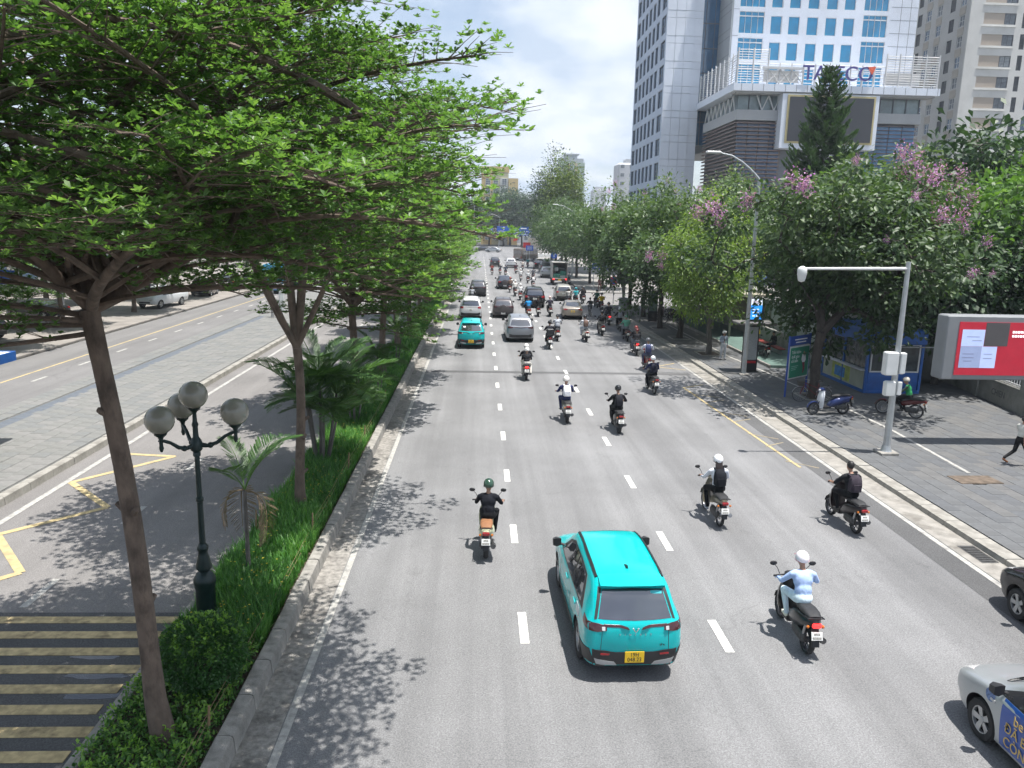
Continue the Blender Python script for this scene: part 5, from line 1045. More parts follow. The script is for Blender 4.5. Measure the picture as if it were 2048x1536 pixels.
# left side furniture
vm_ = thing('ticket_post', 'grey portal shaped ticket post on the paved island', 'ticket post', (-16.1, 61, .16)); MB().tube([(0, 0, 0), (0, 0, 2.35), (.1, 0, 2.55), (.35, 0, 2.62), (.75, 0, 2.62)], .13, 10).build('frame', mk('brushed_steel', (.42, .42, .42), .4, .5, .1, 4), vm_, 50); MB().box((.75, 0, 1.6), (.4, .3, 2.1), b=.04).build('cabinet', BOXW, vm_)
bs = thing('island_shelter', 'white shelter roof with blue edge at the left border of the island', 'bus shelter', (-16.6, 22.4, .16))
MB().box((0, 0, 2.95), (3.0, 6.2, .16), b=.03).build('roof', BOXW, bs); MB().box((0, 3.13, 2.9), (3.06, .06, .3)).build('fascia', KB, bs); MB().box((1.53, 0, 2.9), (.06, 6.2, .3)).build('fascia', KB, bs)
for y in (-2.4, 1.8): MB().tube([(-.9, y, 0), (-.9, y, 2.9)], .07, 8).build('post', GALV, bs)
MB().box((-1.3, 0, 1.2), (.08, 5.0, 2.0)).build('back_panel', KP, bs)
bsg = MB().box((-31, 52, 3.6), (1.5, .1, .9), rz=.2, b=.02).build('blue_signboard', SGN_B); tag(bsg, 'small blue signboard among the trees at far left', 'sign'); MB().tube([(-31, 52.1, .1), (-31, 52.1, 3.2)], .05, 6).build('post', GALV, bsg)
# ------------------------------------------------------------------ cars
GLASS = mk('car_glass', (.17, .18, .20), .03, .85, .1, 2, spec=1.0, coat=.5)
TRIM = mk('car_trim', (.018, .018, .02), .5, 0, .15, 8); TYRE = mk('tyre', (.022, .022, .023), .85, 0, .15, 15, bump=.3, bs=60); ALLOY = mk('alloy', (.42, .43, .44), .35, .7, .1, 6); ALLOY_D = mk('alloy_dark', (.10, .10, .11), .35, .6, .1, 6)
CHROME = mk('chrome', (.62, .63, .65), .15, .9, .05, 4); TAIL = mk('tail_red', (.28, .012, .015), .18, 0, .1, 6, coat=.6); TAIL_D = mk('tail_smoked', (.05, .012, .014), .15, 0, .1, 6, coat=.6); LAMPW = mk('lamp_clear', (.5, .5, .5), .15, 0, .1, 6, coat=.6)
PLATE_W = mk('plate_white', (.72, .72, .70), .5, 0, .05, 10); PLATE_Y = mk('plate_yellow', (.75, .48, .02), .5, 0, .05, 10); INK = mk('plate_ink', (.02, .02, .02), .6); SILV = mk('trim_silver', (.38, .39, .40), .35, .5, .05, 5)
BRAKE = mk('brake_lit', (.8, .02, .02), .3, 0, .02, 3, emit=1.6)
def pchip(xs, ys, q):
    xs = np.array(xs, float); ys = np.array(ys, float); h = np.diff(xs); d = np.diff(ys) / h; m = np.zeros(len(xs))
    for i in range(1, len(xs) - 1):
        if d[i - 1] * d[i] > 0: w1 = 2 * h[i] + h[i - 1]; w2 = h[i] + 2 * h[i - 1]; m[i] = (w1 + w2) / (w1 / d[i - 1] + w2 / d[i])
    m[0] = d[0]; m[-1] = d[-1]; i = np.clip(np.searchsorted(xs, q, 'right') - 1, 0, len(xs) - 2); t = (q - xs[i]) / h[i]
    return (1 + 2 * t) * (1 - t) ** 2 * ys[i] + t * (1 - t) ** 2 * h[i] * m[i] + t * t * (3 - 2 * t) * ys[i + 1] + t * t * (t - 1) * h[i] * m[i + 1]
def catmull(P, n):
    out = []
    for i in range(len(P) - 1):
        p0 = P[max(i - 1, 0)]; p1 = P[i]; p2 = P[i + 1]; p3 = P[min(i + 2, len(P) - 1)]
        for k in range(n):
            t = k / n; out.append(.5 * ((2 * p1) + (-p0 + p2) * t + (2 * p0 - 5 * p1 + 4 * p2 - p3) * t * t + (-p0 + 3 * p1 - 3 * p2 + p3) * t ** 3))
    out.append(P[-1]); return np.array(out)
def body_loft(st, axles, ra, L):
    st = np.array(st, float); ys = []
    for a, b in zip(st[:-1, 0], st[1:, 0]): ys += list(np.linspace(a, b, max(2, int((b - a) / .07)), endpoint=False))
    ys = np.array(ys + [st[-1, 0]]); prm = [pchip(st[:, 0], st[:, k], ys) for k in range(1, 8)]; rings = []
    for i, y in enumerate(ys):
        z0, ws, wm, zb, wb, wr, zr = [p[i] for p in prm]
        P = np.array([(0, z0), (.6 * ws, z0), (ws * .95, z0 + .015), (ws, z0 + .10), (wm, z0 + .48 * (zb - z0)), (wm * .985, zb - .14 * (zb - z0)), (wb, zb), (wb + (wr - wb) * .55 + .012, zb + (zr - zb) * .52), (wr + .025, zr - .10 * (zr - zb) - .015), (wr * .78, zr - .004), (0, zr + .012)])
        h = catmull(P, 3); full = [(x, y, z) for x, z in h] + [(-x, y, z) for x, z in h[-2:0:-1]]; rings.append(full)
    b = MB(); b.loft(rings); me = b.mesh('body', [TRIM, TRIM], None)
    o = bpy.data.objects.new('tmp', me); COL.objects.link(o); cut = []
    for ya in axles:
        c = MB(); c.lathe([(ra, -1.2), (ra, 1.2)], 36, M=Matrix.Rotation(math.pi / 2, 3, 'Y'), c=(0, ya, .335)); co = c.build('cut', TRIM); cut.append(co)
        m = o.modifiers.new('b', 'BOOLEAN'); m.operation = 'DIFFERENCE'; m.solver = 'EXACT'; m.object = co
    dg = bpy.context.evaluated_depsgraph_get(); me2 = bpy.data.meshes.new_from_object(o.evaluated_get(dg))
    for c in cut + [o]: bpy.data.objects.remove(c)
    me2.materials.clear(); me2.materials.append(TRIM); me2.materials.append(TRIM); idx = []
    for p in me2.polygons:
        c = p.center; idx.append(1 if any(abs(math.hypot(c.y - ya, c.z - .335) - ra) < .012 and abs(p.normal.x) < .3 for ya in axles) or (p.normal.z < -.8 and c.z < .5) else 0)
    me2.polygons.foreach_set('material_index', idx); me2.polygons.foreach_set('use_smooth', [True] * len(me2.polygons)); me2.set_sharp_from_angle(angle=R_(38)); me2.update()
    bv = BVHTree.FromPolygons([v.co[:] for v in me2.vertices], [p.vertices[:] for p in me2.polygons])
    return me2, bv
AX = {'L': (Vector((-3, 0, 0)), Vector((1, 0, 0))), 'R': (Vector((3, 0, 0)), Vector((-1, 0, 0))), 'B': (Vector((0, -3, 0)), Vector((0, 1, 0))), 'F': (Vector((0, 9, 0)), Vector((0, -1, 0))), 'T': (Vector((0, 0, 5)), Vector((0, 0, -1)))}
def resample(pl, n):
    pl = np.array(pl, float); d = np.r_[0, np.cumsum(np.linalg.norm(np.diff(pl, axis=0), axis=1))]; q = np.linspace(0, d[-1], n); return np.stack([np.interp(q, d, pl[:, k]) for k in (0, 1)], 1)
def patch(name, parent, mat, bv, ax, bot, top, cols=8, rows=4, off=.006, skirt=.02, smooth=40):
    o0, dr = AX[ax]; b = resample(bot, cols + 1); t = resample(top, cols + 1); V = []; 
    for j in range(rows + 1):
        for i in range(cols + 1):
            p = b[i] + (t[i] - b[i]) * j / rows
            org = o0 + (Vector((0, p[0], p[1])) if ax in 'LR' else Vector((p[0], 0, p[1])) if ax in 'BF' else Vector((p[0], p[1], 0)))
            h = bv.ray_cast(org, dr)
            if h[0] is None:
                q = bv.find_nearest(org + dr * 2.4); h = (q[0], q[1])
            nn = h[1] if h[1].dot(dr) < 0 else -h[1]; V.append(h[0] + (nn * .6 - dr * .4) * off)
    m = MB(); W = cols + 1; F = []
    flip = ax in 'LF' or ax == 'L'
    for j in range(rows):
        for i in range(cols):
            f = (j * W + i, j * W + i + 1, j * W + W + i + 1, j * W + W + i); F.append(f)
    m.add(V, F); edge = [i for i in range(W)] + [j * W + cols for j in range(1, rows + 1)] + [rows * W + i for i in range(cols - 1, -1, -1)] + [j * W for j in range(rows - 1, 0, -1)]
    base = len(m.v); m.v.extend([tuple(Vector(m.v[e]) + dr * skirt) for e in edge]); n = len(edge)
    for i in range(n): m.f.append((edge[i], base + i, base + (i + 1) % n, edge[(i + 1) % n])); m.mi.append(0)
    me = m.mesh(name, mat, smooth); bm = bmesh.new(); bm.from_mesh(me); bmesh.ops.recalc_face_normals(bm, faces=bm.faces)
    c = sum((f.normal.dot(dr) * f.calc_area() for f in bm.faces[:rows * cols]), 0.0)
    if c > 0: bmesh.ops.reverse_faces(bm, faces=bm.faces)
    bm.to_mesh(me); bm.free(); return inst(name, me, parent)
def wheel_meshes(r, w, dark=False, spokes=5):
    ty = MB().lathe([(r * .66, -w / 2), (r * .93, -w / 2), (r, -w / 2 + .03), (r, w / 2 - .03), (r * .93, w / 2), (r * .66, w / 2), (r * .62, w / 2 - .02), (r * .62, -w / 2 + .02), (r * .66, -w / 2)], 28, M=Matrix.Rotation(math.pi / 2, 3, 'Y'), cap=False).mesh('tyre', TYRE, 30)
    rm = MB(); A = Matrix.Rotation(math.pi / 2, 3, 'Y')
    for s in (-1, 1):
        rm.lathe([(r * .66, s * (w / 2 - .01)), (r * .60, s * (w / 2 - .015)), (r * .58, s * (w / 2 - .06))], 24, M=A, cap=False); rm.lathe([(.06, s * (w / 2 - .045)), (.05, s * (w / 2 - .02)), (.02, s * (w / 2 - .015))], 12, M=A)
        for k in range(spokes):
            a = 6.2832 * k / spokes; d = Vector((0, math.cos(a), math.sin(a))); t = Vector((0, -math.sin(a), math.cos(a)))
            x = s * (w / 2 - .03)
            rm.add([Vector((x, 0, 0)) + d * .03 - t * .035, Vector((x, 0, 0)) + d * .03 + t * .035, Vector((x + s * .012, 0, 0)) + d * r * .61 + t * .05, Vector((x + s * .012, 0, 0)) + d * r * .61 - t * .05, Vector((x - s * .02, 0, 0)) + d * .03 - t * .03, Vector((x - s * .02, 0, 0)) + d * .03 + t * .03, Vector((x - s * .02, 0, 0)) + d * r * .61 + t * .04, Vector((x - s * .02, 0, 0)) + d * r * .61 - t * .04], [(0, 1, 2, 3), (0, 4, 5, 1), (1, 5, 6, 2), (2, 6, 7, 3), (3, 7, 4, 0)])
    rm.lathe([(r * .57, -.01), (r * .57, .01)], 20, M=A, m=1)
    return ty, rm.mesh('rim', [ALLOY_D if dark else ALLOY, TRIM], 35)
def add_wheel(root, wm, loc):
    w = inst('wheel', wm[0], root, loc); inst('rim', wm[1], w); return w
def plate(root, bv, z, mat, y=None, lines=None, w=.33, h=.17):
    hit = bv.ray_cast(Vector((0, -3, z)), Vector((0, 1, 0))); yy = hit[0].y - .02
    p = MB().box((0, yy, z), (w, .012, h), b=.004).build('license_plate', mat, root)
    if lines:
        for k, tx in enumerate(lines):
            o = inst('plate_number', text_mesh(tx, h * .52, INK, .001), p, (0, yy - .0085, z + h * .22 - k * h * .44)); o.rotation_euler = (math.pi / 2, 0, 0); o.scale = (.95, 1, 1)
    else:
        for k in range(2): MB().box((0, yy - .008, z + h * .22 - k * h * .44), (w * (.5 + .22 * k), .004, h * .26)).build('plate_number', mk('plate_blur', (.30, .29, .27), .6, 0, .6, 60), p)
def car(kind, st, H, L, W, axles, zwin, rear, side, roofy, plate_z, extras=True, wr=.335):
    """prototype car; rear = (zbot, wbot, ztop, wtop) of the rear glass, side = list of (bottom, top) window polylines"""
    root = bpy.data.objects.new(kind, None); link(root)
    me, bv = body_loft(st, axles, wr + .055, L); body = inst('body', me, root)
    wm = wheel_meshes(wr, .2)
    for ya in axles:
        for s in (-1, 1): add_wheel(root, wm, (s * (W / 2 - .125), ya, wr))
    zb, wb, zt, wt = rear
    patch('rear_window', root, GLASS, bv, 'B', [(-wb, zb), (-wb * .5, zb - .015), (0, zb - .02), (wb * .5, zb - .015), (wb, zb)], [(-wt, zt), (0, zt + .015), (wt, zt)], 14, 5)
    ws = zwin
    patch('windscreen', root, GLASS, bv, 'F', [(-ws[1], ws[0]), (0, ws[0] - .03), (ws[1], ws[0])], [(-ws[3], ws[2]), (0, ws[2] + .02), (ws[3], ws[2])], 12, 5)
    for sd in 'LR':
        for nm, b, t in side: patch(nm, root, GLASS if nm == 'side_window' else TRIM, bv, sd, b, t, 12, 4, .006 if nm == 'side_window' else .0035)
    for s in (-1, 1):
        x = W / 2 + .07; y = ws[4]; z = ws[0] + .06
        mb = MB().loft([[(s * (x + dx * .5) , y + dy, z + dz) for dx, dy, dz in ring] for ring in [[(-.18, .0, -.06), (-.18, .09, -.05), (-.18, .09, .05), (-.18, .0, .07)], [(.02, -.03, -.08), (.02, .13, -.06), (.02, .13, .06), (.02, -.03, .09)], [(.16, -.02, -.06), (.16, .1, -.05), (.16, .1, .04), (.16, -.02, .07)]]])
        mb.tube([(s * (x - .2), y + .05, z - .09), (s * (x - .02), y + .05, z - .03)], .025, 6)
        inst('mirror', mb.mesh('mirror', TRIM, 60), root)
    return root, bv, body
SUV_ST = [(0, .34, .60, .69, .88, .65, .52, .95), (.05, .28, .71, .79, .95, .76, .62, 1.04), (.16, .26, .79, .855, 1.0, .82, .65, 1.17), (.33, .25, .84, .88, 1.02, .84, .645, 1.38), (.56, .25, .85, .885, 1.03, .845, .63, 1.545), (1.1, .22, .86, .885, 1.02, .845, .62, 1.60), (1.9, .2, .86, .885, .995, .845, .62, 1.615), (2.5, .2, .86, .885, .98, .84, .61, 1.55), (2.9, .2, .86, .885, .965, .835, .605, 1.37), (3.3, .21, .85, .88, .95, .82, .62, 1.10), (3.65, .22, .83, .87, .915, .79, .62, 1.0), (4.0, .24, .77, .83, .84, .72, .54, .895), (4.2, .27, .66, .73, .74, .63, .44, .77), (4.3, .33, .5, .57, .6, .5, .34, .65)]
SUV_SIDE = [('window_surround', [(.50, 1.02), (1.7, 1.0), (3.2, .98)], [(.92, 1.43), (1.5, 1.475), (2.3, 1.46), (2.75, 1.30)]), ('side_window', [(.74, 1.05), (1.62, 1.03)], [(1.0, 1.39), (1.62, 1.44)]), ('side_window', [(1.70, 1.03), (2.98, 1.0)], [(1.70, 1.44), (2.2, 1.43), (2.55, 1.33)])]
def tail_lights(root, bv, x0, x1, z0, z1, mat=TAIL, y1=.42):
    for s, sd in ((-1, 'L'), (1, 'R')):
        patch('tail_light', root, mat, bv, 'B', [(s * x0, z0 + .02), (s * (x0 + x1) / 2, z0), (s * x1, z0)], [(s * x0, z1 - .03), (s * (x0 + x1) / 2, z1), (s * x1, z1)], 6, 3, .008)
def common(root, bv, L, zt=.50, zl=.32, xw=.7, cl=TRIM):
    patch('rear_bumper', root, cl, bv, 'B', [(-xw, zl + .02), (0, zl), (xw, zl + .02)], [(-xw, zt + .06), (-xw * .7, zt), (xw * .7, zt), (xw, zt + .06)], 14, 3, .010)
    for s in (-1, 1): patch('headlight', root, LAMPW, bv, 'F', [(s * .42, .70), (s * .66, .72)], [(s * .42, .78), (s * .68, .84)], 5, 2, .008)
    patch('grille', root, TRIM, bv, 'F', [(-.45, .45), (.45, .45)], [(-.5, .62), (.5, .62)], 8, 2, .008)
def set_paint(root, m):
    for c in KIDS.get(root, root.children):
        if c.name.split('.')[0] in ('body', 'spoiler', 'mirror_cap'): c.material_slots[0].link = 'OBJECT'; c.material_slots[0].material = m
def finish(root): KIDS[root] = list(root.children); [KIDS.setdefault(c, list(c.children)) for c in root.children]
# near teal taxi
TEAL = paint('teal', (.0, .42, .435), .22); taxi, bvx, _b = car('suv_proto', SUV_ST, 1.61, 4.3, 1.77, (.80, 3.41), (1.06, .60, 1.44, .55, 3.02), (1.075, .64, 1.43, .535), SUV_SIDE, 0, .48)
tail_lights(taxi, bvx, .50, .80, .90, 1.02, TAIL_D)
for s in (-1, 1):
    patch('light_bar', taxi, TAIL_D, bvx, 'B', [(s * .10, .925), (s * .25, .965), (s * .55, .975)], [(s * .13, .965), (s * .25, 1.0), (s * .55, 1.01)], 8, 2, .010)
    patch('reverse_lamp', taxi, LAMPW, bvx, 'B', [(s * .53, .925), (s * .585, .925)], [(s * .53, .975), (s * .585, .975)], 2, 2, .014)
    patch('tail_light', taxi, TAIL_D, bvx, 'LR'[s > 0], [(.10, .90), (.30, .93)], [(.14, 1.01), (.36, 1.05)], 5, 3, .008); patch('bumper_corner', taxi, TRIM, bvx, 'LR'[s > 0], [(.05, .33), (.44, .29)], [(.05, .60), (.42, .56)], 6, 3, .010)
    patch('skid_trim', taxi, SILV, bvx, 'B', [(s * .30, .325), (s * .66, .345)], [(s * .36, .385), (s * .70, .44)], 6, 2, .018)
    patch('bumper_reflector', taxi, TAIL, bvx, 'B', [(s * .45, .50), (s * .60, .51)], [(s * .44, .525), (s * .60, .54)], 4, 1, .018)
    patch('roof_rail', taxi, TRIM, bvx, 'T', [(s * .575, .62), (s * .575, 1.5), (s * .555, 2.55)], [(s * .615, .62), (s * .615, 1.5), (s * .59, 2.55)], 14, 1, .022)
    patch('wheel_arch_trim', taxi, TRIM, bvx, 'LR'[s > 0], [(1.18, .27), (3.02, .25)], [(1.2, .36), (3.0, .36)], 12, 1, .008)
    for y in (1.62, 2.85): patch('door_seam', taxi, TRIM, bvx, 'LR'[s > 0], [(y, .36), (y + .012, .36)], [(y, 1.0), (y + .012, 1.0)], 1, 8, .002)
    for y in (1.0, 1.95): patch('door_handle', taxi, MATS['paint_teal'], bvx, 'LR'[s > 0], [(y, .86), (y + .19, .86)], [(y, .90), (y + .19, .90)], 4, 1, .03)
    patch('door_sticker', taxi, mk('sticker_pale', (.55, .66, .68), .5, 0, .4, 10), bvx, 'LR'[s > 0], [(.66, .80), (.92, .80)], [(.70, .96), (.94, .96)], 3, 2, .003)
    patch('gate_seam', taxi, TRIM, bvx, 'B', [(s * .595, .56), (s * .603, .56)], [(s * .575, .92), (s * .583, .92)], 1, 6, .002)
    patch('spoiler_side', taxi, TRIM, bvx, 'B', [(s * .66, 1.07), (s * .71, 1.06)], [(s * .545, 1.44), (s * .60, 1.46)], 2, 6, .0045)
patch('rear_bumper', taxi, TRIM, bvx, 'B', [(-.72, .30), (-.3, .255), (.3, .255), (.72, .30)], [(-.74, .60), (-.5, .575), (-.36, .545), (.36, .545), (.5, .575), (.74, .60)], 18, 4, .012)
for s in (-1, 1): patch('headlight', taxi, LAMPW, bvx, 'F', [(s * .42, .70), (s * .66, .72)], [(s * .42, .78), (s * .68, .84)], 5, 2, .008)
patch('windscreen_band', taxi, TRIM, bvx, 'T', [(-.55, 2.50), (.55, 2.50)], [(-.55, 2.53), (.55, 2.53)], 8, 1, .003)
sp = MB(); sp.loft([[(-.57, y, z1), (-.3, y - d, z1 + .012), (.3, y - d, z1 + .012), (.57, y, z1), (.57, y, z2), (-.57, y, z2)] for y, d, z1, z2 in ((.66, .0, 1.565, 1.54), (.5, .02, 1.55, 1.50), (.34, .05, 1.515, 1.475))]); sp.build('spoiler', [TEAL], taxi, 50)
MB().loft([[(-.03, .80, 1.585), (.03, .80, 1.585), (.03, 1.0, 1.59), (-.03, 1.0, 1.59)], [(-.008, .80, 1.655), (.008, .80, 1.655), (.012, .9, 1.62), (-.012, .9, 1.62)]]).build('antenna_fin', TRIM, taxi)
MB().box((.17, .15, 1.115), (.36, .02, .022), rot=Matrix.Rotation(-.06, 3, 'Y')).build('wiper', TRIM, taxi)
for s in (-1, 1): MB().prism([(0, .90), (s * .035, .965), (s * .062, .965), (s * .012, .895)], 0.018, .03, M=Matrix(((1, 0, 0), (0, 0, -1), (0, 1, 0)))).build('badge', CHROME, taxi)
plate(taxi, bvx, .465, PLATE_Y, lines=('19H', '048.23'), w=.34, h=.19)
for k, ch in enumerate('VINFAST'):
    h = bvx.ray_cast(Vector((-.27 + .09 * k, -3, .845)), Vector((0, 1, 0))); o = inst('badge_letter', text_mesh(ch, .045, CHROME, .003), taxi, (-.27 + .09 * k, h[0].y - .006, .845)); o.rotation_euler = (R_(83), 0, 0)
h = bvx.ray_cast(Vector((.5, -3, .67)), Vector((0, 1, 0))); o = inst('badge_letter', text_mesh('VF e34', .055, TRIM, .003), taxi, (.5, h[0].y - .006, .67)); o.rotation_euler = (R_(88), 0, .28)
h = bvx.ray_cast(Vector((.42, -3, 1.40)), Vector((0, 1, 0))); o = MB().box((.42, h[0].y - .012, 1.40), (.2, .004, .05), rot=Matrix.Rotation(-.6, 3, 'X')).build('window_sticker', mk('sticker_teal', (.05, .45, .5), .5), taxi)
finish(taxi)
taxi2 = copy_tree(taxi)      # second taxi before painting the first
for r_, loc, rz, lb in ((taxi, (2.66, 11.72, 0), R_(1.6), 'near turquoise taxi SUV with yellow plate in the middle lane'), (taxi2, (-.5, 47.6, 0), 0, 'farther turquoise taxi SUV with white sticker in its rear window')):
    r_.name = 'taxi_suv'; r_.location = loc; r_.rotation_euler = (0, 0, rz); tag(r_, lb, 'taxi', 'turquoise taxis'); set_paint(r_, TEAL); r_.scale = (.965, 1.06, 1.05)
_hs = bvx.ray_cast(Vector((-.42, -3, 1.30)), Vector((0, 1, 0))); MB().box((-.42, _hs[0].y - .014, 1.30), (.16, .004, .10), rot=Matrix.Rotation(-.6, 3, 'X')).build('window_sticker', mk('sticker_white', (.7, .7, .7), .5), taxi2)
# generic prototypes
def lighter(root, bv, z0, z1, x0, x1, mat=TAIL): tail_lights(root, bv, x0, x1, z0, z1, mat)
suvA, bvA, _ = car('suv_proto', SUV_ST, 1.61, 4.3, 1.77, (.80, 3.41), (1.06, .60, 1.44, .55, 3.02), (1.075, .64, 1.43, .535), SUV_SIDE, 0, .48)
common(suvA, bvA, 4.3); tail_lights(suvA, bvA, .48, .80, .90, 1.02, TAIL_D); patch('light_bar', suvA, TAIL_D, bvA, 'B', [(-.5, .97), (0, .92), (.5, .97)], [(-.5, 1.0), (0, .96), (.5, 1.0)], 10, 1, .010)
for s in (-1, 1): patch('roof_rail', suvA, TRIM, bvA, 'T', [(s * .575, .62), (s * .555, 2.55)], [(s * .615, .62), (s * .59, 2.55)], 12, 1, .022)
MB().loft([[(-.03, .80, 1.585), (.03, .80, 1.585), (.03, 1.0, 1.59), (-.03, 1.0, 1.59)], [(-.008, .80, 1.655), (.008, .80, 1.655), (.012, .9, 1.62), (-.012, .9, 1.62)]]).build('antenna_fin', TRIM, suvA)
finish(suvA)
MPV_ST = [(0, .42, .62, .74, .9, .70, .58, 1.0), (.05, .34, .76, .84, 1.0, .81, .66, 1.14), (.14, .3, .84, .89, 1.06, .86, .68, 1.34), (.3, .27, .87, .92, 1.08, .88, .68, 1.56), (.55, .25, .88, .925, 1.08, .88, .67, 1.68), (1.2, .23, .89, .925, 1.06, .88, .67, 1.72), (2.4, .22, .89, .925, 1.03, .88, .66, 1.72), (3.0, .22, .89, .925, 1.02, .87, .65, 1.62), (3.45, .22, .89, .92, 1.0, .86, .64, 1.38), (3.8, .22, .87, .91, .98, .84, .66, 1.12), (4.2, .24, .84, .89, .92, .79, .62, 1.02), (4.55, .26, .76, .82, .82, .7, .5, .9), (4.72, .3, .6, .68, .66, .58, .4, .74), (4.78, .36, .48, .54, .58, .46, .32, .64)]
MPV_SIDE = [('window_surround', [(.40, 1.06), (2, 1.04), (3.7, 1.02)], [(.55, 1.5), (1.5, 1.6), (2.6, 1.58), (3.2, 1.40)]), ('side_window', [(.5, 1.09), (1.3, 1.08)], [(.62, 1.46), (1.3, 1.55)]), ('side_window', [(1.38, 1.08), (2.25, 1.07)], [(1.38, 1.55), (2.25, 1.55)]), ('side_window', [(2.33, 1.06), (3.5, 1.05)], [(2.33, 1.55), (2.6, 1.54), (3.05, 1.42)])]
mpv, bvM, _ = car('mpv_proto', MPV_ST, 1.72, 4.78, 1.85, (.95, 3.85), (1.10, .64, 1.54, .58, 3.5), (1.14, .70, 1.55, .60), MPV_SIDE, 0, .75)
common(mpv, bvM, 4.78, .55, .34, .78); tail_lights(mpv, bvM, .58, .84, .92, 1.10, TAIL); patch('light_bar', mpv, TAIL_D, bvM, 'B', [(-.58, 1.04), (0, 1.03), (.58, 1.04)], [(-.58, 1.07), (0, 1.06), (.58, 1.07)], 10, 1, .010); plate(mpv, bvM, .82, PLATE_W)
for s in (-1, 1): patch('roof_rail', mpv, TRIM, bvM, 'T', [(s * .62, .6), (s * .60, 3.0)], [(s * .66, .6), (s * .64, 3.0)], 12, 1, .03)
finish(mpv)
SED_ST = [(0, .38, .62, .70, .80, .66, .5, .9), (.05, .33, .72, .78, .88, .74, .58, .985), (.25, .28, .80, .84, .92, .79, .62, 1.03), (.6, .24, .83, .86, .94, .81, .62, 1.06), (.95, .22, .84, .865, .95, .82, .60, 1.2), (1.35, .2, .85, .865, .95, .82, .58, 1.39), (2.0, .2, .85, .865, .945, .82, .58, 1.465), (2.6, .2, .85, .865, .94, .82, .58, 1.43), (3.0, .2, .85, .865, .935, .815, .58, 1.27), (3.4, .21, .84, .86, .92, .81, .60, 1.04), (3.8, .22, .82, .85, .86, .78, .58, .93), (4.15, .24, .74, .79, .78, .7, .5, .83), (4.32, .28, .64, .69, .70, .62, .42, .74), (4.4, .32, .5, .56, .58, .5, .35, .62)]
SED_SIDE = [('window_surround', [(.85, .97), (2, .96), (3.3, .95)], [(1.35, 1.31), (2.0, 1.37), (2.5, 1.34), (2.85, 1.20)]), ('side_window', [(1.05, .99), (1.98, .98)], [(1.4, 1.27), (1.98, 1.34)]), ('side_window', [(2.05, .98), (3.1, .97)], [(2.05, 1.34), (2.4, 1.32), (2.75, 1.19)])]
def sedan_proto():
    r, bv, _ = car('sedan_proto', SED_ST, 1.47, 4.4, 1.73, (.92, 3.50), (1.02, .58, 1.33, .50, 3.08), (1.10, .60, 1.35, .50), SED_SIDE, 0, .8, wr=.315)
    common(r, bv, 4.4, .36, .3, .66); tail_lights(r, bv, .44, .76, .80, .93, TAIL); return r, bv
sed, bvS = sedan_proto(); finish(sed)
sedT, bvT = sedan_proto()       # the blue-doored taxi at the lower right
BLUE_W = mk('door_wrap_blue', (.008, .06, .30), .3, 0, .06, 4, coat=.5); GOLD = mk('wrap_letter', (.55, .38, .10), .4)
for sd in 'LR':
    patch('door', sedT, BLUE_W, bvT, sd, [(1.0, .30), (3.02, .27)], [(1.0, .955), (3.08, .945)], 16, 6, .008)
    patch('indicator', sedT, LAMPW, bvT, sd, [(3.22, .78), (3.32, .78)], [(3.22, .815), (3.32, .815)], 2, 1, .012)
    patch('door_seam', sedT, TRIM, bvT, sd, [(2.0, .30), (2.012, .30)], [(2.0, .95), (2.012, .95)], 1, 8, .011)
for tx, y, z, s in (('be car', 2.78, .80, .21), ('ĐÃ BẬT', 2.93, .60, .20), ('CÒN', 2.92, .40, .20)):
    o = inst('door_lettering', text_mesh(tx, s, GOLD, .002, 'LEFT'), sedT, (-.885, y, z)); o.rotation_euler = (math.pi / 2, 0, -math.pi / 2)
_h = MB().lathe([(.10, 0), (.10, .004)], 20, M=Matrix.Rotation(math.pi / 2, 3, 'Y')); hh = bvT.ray_cast(Vector((-3, 3.34, .83)), Vector((1, 0, 0))); q = _h.build('round_sticker', mk('sticker_blue', (.10, .16, .32), .5, 0, .5, 30), sedT); q.location = (hh[0].x - .01, 3.34, .84)
plate(sedT, bvT, .62, PLATE_Y); finish(sedT)
sedT.name = 'taxi_sedan'; sedT.location = (8.5, 6.72, 0); tag(sedT, 'silver taxi sedan with lettered blue door cut off at lower right', 'taxi'); set_paint(sedT, paint('silver', (.40, .42, .43), .35, .5))
for r in (sed,): plate(r, bvS, .70, PLATE_Y)
KIDS.clear(); [finish(r) for r in (taxi, suvA, mpv, sed, sedT)]
PAINTS = dict(silver=paint('silver', (.40, .42, .43), .35, .5), white=paint('white', (.62, .63, .64)), brown=paint('brown_grey', (.085, .075, .078), .3, .3), black=paint('black', (.008, .008, .009), .22), navy=paint('navy', (.03, .035, .05), .25, .3), beige=paint('beige', (.30, .265, .225), .33, .4), dgrey=paint('dark_grey', (.05, .052, .055), .28, .3), lgrey=paint('light_grey', (.27, .285, .31), .3, .5), red=paint('red', (.3, .02, .02)), champagne=paint('champagne', (.36, .35, .31), .33, .4))
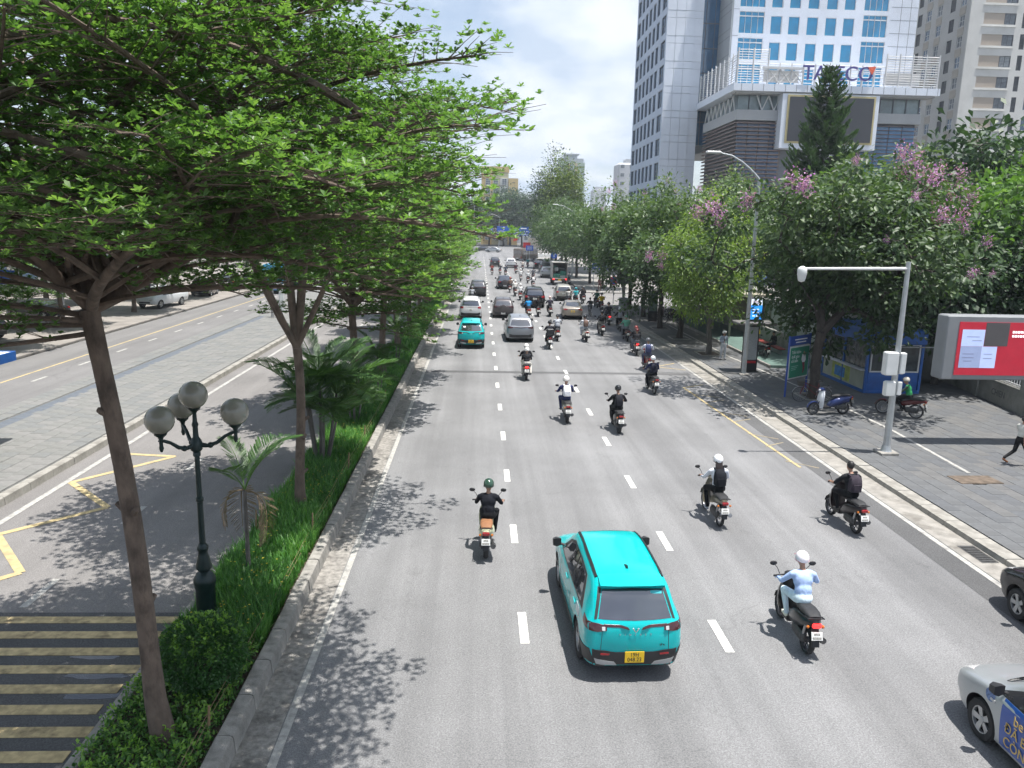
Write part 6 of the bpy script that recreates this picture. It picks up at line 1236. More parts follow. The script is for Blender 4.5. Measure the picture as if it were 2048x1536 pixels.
CARS = [(mpv, -.72, 62.9, 0, 'white', 'white SUV behind the second turquoise taxi', 1.0), (suvA, 1.98, 64.3, 0, 'brown', 'brown grey SUV with spare wheel bulge right of the white SUV', 1.0), (suvA, 2.72, 50.6, .02, 'lgrey', 'metallic grey SUV right of the second turquoise taxi', 1.05), (mpv, 5.2, 72.9, 0, 'black', 'black people carrier in the middle lane among scooters', 1.08), (sed, 7.75, 64.0, -.06, 'beige', 'beige sedan with yellow plate near the right lane', 1.0), (mpv, 8.75, 80.4, -.03, 'champagne', 'champagne people carrier with brake lights ahead of the beige sedan', .96), (sed, 3.05, 94.6, .03, 'navy', 'dark blue sedan ahead of the brown grey SUV', 1.06), (suvA, -.2, 83.9, 0, 'dgrey', 'dark grey car half hidden under the median trees', 1.05), (suvA, 10.1, 117.8, -.05, 'silver', 'silver SUV beside the cargo truck', 1.05), (mpv, 11.2, 133, 0, 'dgrey', 'dark grey car waiting behind the silver SUV by the far kerb', 1.0), (mpv, 10.8, 142, 0, 'black', 'black car farthest along the right kerb', 1.0), (mpv, 2.85, 149, .02, 'dgrey', 'dark car left of the white hatchback far ahead', 1.0), (suvA, 5.75, 145, 0, 'white', 'white hatchback far ahead in the middle lane', 1.08), (sed, 6.2, 231, 1.3, 'silver', 'silver car parked at the far left corner', 1.1), (sed, 3.2, 238, 1.3, 'dgrey', 'dark car parked left of the silver one at the far corner', 1.1), (sed, -30.5, 58, 1.3, 'dgrey', 'dark parked car among the left trees behind the trunk', 1.0), (suvA, -29, 47.5, 1.2, 'dgrey', 'dark parked SUV under the leftmost trees', 1.0), (suvA, -27.3, 77, .1, 'black', 'black parked SUV left of the blue bus', 1.05), (mpv, -26.9, 84, .1, 'dgrey', 'dark parked van behind the black parked SUV', 1.05)]
used = set()
for proto, x, y, rz, col, lb, sc in CARS:
    r = proto if proto not in used else copy_tree(proto); used.add(proto)
    nm = 'sedan' if proto is sed else 'people_carrier' if proto is mpv else 'suv'
    r.name = nm; r.location = (x, y, 0.15 if x < -25 else 0); r.rotation_euler = (0, 0, rz); r.scale = (sc,) * 3; tag(r, lb, 'car', 'cars in traffic and parked'); set_paint(r, PAINTS[col])
    if 'brown' in lb: MB().lathe([(.30, -.12), (.33, -.09), (.33, .04), (.25, .08)], 24, M=Matrix.Rotation(math.pi / 2, 3, 'X'), c=(0, -.03, .80)).build('spare_wheel_cover', PAINTS['brown'], r, 40); MB().box((0, -.01, .42), (.36, .03, .15), b=.004).build('license_plate', PLATE_W, r)
edge = copy_tree(sed); edge.name = 'sedan'; edge.location = (11.42, 10.35, 0); tag(edge, 'black car cut off by the right edge of the picture', 'car', 'cars in traffic and parked'); set_paint(edge, PAINTS['black'])
# pickup
PK_ST = [(0, .5, .72, .82, .95, .80, .7, 1.02), (.05, .42, .80, .88, 1.05, .86, .72, 1.1), (1.5, .36, .86, .92, 1.08, .88, .72, 1.13), (1.75, .34, .87, .92, 1.09, .88, .66, 1.5), (1.95, .33, .88, .92, 1.1, .88, .65, 1.76), (2.6, .32, .88, .92, 1.09, .88, .65, 1.83), (3.2, .32, .88, .92, 1.08, .88, .64, 1.76), (3.6, .32, .88, .92, 1.07, .87, .64, 1.5), (4.0, .33, .87, .92, 1.05, .85, .7, 1.2), (4.6, .34, .85, .9, 1.02, .8, .68, 1.12), (5.1, .38, .78, .84, .9, .72, .58, 1.0), (5.25, .44, .66, .72, .76, .62, .48, .84), (5.3, .5, .56, .6, .66, .52, .4, .7)]
PK_SIDE = [('window_surround', [(1.78, 1.11), (3.9, 1.09)], [(1.95, 1.66), (2.6, 1.72), (3.35, 1.62)]), ('side_window', [(1.92, 1.13), (2.65, 1.12)], [(2.05, 1.6), (2.65, 1.68)]), ('side_window', [(2.73, 1.12), (3.75, 1.11)], [(2.73, 1.68), (3.25, 1.60)])]
pk, bvP, _ = car('pickup_truck', PK_ST, 1.83, 5.3, 1.86, (1.15, 4.35), (1.18, .66, 1.66, .58, 3.72), (1.2, .6, 1.66, .56), PK_SIDE, 0, .6, wr=.37); common(pk, bvP, 5.3, .62, .5, .7); tail_lights(pk, bvP, .7, .82, .8, 1.0)
finish(pk); pk.location = (-26.3, 65.2, .15); pk.rotation_euler = (0, 0, R_(170)); pk.location = (-26.8, 70.6, .15); tag(pk, 'white pickup parked under the trees left of the outer road', 'pickup'); set_paint(pk, PAINTS['white'])
MB().box((0, .85, 1.115), (1.35, 1.3, .03), b=.01).build('bed_cover', TRIM, pk)
# cargo truck with open back
tk = thing('cargo_truck', 'small cargo truck with open box full of green goods', 'truck', (10.55, 102.8, 0), -.02)
PX = mk('truck_grey', (.30, .29, .27), .6, 0, .15, 2); GRN_C = mk('goods_green', (.05, .22, .16), .6, 0, .4, 4)
MB().box((0, 2.6, .72), (1.7, 5.2, .2), b=.02).build('chassis', TRIM, tk); MB().box((0, 1.9, .9), (2.0, 3.8, .12), b=.02).build('floor', PX, tk)
for s in (-1, 1): MB().box((s * .98, 1.9, 1.95), (.05, 3.8, 2.0)).build('side_panel', PX, tk)
MB().box((0, 1.9, 3.0), (2.05, 3.9, .1), b=.02).build('roof', mk('truck_roof', (.4, .39, .36), .6), tk); MB().box((0, 3.78, 1.95), (1.9, .05, 2.0)).build('front_panel', PX, tk)
for s in (-1, 1): MB().box((s * .96, .02, 1.95), (.1, .1, 2.05)).build('rear_post', PX, tk); MB().box((s * .82, -.02, .82), (.22, .06, .14)).build('tail_light', BRAKE, tk)
MB().box((0, .02, .78), (1.95, .1, .22), b=.02).build('rear_bumper', TRIM, tk); MB().box((0, -.04, .72), (.4, .02, .18)).build('license_plate', PLATE_Y, tk)
for i, (x, y, z, sx, sy, sz, m) in enumerate(((.45, .5, 1.6, .8, .7, .6, GRN_C), (-.4, .5, 1.3, .9, .7, .5, GRN_C), (.45, .55, 1.15, .8, .7, .35, mk('goods_white', (.45, .47, .46), .7, 0, .3, 5)), (-.45, .6, 2.1, .5, .5, .5, MATS['goods_white']), (.2, 1.3, 1.7, 1.3, .6, 1.3, mk('goods_dark', (.08, .10, .10), .7, 0, .4, 5)), (-.55, 1.2, 2.3, .6, .5, .5, GRN_C))): MB().box((x, y, z), (sx, sy, sz), b=.08).build('cargo', m, tk)
MB().box((0, 4.65, 1.4), (1.8, 1.3, 1.5), b=.15).build('cab', PAINTS['white'], tk); wmt = wheel_meshes(.38, .24, True)
for y in (.95, 4.5):
    for s in (-1, 1): add_wheel(tk, wmt, (s * .8, y, .38))
# buses
def bus(name, loc, rz, L, W, H, pm, label, lower=None, stripe=None):
    t = thing(name, label, 'bus', loc, rz); b = MB()
    def ring(y, w, z0, z1, r=.18): return [(-w + r, y, z1), (-w + .05, y, z1 - r * .5), (-w, y, z1 - r * 1.4), (-w, y, z0 + .1), (-w + .08, y, z0), (w - .08, y, z0), (w, y, z0 + .1), (w, y, z1 - r * 1.4), (w - .05, y, z1 - r * .5), (w - r, y, z1)]
    w = W / 2; b.loft([ring(0, w * .94, .5, H - .12), ring(.1, w * .99, .4, H - .02), ring(.35, w, .35, H), ring(L - .4, w, .35, H), ring(L - .1, w * .98, .38, H - .05), ring(L, w * .9, .5, H - .25)]); b.build('body', pm, t, 40)
    MB().box((0, -.012, H * .68), (W * .82, .05, H * .27), b=.02).build('rear_window', GLASS, t); n = int((L - 1.2) / 1.35)
    for s in (-1, 1):
        for k in range(n): MB().box((s * (w + .004), .75 + 1.35 * k + .62, H * .66), (.03, 1.25, H * .3), b=.01).build('side_window', GLASS, t)
        MB().box((s * w * .84, -.012, H * .3), (.2, .06, .42), b=.02).build('tail_light', TAIL, t)
        if lower: MB().box((s * (w + .004), L / 2, .62), (.02, L * .96, .4)).build('skirt', lower, t)
        if stripe: MB().box((s * (w + .006), L / 2, 1.05), (.02, L * .96, .3)).build('stripe', stripe, t)
    if lower: MB().box((0, -.01, .66), (W * .93, .05, .4), b=.01).build('rear_skirt', lower, t)
    if stripe: MB().box((0, -.01, 1.0), (W * .93, .04, .22), b=.01).build('rear_stripe', stripe, t)
    MB().box((0, -.02, H * .2), (.5, .04, .16)).build('license_plate', PLATE_W, t); MB().box((0, L * .45, H + .1), (W * .6, 2.2, .22), b=.06).build('roof_unit', pm, t); wmb = wheel_meshes(.45, .28, True)
    for y in (L * .22, L * .8):
        for s in (-1, 1): add_wheel(t, wmb, (s * (w - .14), y, .45))
    return t
bus('coach', (8.4, 176.5, 0), -.55, 8.0, 2.2, 2.75, paint('coach_bronze', (.21, .18, .155), .35, .3), 'bronze grey minibus turning across the far lanes')
bus('city_bus', (-21.6, 83, 0), .06, 11, 2.5, 3.1, paint('bus_blue', (.06, .33, .55), .35), 'light blue city bus behind the left tree trunks', SGN_B, PAINTS['white'])
# ------------------------------------------------------------------ motorbikes, bicycles and people
SEATM = mk('seat_vinyl', (.022, .022, .024), .6, 0, .2, 12, bump=.3, bs=40); SEATB = mk('seat_tan', (.26, .12, .055), .6, 0, .15, 10); ENG = mk('engine', (.07, .07, .072), .5, .5, .3, 14); EXH = mk('exhaust', (.30, .30, .31), .35, .8, .15, 8); AMBER = mk('amber', (.55, .16, .02), .3, 0, .1, 6, coat=.5)
def mwheel(r, w, spoked, th=.055):
    pr = [(r - th, -w * .35), (r - th * .55, -w / 2), (r - .008, -w * .3), (r, 0), (r - .008, w * .3), (r - th * .55, w / 2), (r - th, w * .35), (r - th, -w * .35)]
    ty = MB().lathe(pr, 24, M=Matrix.Rotation(math.pi / 2, 3, 'Y'), cap=False).mesh('tyre', TYRE, 40)
    b = MB(); A = Matrix.Rotation(math.pi / 2, 3, 'Y'); b.lathe([(r - th * .9, -w * .33), (r - th * 1.35, -w * .3), (r - th * 1.45, 0), (r - th * 1.35, w * .3), (r - th * .9, w * .33)], 24, M=A, cap=False); b.lathe([(th * .9, -w * .5), (th, 0), (th * .9, w * .5)], 12, M=A)
    n = 14 if spoked else 5
    for k in range(n):
        a = 6.2832 * k / n; d = Vector((0, math.cos(a), math.sin(a))); b.tube([d * .04 + Vector((.02 * (-1) ** k, 0, 0)), d * (r - .07)], .0045 if spoked else .016, 4)
    return ty, b.mesh('rim', EXH if spoked else ALLOY_D, 40)
def sec(y, zc, hw, hh, n=12, sq=.7):
    out = []
    for k in range(n):
        a = 6.2832 * k / n; c, s = math.cos(a), math.sin(a); out.append((hw * math.copysign(abs(c) ** sq, c), y, zc + hh * math.copysign(abs(s) ** sq, s)))
    return out
def bike(kind):
    """prototype motorbike: origin under the rear wheel, heading +Y"""
    root = bpy.data.objects.new(kind, None); link(root); sc = kind == 'scooter'; r = .255 if sc else .285; wb = 1.27 if sc else 1.22; wm = mwheel(r, .11 if sc else .085, not sc)
    for y in (0, wb): w = inst('wheel', wm[0], root, (0, y, r)); inst('rim', wm[1], w)
    b = MB()
    if sc: b.loft([sec(-.33, .72, .04, .025), sec(-.24, .70, .11, .07), sec(-.05, .635, .165, .12), sec(.2, .56, .185, .165), sec(.42, .50, .17, .17), sec(.58, .42, .13, .13), sec(.66, .34, .13, .06)])
    else: b.loft([sec(-.34, .74, .04, .03), sec(-.25, .71, .085, .06), sec(.0, .66, .10, .09), sec(.3, .60, .105, .11), sec(.5, .54, .09, .10), sec(.62, .50, .06, .07)])
    b.build('body', [TRIM], root, 45)
    b = MB()
    if sc: b.loft([[(s * w, y + (.045 if abs(s) < .9 else -.02), z) for s in (-1, -.6, 0, .6, 1)] + [(s * w, y - t, z) for s in (1, .6, 0, -.6, -1)] for z, y, w, t in ((.27, 1.0, .15, .05), (.42, 1.03, .19, .07), (.6, 1.04, .205, .08), (.78, 1.02, .19, .08), (.92, .98, .13, .07), (1.0, .95, .09, .05))])
    else: b.loft([[(s * w, y + (.04 if abs(s) < .9 else -.03), z) for s in (-1, -.6, 0, .6, 1)] + [(s * w, y - t, z) for s in (1, .6, 0, -.6, -1)] for z, y, w, t in ((.32, .84, .19, .03), (.5, .90, .20, .04), (.7, .94, .18, .05), (.85, .94, .12, .06), (.96, .92, .08, .05))])
    b.build('apron', [TRIM], root, 45)
    if sc: MB().loft([sec(.60, .315, .15, .045, sq=.4), sec(.8, .295, .16, .04, sq=.4), sec(1.0, .30, .14, .045, sq=.4)]).build('floorboard', TRIM, root, 45)
    else: MB().tube([(0, .95, .85), (0, .7, .5), (0, .45, .55), (0, 0, .62)], [.05, .06, .06, .04], 8).build('frame', TRIM, root, 45)
    zs = .79 if sc else .78
    MB().loft([sec(-.24, zs - .01, .10, .03), sec(-.12, zs + .01, .135, .045), sec(.1, zs, .145, .05), sec(.28, zs - .02, .13, .05), sec(.45, zs - .03, .10, .05), sec(.56, zs - .06, .06, .04)]).build('seat', [SEATM], root, 50)
    MB().tube([(s * .33, y, z) for s, y, z in ((-1, .88, 1.03), (-.55, .95, 1.02), (0, .97, 1.0), (.55, .95, 1.02), (1, .88, 1.03))], .013, 6).build('handlebar', TRIM, root)
    for s in (-1, 1):
        MB().tube([(s * .35, .875, 1.03), (s * .24, .91, 1.028)], .019, 8).build('grip', TYRE, root)
        m = MB().tube([(s * .22, .94, 1.04), (s * .27, .95, 1.15), (s * .33, .94, 1.22)], .007, 5); m.ball((s * .36, .93, 1.255), .06, 10, 6, sc=(1.15, .3, .75)); m.build('mirror', TRIM, root, 60)
        MB().ball((s * (.13 if sc else .15), -.27, .64 if sc else .62), .03, 8, 5).build('indicator', AMBER, root)
        MB().tube([(s * .065, 1.02, .62), (s * .07, wb, r)], .022, 6).build('fork', EXH if not sc else TRIM, root)
        MB().tube([(s * .10, -.02, r + .03), (s * .10, -.12, .62)], .026, 7).build('shock', EXH, root)
    MB().loft([sec(.90, 1.03, .12, .04), sec(.97, 1.04, .13, .06), sec(1.06, 1.0, .09, .05)]).build('cowl', [TRIM], root, 45); MB().ball((0, 1.07, .98), .07, 12, 8, sc=(1, .5, .8)).build('headlight', LAMPW, root, 60)
    f = MB(); f.loft([[(s * .06, wb + math.cos(a) * (r + .025 + (.02 if abs(s) < .5 else 0)), r + math.sin(a) * (r + .025 + (.02 if abs(s) < .5 else 0))) for s in (-1, -.4, .4, 1)] + [(s * .05, wb + math.cos(a) * (r + .012), r + math.sin(a) * (r + .012)) for s in (1, -1)] for a in (.2, .7, 1.2, 1.7, 2.2, 2.7)]); f.build('front_fender', [TRIM], root, 50)
    MB().box((0, -.335, .69 if sc else .70), (.16, .06, .075), b=.02).build('tail_light', TAIL, root)
    MB().box((0, -.31, .47), (.13, .02, .34), rot=Matrix.Rotation(-.32, 3, 'X'), b=.005).build('mudguard', TRIM, root)
    p = MB().box((0, -.375, .52), (.19, .01, .14), rot=Matrix.Rotation(-.32, 3, 'X'), b=.003).build('license_plate', PLATE_W, root)
    for k in range(2): MB().box((0, -.3815 - .02 * (k - .5), .55 - .06 * k), (.10 + .05 * k, .004, .038), rot=Matrix.Rotation(-.32, 3, 'X')).build('plate_number', mk('plate_blur', (.30, .29, .27), .6, 0, .6, 60), p)
    MB().tube([(.13, .35, .28), (.15, .1, .28), (.16, -.05, .32), (.16, -.28, .38)], [.025, .035, .06, .055], 10).build('exhaust', ENG if sc else EXH, root, 50)
    MB().box((-.09, .15, .33), (.12, .5, .2), b=.05).build('engine', ENG, root); MB().tube([(-.12, -.1, .76), (-.14, -.28, .79), (.14, -.28, .79), (.12, -.1, .76)], .012, 6).build('grab_rail', TRIM, root)
    KIDS[root] = list(root.children); [KIDS.setdefault(c, list(c.children)) for c in root.children]
    return root
SCO = bike('scooter'); UND = bike('underbone')
# --- bodies
def body_mesh(prims, fingers, name, vox=.019, heads=None):
    b = MB()
    for p in prims:
        if len(p) == 3: b.ball(p[0], 1.0, 20, 14, sc=p[1])
        else:
            b.tube([Vector(p[0]).lerp(Vector(p[2]), t) for t in (0, .5, 1)], [p[1], (p[1] + p[3]) / 2, p[3]], 14); b.ball(p[0], p[1], 14, 8); b.ball(p[2], p[3], 14, 8)
    o = b.build('tmp', TRIM); m = o.modifiers.new('r', 'REMESH'); m.mode = 'VOXEL'; m.voxel_size = vox; s = o.modifiers.new('s', 'SMOOTH'); s.iterations = 5; s.factor = .5
    dg = bpy.context.evaluated_depsgraph_get(); me = bpy.data.meshes.new_from_object(o.evaluated_get(dg)); bpy.data.objects.remove(o)
    n = len(me.vertices); V = np.empty(n * 3, np.float32); me.vertices.foreach_get('co', V); V = V.reshape(-1, 3)
    F = [tuple(p.vertices) for p in me.polygons]; bpy.data.meshes.remove(me)
    C = np.array([V[list(f)].mean(0) for f in F]); best = np.full(len(F), 1e9); mi = np.zeros(len(F), int)
    for p in prims:
        if len(p) == 3: rr = np.array(p[1]); d = (np.linalg.norm((C - np.array(p[0])) / rr, axis=1) - 1) * rr.min(); k = p[2]
        else:
            a = np.array(p[0], float); e = np.array(p[2], float) - a; t = np.clip(((C - a) @ e) / (e @ e), 0, 1); d = np.linalg.norm(C - a - t[:, None] * e, axis=1) - (p[1] + (p[3] - p[1]) * t); k = p[4]
        q = d < best; best[q] = d[q]; mi[q] = k
    mb = MB(); mb.v = [tuple(map(float, v)) for v in V]; mb.f = F; mb.mi = [int(k) for k in mi]
    for pts, rad in fingers: mb.tube(pts, [rad, rad, rad * .95, rad * .75][:len(pts)], 6, m=7)
    if heads:
        for e in heads: mb.ball(e, .011, 8, 6, m=8)
    return mb.mesh(name, [TRIM] * 9, 70)
def head_prims(c): x, y, z = c; return [((x, y, z), (.076, .095, .112), 6), ((x, y + .035, z - .06), (.055, .06, .06), 6), ((x, y + .098, z - .012), (.014, .022, .022), 6), ((x - .079, y, z - .01), (.014, .024, .034), 6), ((x + .079, y, z - .01), (.014, .024, .034), 6), ((x, y + .088, z - .055), (.026, .014, .012), 6)]
def eyes(c): return [(c[0] - .03, c[1] + .086, c[2] + .012), (c[0] + .03, c[1] + .086, c[2] + .012)]
def rider_prims(dy=0, lean=0, knees=(.17, .78, .83), foot=(.14, .72, .37), elbow=(.29, .56, 1.10), hand=(.30, .865, 1.045), pel=(0, .33, .90)):
    L = lambda y, z: (y + dy + lean * (z - .9), z); P = []
    def E(x, y, z, r, m): yy, zz = L(y, z); P.append(((x, yy, zz), r, m))
    E(0, pel[1], pel[2], (.175, .155, .135), 3); E(0, .33, 1.03, (.158, .125, .16), 0); E(0, .36, 1.20, (.18, .125, .175), 0)
    sh = L(.38, 1.315); P.append(((-.135, sh[0], sh[1]), .078, (.135, sh[0], sh[1]), .078, 0)); nk = L(.39, 1.36); n2 = L(.42, 1.45); P.append(((0, nk[0], nk[1]), .052, (0, n2[0], n2[1]), .050, 6)); hc = L(.445, 1.545); P.extend(head_prims((0, hc[0], hc[1])))
    for s in (-1, 1):
        P.append(((s * .195, sh[0], sh[1] - .01), .062, (s * elbow[0], elbow[1] + dy, elbow[2]), .048, 1)); P.append(((s * elbow[0], elbow[1] + dy, elbow[2]), .046, (s * hand[0], hand[1] - .05 + dy, hand[2] + .005), .032, 2)); P.append(((s * hand[0], hand[1] + dy, hand[2] + .004), (.040, .042, .022), 7))
        P.append(((s * .095, pel[1] + .03 + dy, pel[2] - .02), .098, (s * knees[0], knees[1] + dy, knees[2]), .07, 3)); P.append(((s * knees[0], knees[1] + dy, knees[2]), .067, (s * foot[0], foot[1] + dy - .03, foot[2] + .06), .048, 4)); P.append(((s * foot[0], foot[1] - .05 + dy, foot[2]), .042, (s * (foot[0] + .01), foot[1] + .14 + dy, foot[2] - .012), .036, 5))
    F = []
    for s in (-1, 1):
        hx, hy, hz = s * hand[0], hand[1] + dy, hand[2]
        for k, ln in enumerate((.9, 1.0, .95, .8)):
            x = hx + s * (.036 - .024 * k) * -1; F.append(([(x, hy + .02, hz + .018), (x, hy + .055 * ln, hz + .014), (x, hy + .066 * ln, hz - .014), (x, hy + .045 * ln, hz - .034)], .0095))
        F.append(([(hx - s * .035, hy - .005, hz), (hx - s * .056, hy + .02, hz - .012), (hx - s * .052, hy + .045, hz - .02)], .0105))
    return P, F, (0, hc[0], hc[1])
POSE = {}
for nm, kw in (('A', {}), ('B', dict(lean=.16, elbow=(.33, .58, 1.11), knees=(.19, .80, .84))), ('U', dict(lean=.10, knees=(.20, .74, .78), foot=(.20, .52, .31), elbow=(.30, .58, 1.10))), ('P', dict(dy=-.36, lean=-.05, knees=(.23, .66, .80), foot=(.22, .44, .33), elbow=(.24, .50, 1.08), hand=(.13, .66, 1.05), pel=(0, .33, .93))), ('C', dict(lean=.28, knees=(.14, .72, .92), foot=(.12, .56, .5), elbow=(.27, .62, 1.16), hand=(.25, .90, 1.07), pel=(0, .30, 1.0)))):
    P, F, hc = rider_prims(**kw); POSE[nm] = (body_mesh(P, F, 'body', heads=eyes(hc)), hc, kw.get('lean', 0), kw.get('dy', 0))
def hand_fingers(c, s):
    x, y, z = c; F = []
    for k, ln in enumerate((.075, .085, .08, .062)): F.append(([(x, y + .022 - .016 * k, z - .03), (x + s * .006, y + .026 - .017 * k, z - .03 - ln * .5), (x - s * .004, y + .032 - .017 * k, z - .03 - ln * .85), (x - s * .012, y + .036 - .017 * k, z - .03 - ln)], .0088))
    F.append(([(x, y + .03, z), (x + s * -.01, y + .055, z - .025), (x - s * .012, y + .062, z - .05)], .0100)); return F
def standing(walk=False, phone=False, bend=0):
    P = [((0, 0, .93), (.165, .125, .14), 3), ((0, 0, 1.08), (.15, .11, .15), 0), ((0, .01, 1.25), (.172, .115, .17), 0), ((-.13, 0, 1.36), .075, (.13, 0, 1.36), .075, 0), ((0, .01, 1.40), .05, (0, .03, 1.49), .048, 6)] + head_prims((0, .045, 1.585)); F = []
    for s in (-1, 1):
        if phone and s > 0: el = (.23, .05, 1.10); hd = (.08, .26, 1.16)
        elif walk: el = (s * .23, -.12 * s, 1.12); hd = (s * .24, -.20 * s + .1, .90)
        else: el = (s * .24, -.03, 1.10); hd = (s * .25, .03, .86)
        P.append(((s * .185, 0, 1.35), .058, el, .045, 1)); P.append((el, .043, hd, .03, 2)); P.append(((hd[0], hd[1], hd[2] - .03), (.022, .042, .045), 7)); F += hand_fingers((hd[0], hd[1], hd[2] - .04), s)
        if walk: kn = (s * .09, .16 * s + .05, .50); an = (s * .09, .30 * s - (.18 if s < 0 else 0), .12 + (.16 if s < 0 else 0))
        else: kn = (s * .11, .03, .50); an = (s * .13, 0, .10)
        P.append(((s * .09, 0, .90), .092, kn, .066, 3)); P.append((kn, .064, an, .048, 4)); P.append(((an[0], an[1] - .03, an[2] - .055), .04, (an[0], an[1] + .15, an[2] - .065 - (.1 if walk and s < 0 else 0)), .034, 5))
    return body_mesh(P, F, 'body', heads=eyes((0, .045, 1.585))), (0, .045, 1.585)
STAND = standing(phone=True); WALK = standing(walk=True)
def sitting():
    P = [((0, 0, .58), (.17, .15, .13), 3), ((0, 0, .72), (.155, .12, .16), 0), ((0, .03, .89), (.175, .12, .17), 0), ((-.13, .04, 1.0), .075, (.13, .04, 1.0), .075, 0), ((0, .05, 1.04), .05, (0, .07, 1.13), .048, 6)] + head_prims((0, .09, 1.22)); F = []
    for s in (-1, 1):
        el = (s * .25, .06, .74); hd = (s * .12, .30, .68); P.append(((s * .185, .04, .99), .058, el, .045, 1)); P.append((el, .043, hd, .03, 2)); P.append((hd, (.035, .045, .022), 7)); F += [([(hd[0] + .016 * k - .024, hd[1] + .03, hd[2]), (hd[0] + .016 * k - .024, hd[1] + .07, hd[2] - .012), (hd[0] + .016 * k - .024, hd[1] + .09, hd[2] - .03)], .0088) for k in range(4)] + [([(hd[0] - s * .03, hd[1], hd[2]), (hd[0] - s * .05, hd[1] + .04, hd[2] - .005)], .01)]
        kn = (s * .12, .44, .52); P.append(((s * .09, .02, .56), .095, kn, .068, 3)); P.append((kn, .064, (s * .12, .42, .12), .048, 4)); P.append(((s * .12, .40, .05), .04, (s * .125, .56, .04), .034, 5))
    return body_mesh(P, F, 'body', heads=eyes((0, .09, 1.22))), (0, .09, 1.22)
SIT = sitting()
def helmet_mesh():
    b = MB(); n = 18; k = 9; vs = []; fs = []
    for i in range(k + 1):
        a = (math.pi * .64) * i / k
        for q in range(n):
            t = 6.2832 * q / n; dz = math.cos(a) - (.16 * max(0, math.sin(t)) * (i / k) ** 2 * -1 if i > 6 else 0); vs.append((math.sin(a) * math.cos(t) * .122, math.sin(a) * math.sin(t) * .142, dz * .132))
    for i in range(k):
        for q in range(n): j = (q + 1) % n; fs.append((i * n + q, i * n + n + q, i * n + n + j, i * n + j))
    b.add(vs, fs); b.lathe([(.1, -.056), (.124, -.053), (.126, -.044), (.118, -.04)], 18, m=1)
    b.loft([[(x * .1, .10 + .03 * (1 - x * x), .03 - z) for x in (-1, -.5, 0, .5, 1)] + [(x * .105, .15 + .045 * (1 - x * x), .005 - z) for x in (1, .5, 0, -.5, -1)] for z in (0, .008)], m=1)
    return b.mesh('helmet', [TRIM, TRIM], 60)
HELM = helmet_mesh(); HAIRS = MB().ball((0, -.012, .02), 1, 16, 10, sc=(.088, .104, .108)).mesh('hair', TRIM, 70)
HAIRL = MB().ball((0, -.02, .015), 1, 16, 10, sc=(.088, .104, .11)).loft([[(x * w, y + .02 * math.cos(x * 3), z) for x in (-1, -.5, 0, .5, 1)] + [(x * w * .9, y - t, z) for x in (1, .5, 0, -.5, -1)] for z, y, w, t in ((.02, -.04, .085, .06), (-.1, -.07, .09, .07), (-.22, -.12, .095, .06), (-.34, -.13, .075, .04), (-.40, -.12, .04, .02))]).mesh('hair', TRIM, 70)
def pack_mesh():
    b = MB(); b.loft([[(sx * w, sy, z) for sx, sy in ((-1, .0), (-.95, -d * .8), (-.6, -d), (.6, -d), (.95, -d * .8), (1, .0))] for z, w, d in ((-.20, .10, .10), (-.17, .145, .16), (0, .15, .17), (.14, .135, .14), (.20, .10, .08), (.22, .05, .04))]); b.loft([[(sx * .105, sy, z) for sx, sy in ((-1, -.12), (-.9, -.2), (.9, -.2), (1, -.12))] for z in (-.16, -.14, 0, .02)])
    for s in (-1, 1): b.tube([(s * .09, -.01, .19), (s * .11, .09, .22), (s * .11, .2, .15)], .02, 5, sx=1.4)
    return b.mesh('backpack', TRIM, 45)
PACK = pack_mesh()
CM = {}
def cl(h): return cloth(h, S(h))
SKIN = mk('skin', (.36, .20, .135), .55, 0, .1, 12); SHOE = mk('shoe_dark', (.03, .028, .027), .6); EYE = mk('eye', (.02, .015, .012), .2)
def person(loc, rz, label, shirt, trousers, pose='A', bare=False, helmet=None, hair=None, pack=None, shoe=None, hand=None, shin=None, scale=.97, mesh=None, trim='#161616', group='riders in traffic', sleeve=None):
    me, hc = (mesh if mesh else POSE[pose][:2]); t = thing('person', label, 'person', loc, rz, group); t.scale = (scale,) * 3
    b = inst('body', me, t); ms = [cl(shirt), cl(sleeve or shirt), SKIN if bare else cl(sleeve or shirt), cl(trousers), SKIN if shin == 'skin' else cl(shin or trousers), cl(shoe) if shoe else SHOE, SKIN, cl(hand) if hand else SKIN, EYE]
    for i, m in enumerate(ms): b.material_slots[i].link = 'OBJECT'; b.material_slots[i].material = m
    def sub(nm, m, off, mats, s=1.0):
        o = inst(nm, m, t, (hc[0] + off[0], hc[1] + off[1], hc[2] + off[2])); o.scale = (s,) * 3
        for i, q in enumerate(mats): o.material_slots[i].link = 'OBJECT'; o.material_slots[i].material = q
        return o
    if helmet: sub('helmet', HELM, (0, .0, .045), [mk('helmet_' + helmet, S(helmet), .22, 0, .06, 6, coat=.5), mk('helmet_' + trim, S(trim), .4, 0, .06, 6)])
    if hair == 'short': sub('hair', HAIRS, (0, -.006, .018), [mk('hair_black', (.012, .010, .009), .5, 0, .3, 40)])
    if hair == 'long': sub('hair', HAIRL, (0, -.006, .018), [mk('hair_brown', (.022, .014, .012), .5, 0, .3, 40)])
    if pack: sub('backpack', PACK, (0, -.205 if pose != 'B' else -.26, -.37), [cl(pack)])
    return t
BP = lambda h: paint('bike_' + h.strip('#'), S(h), .3, .1)
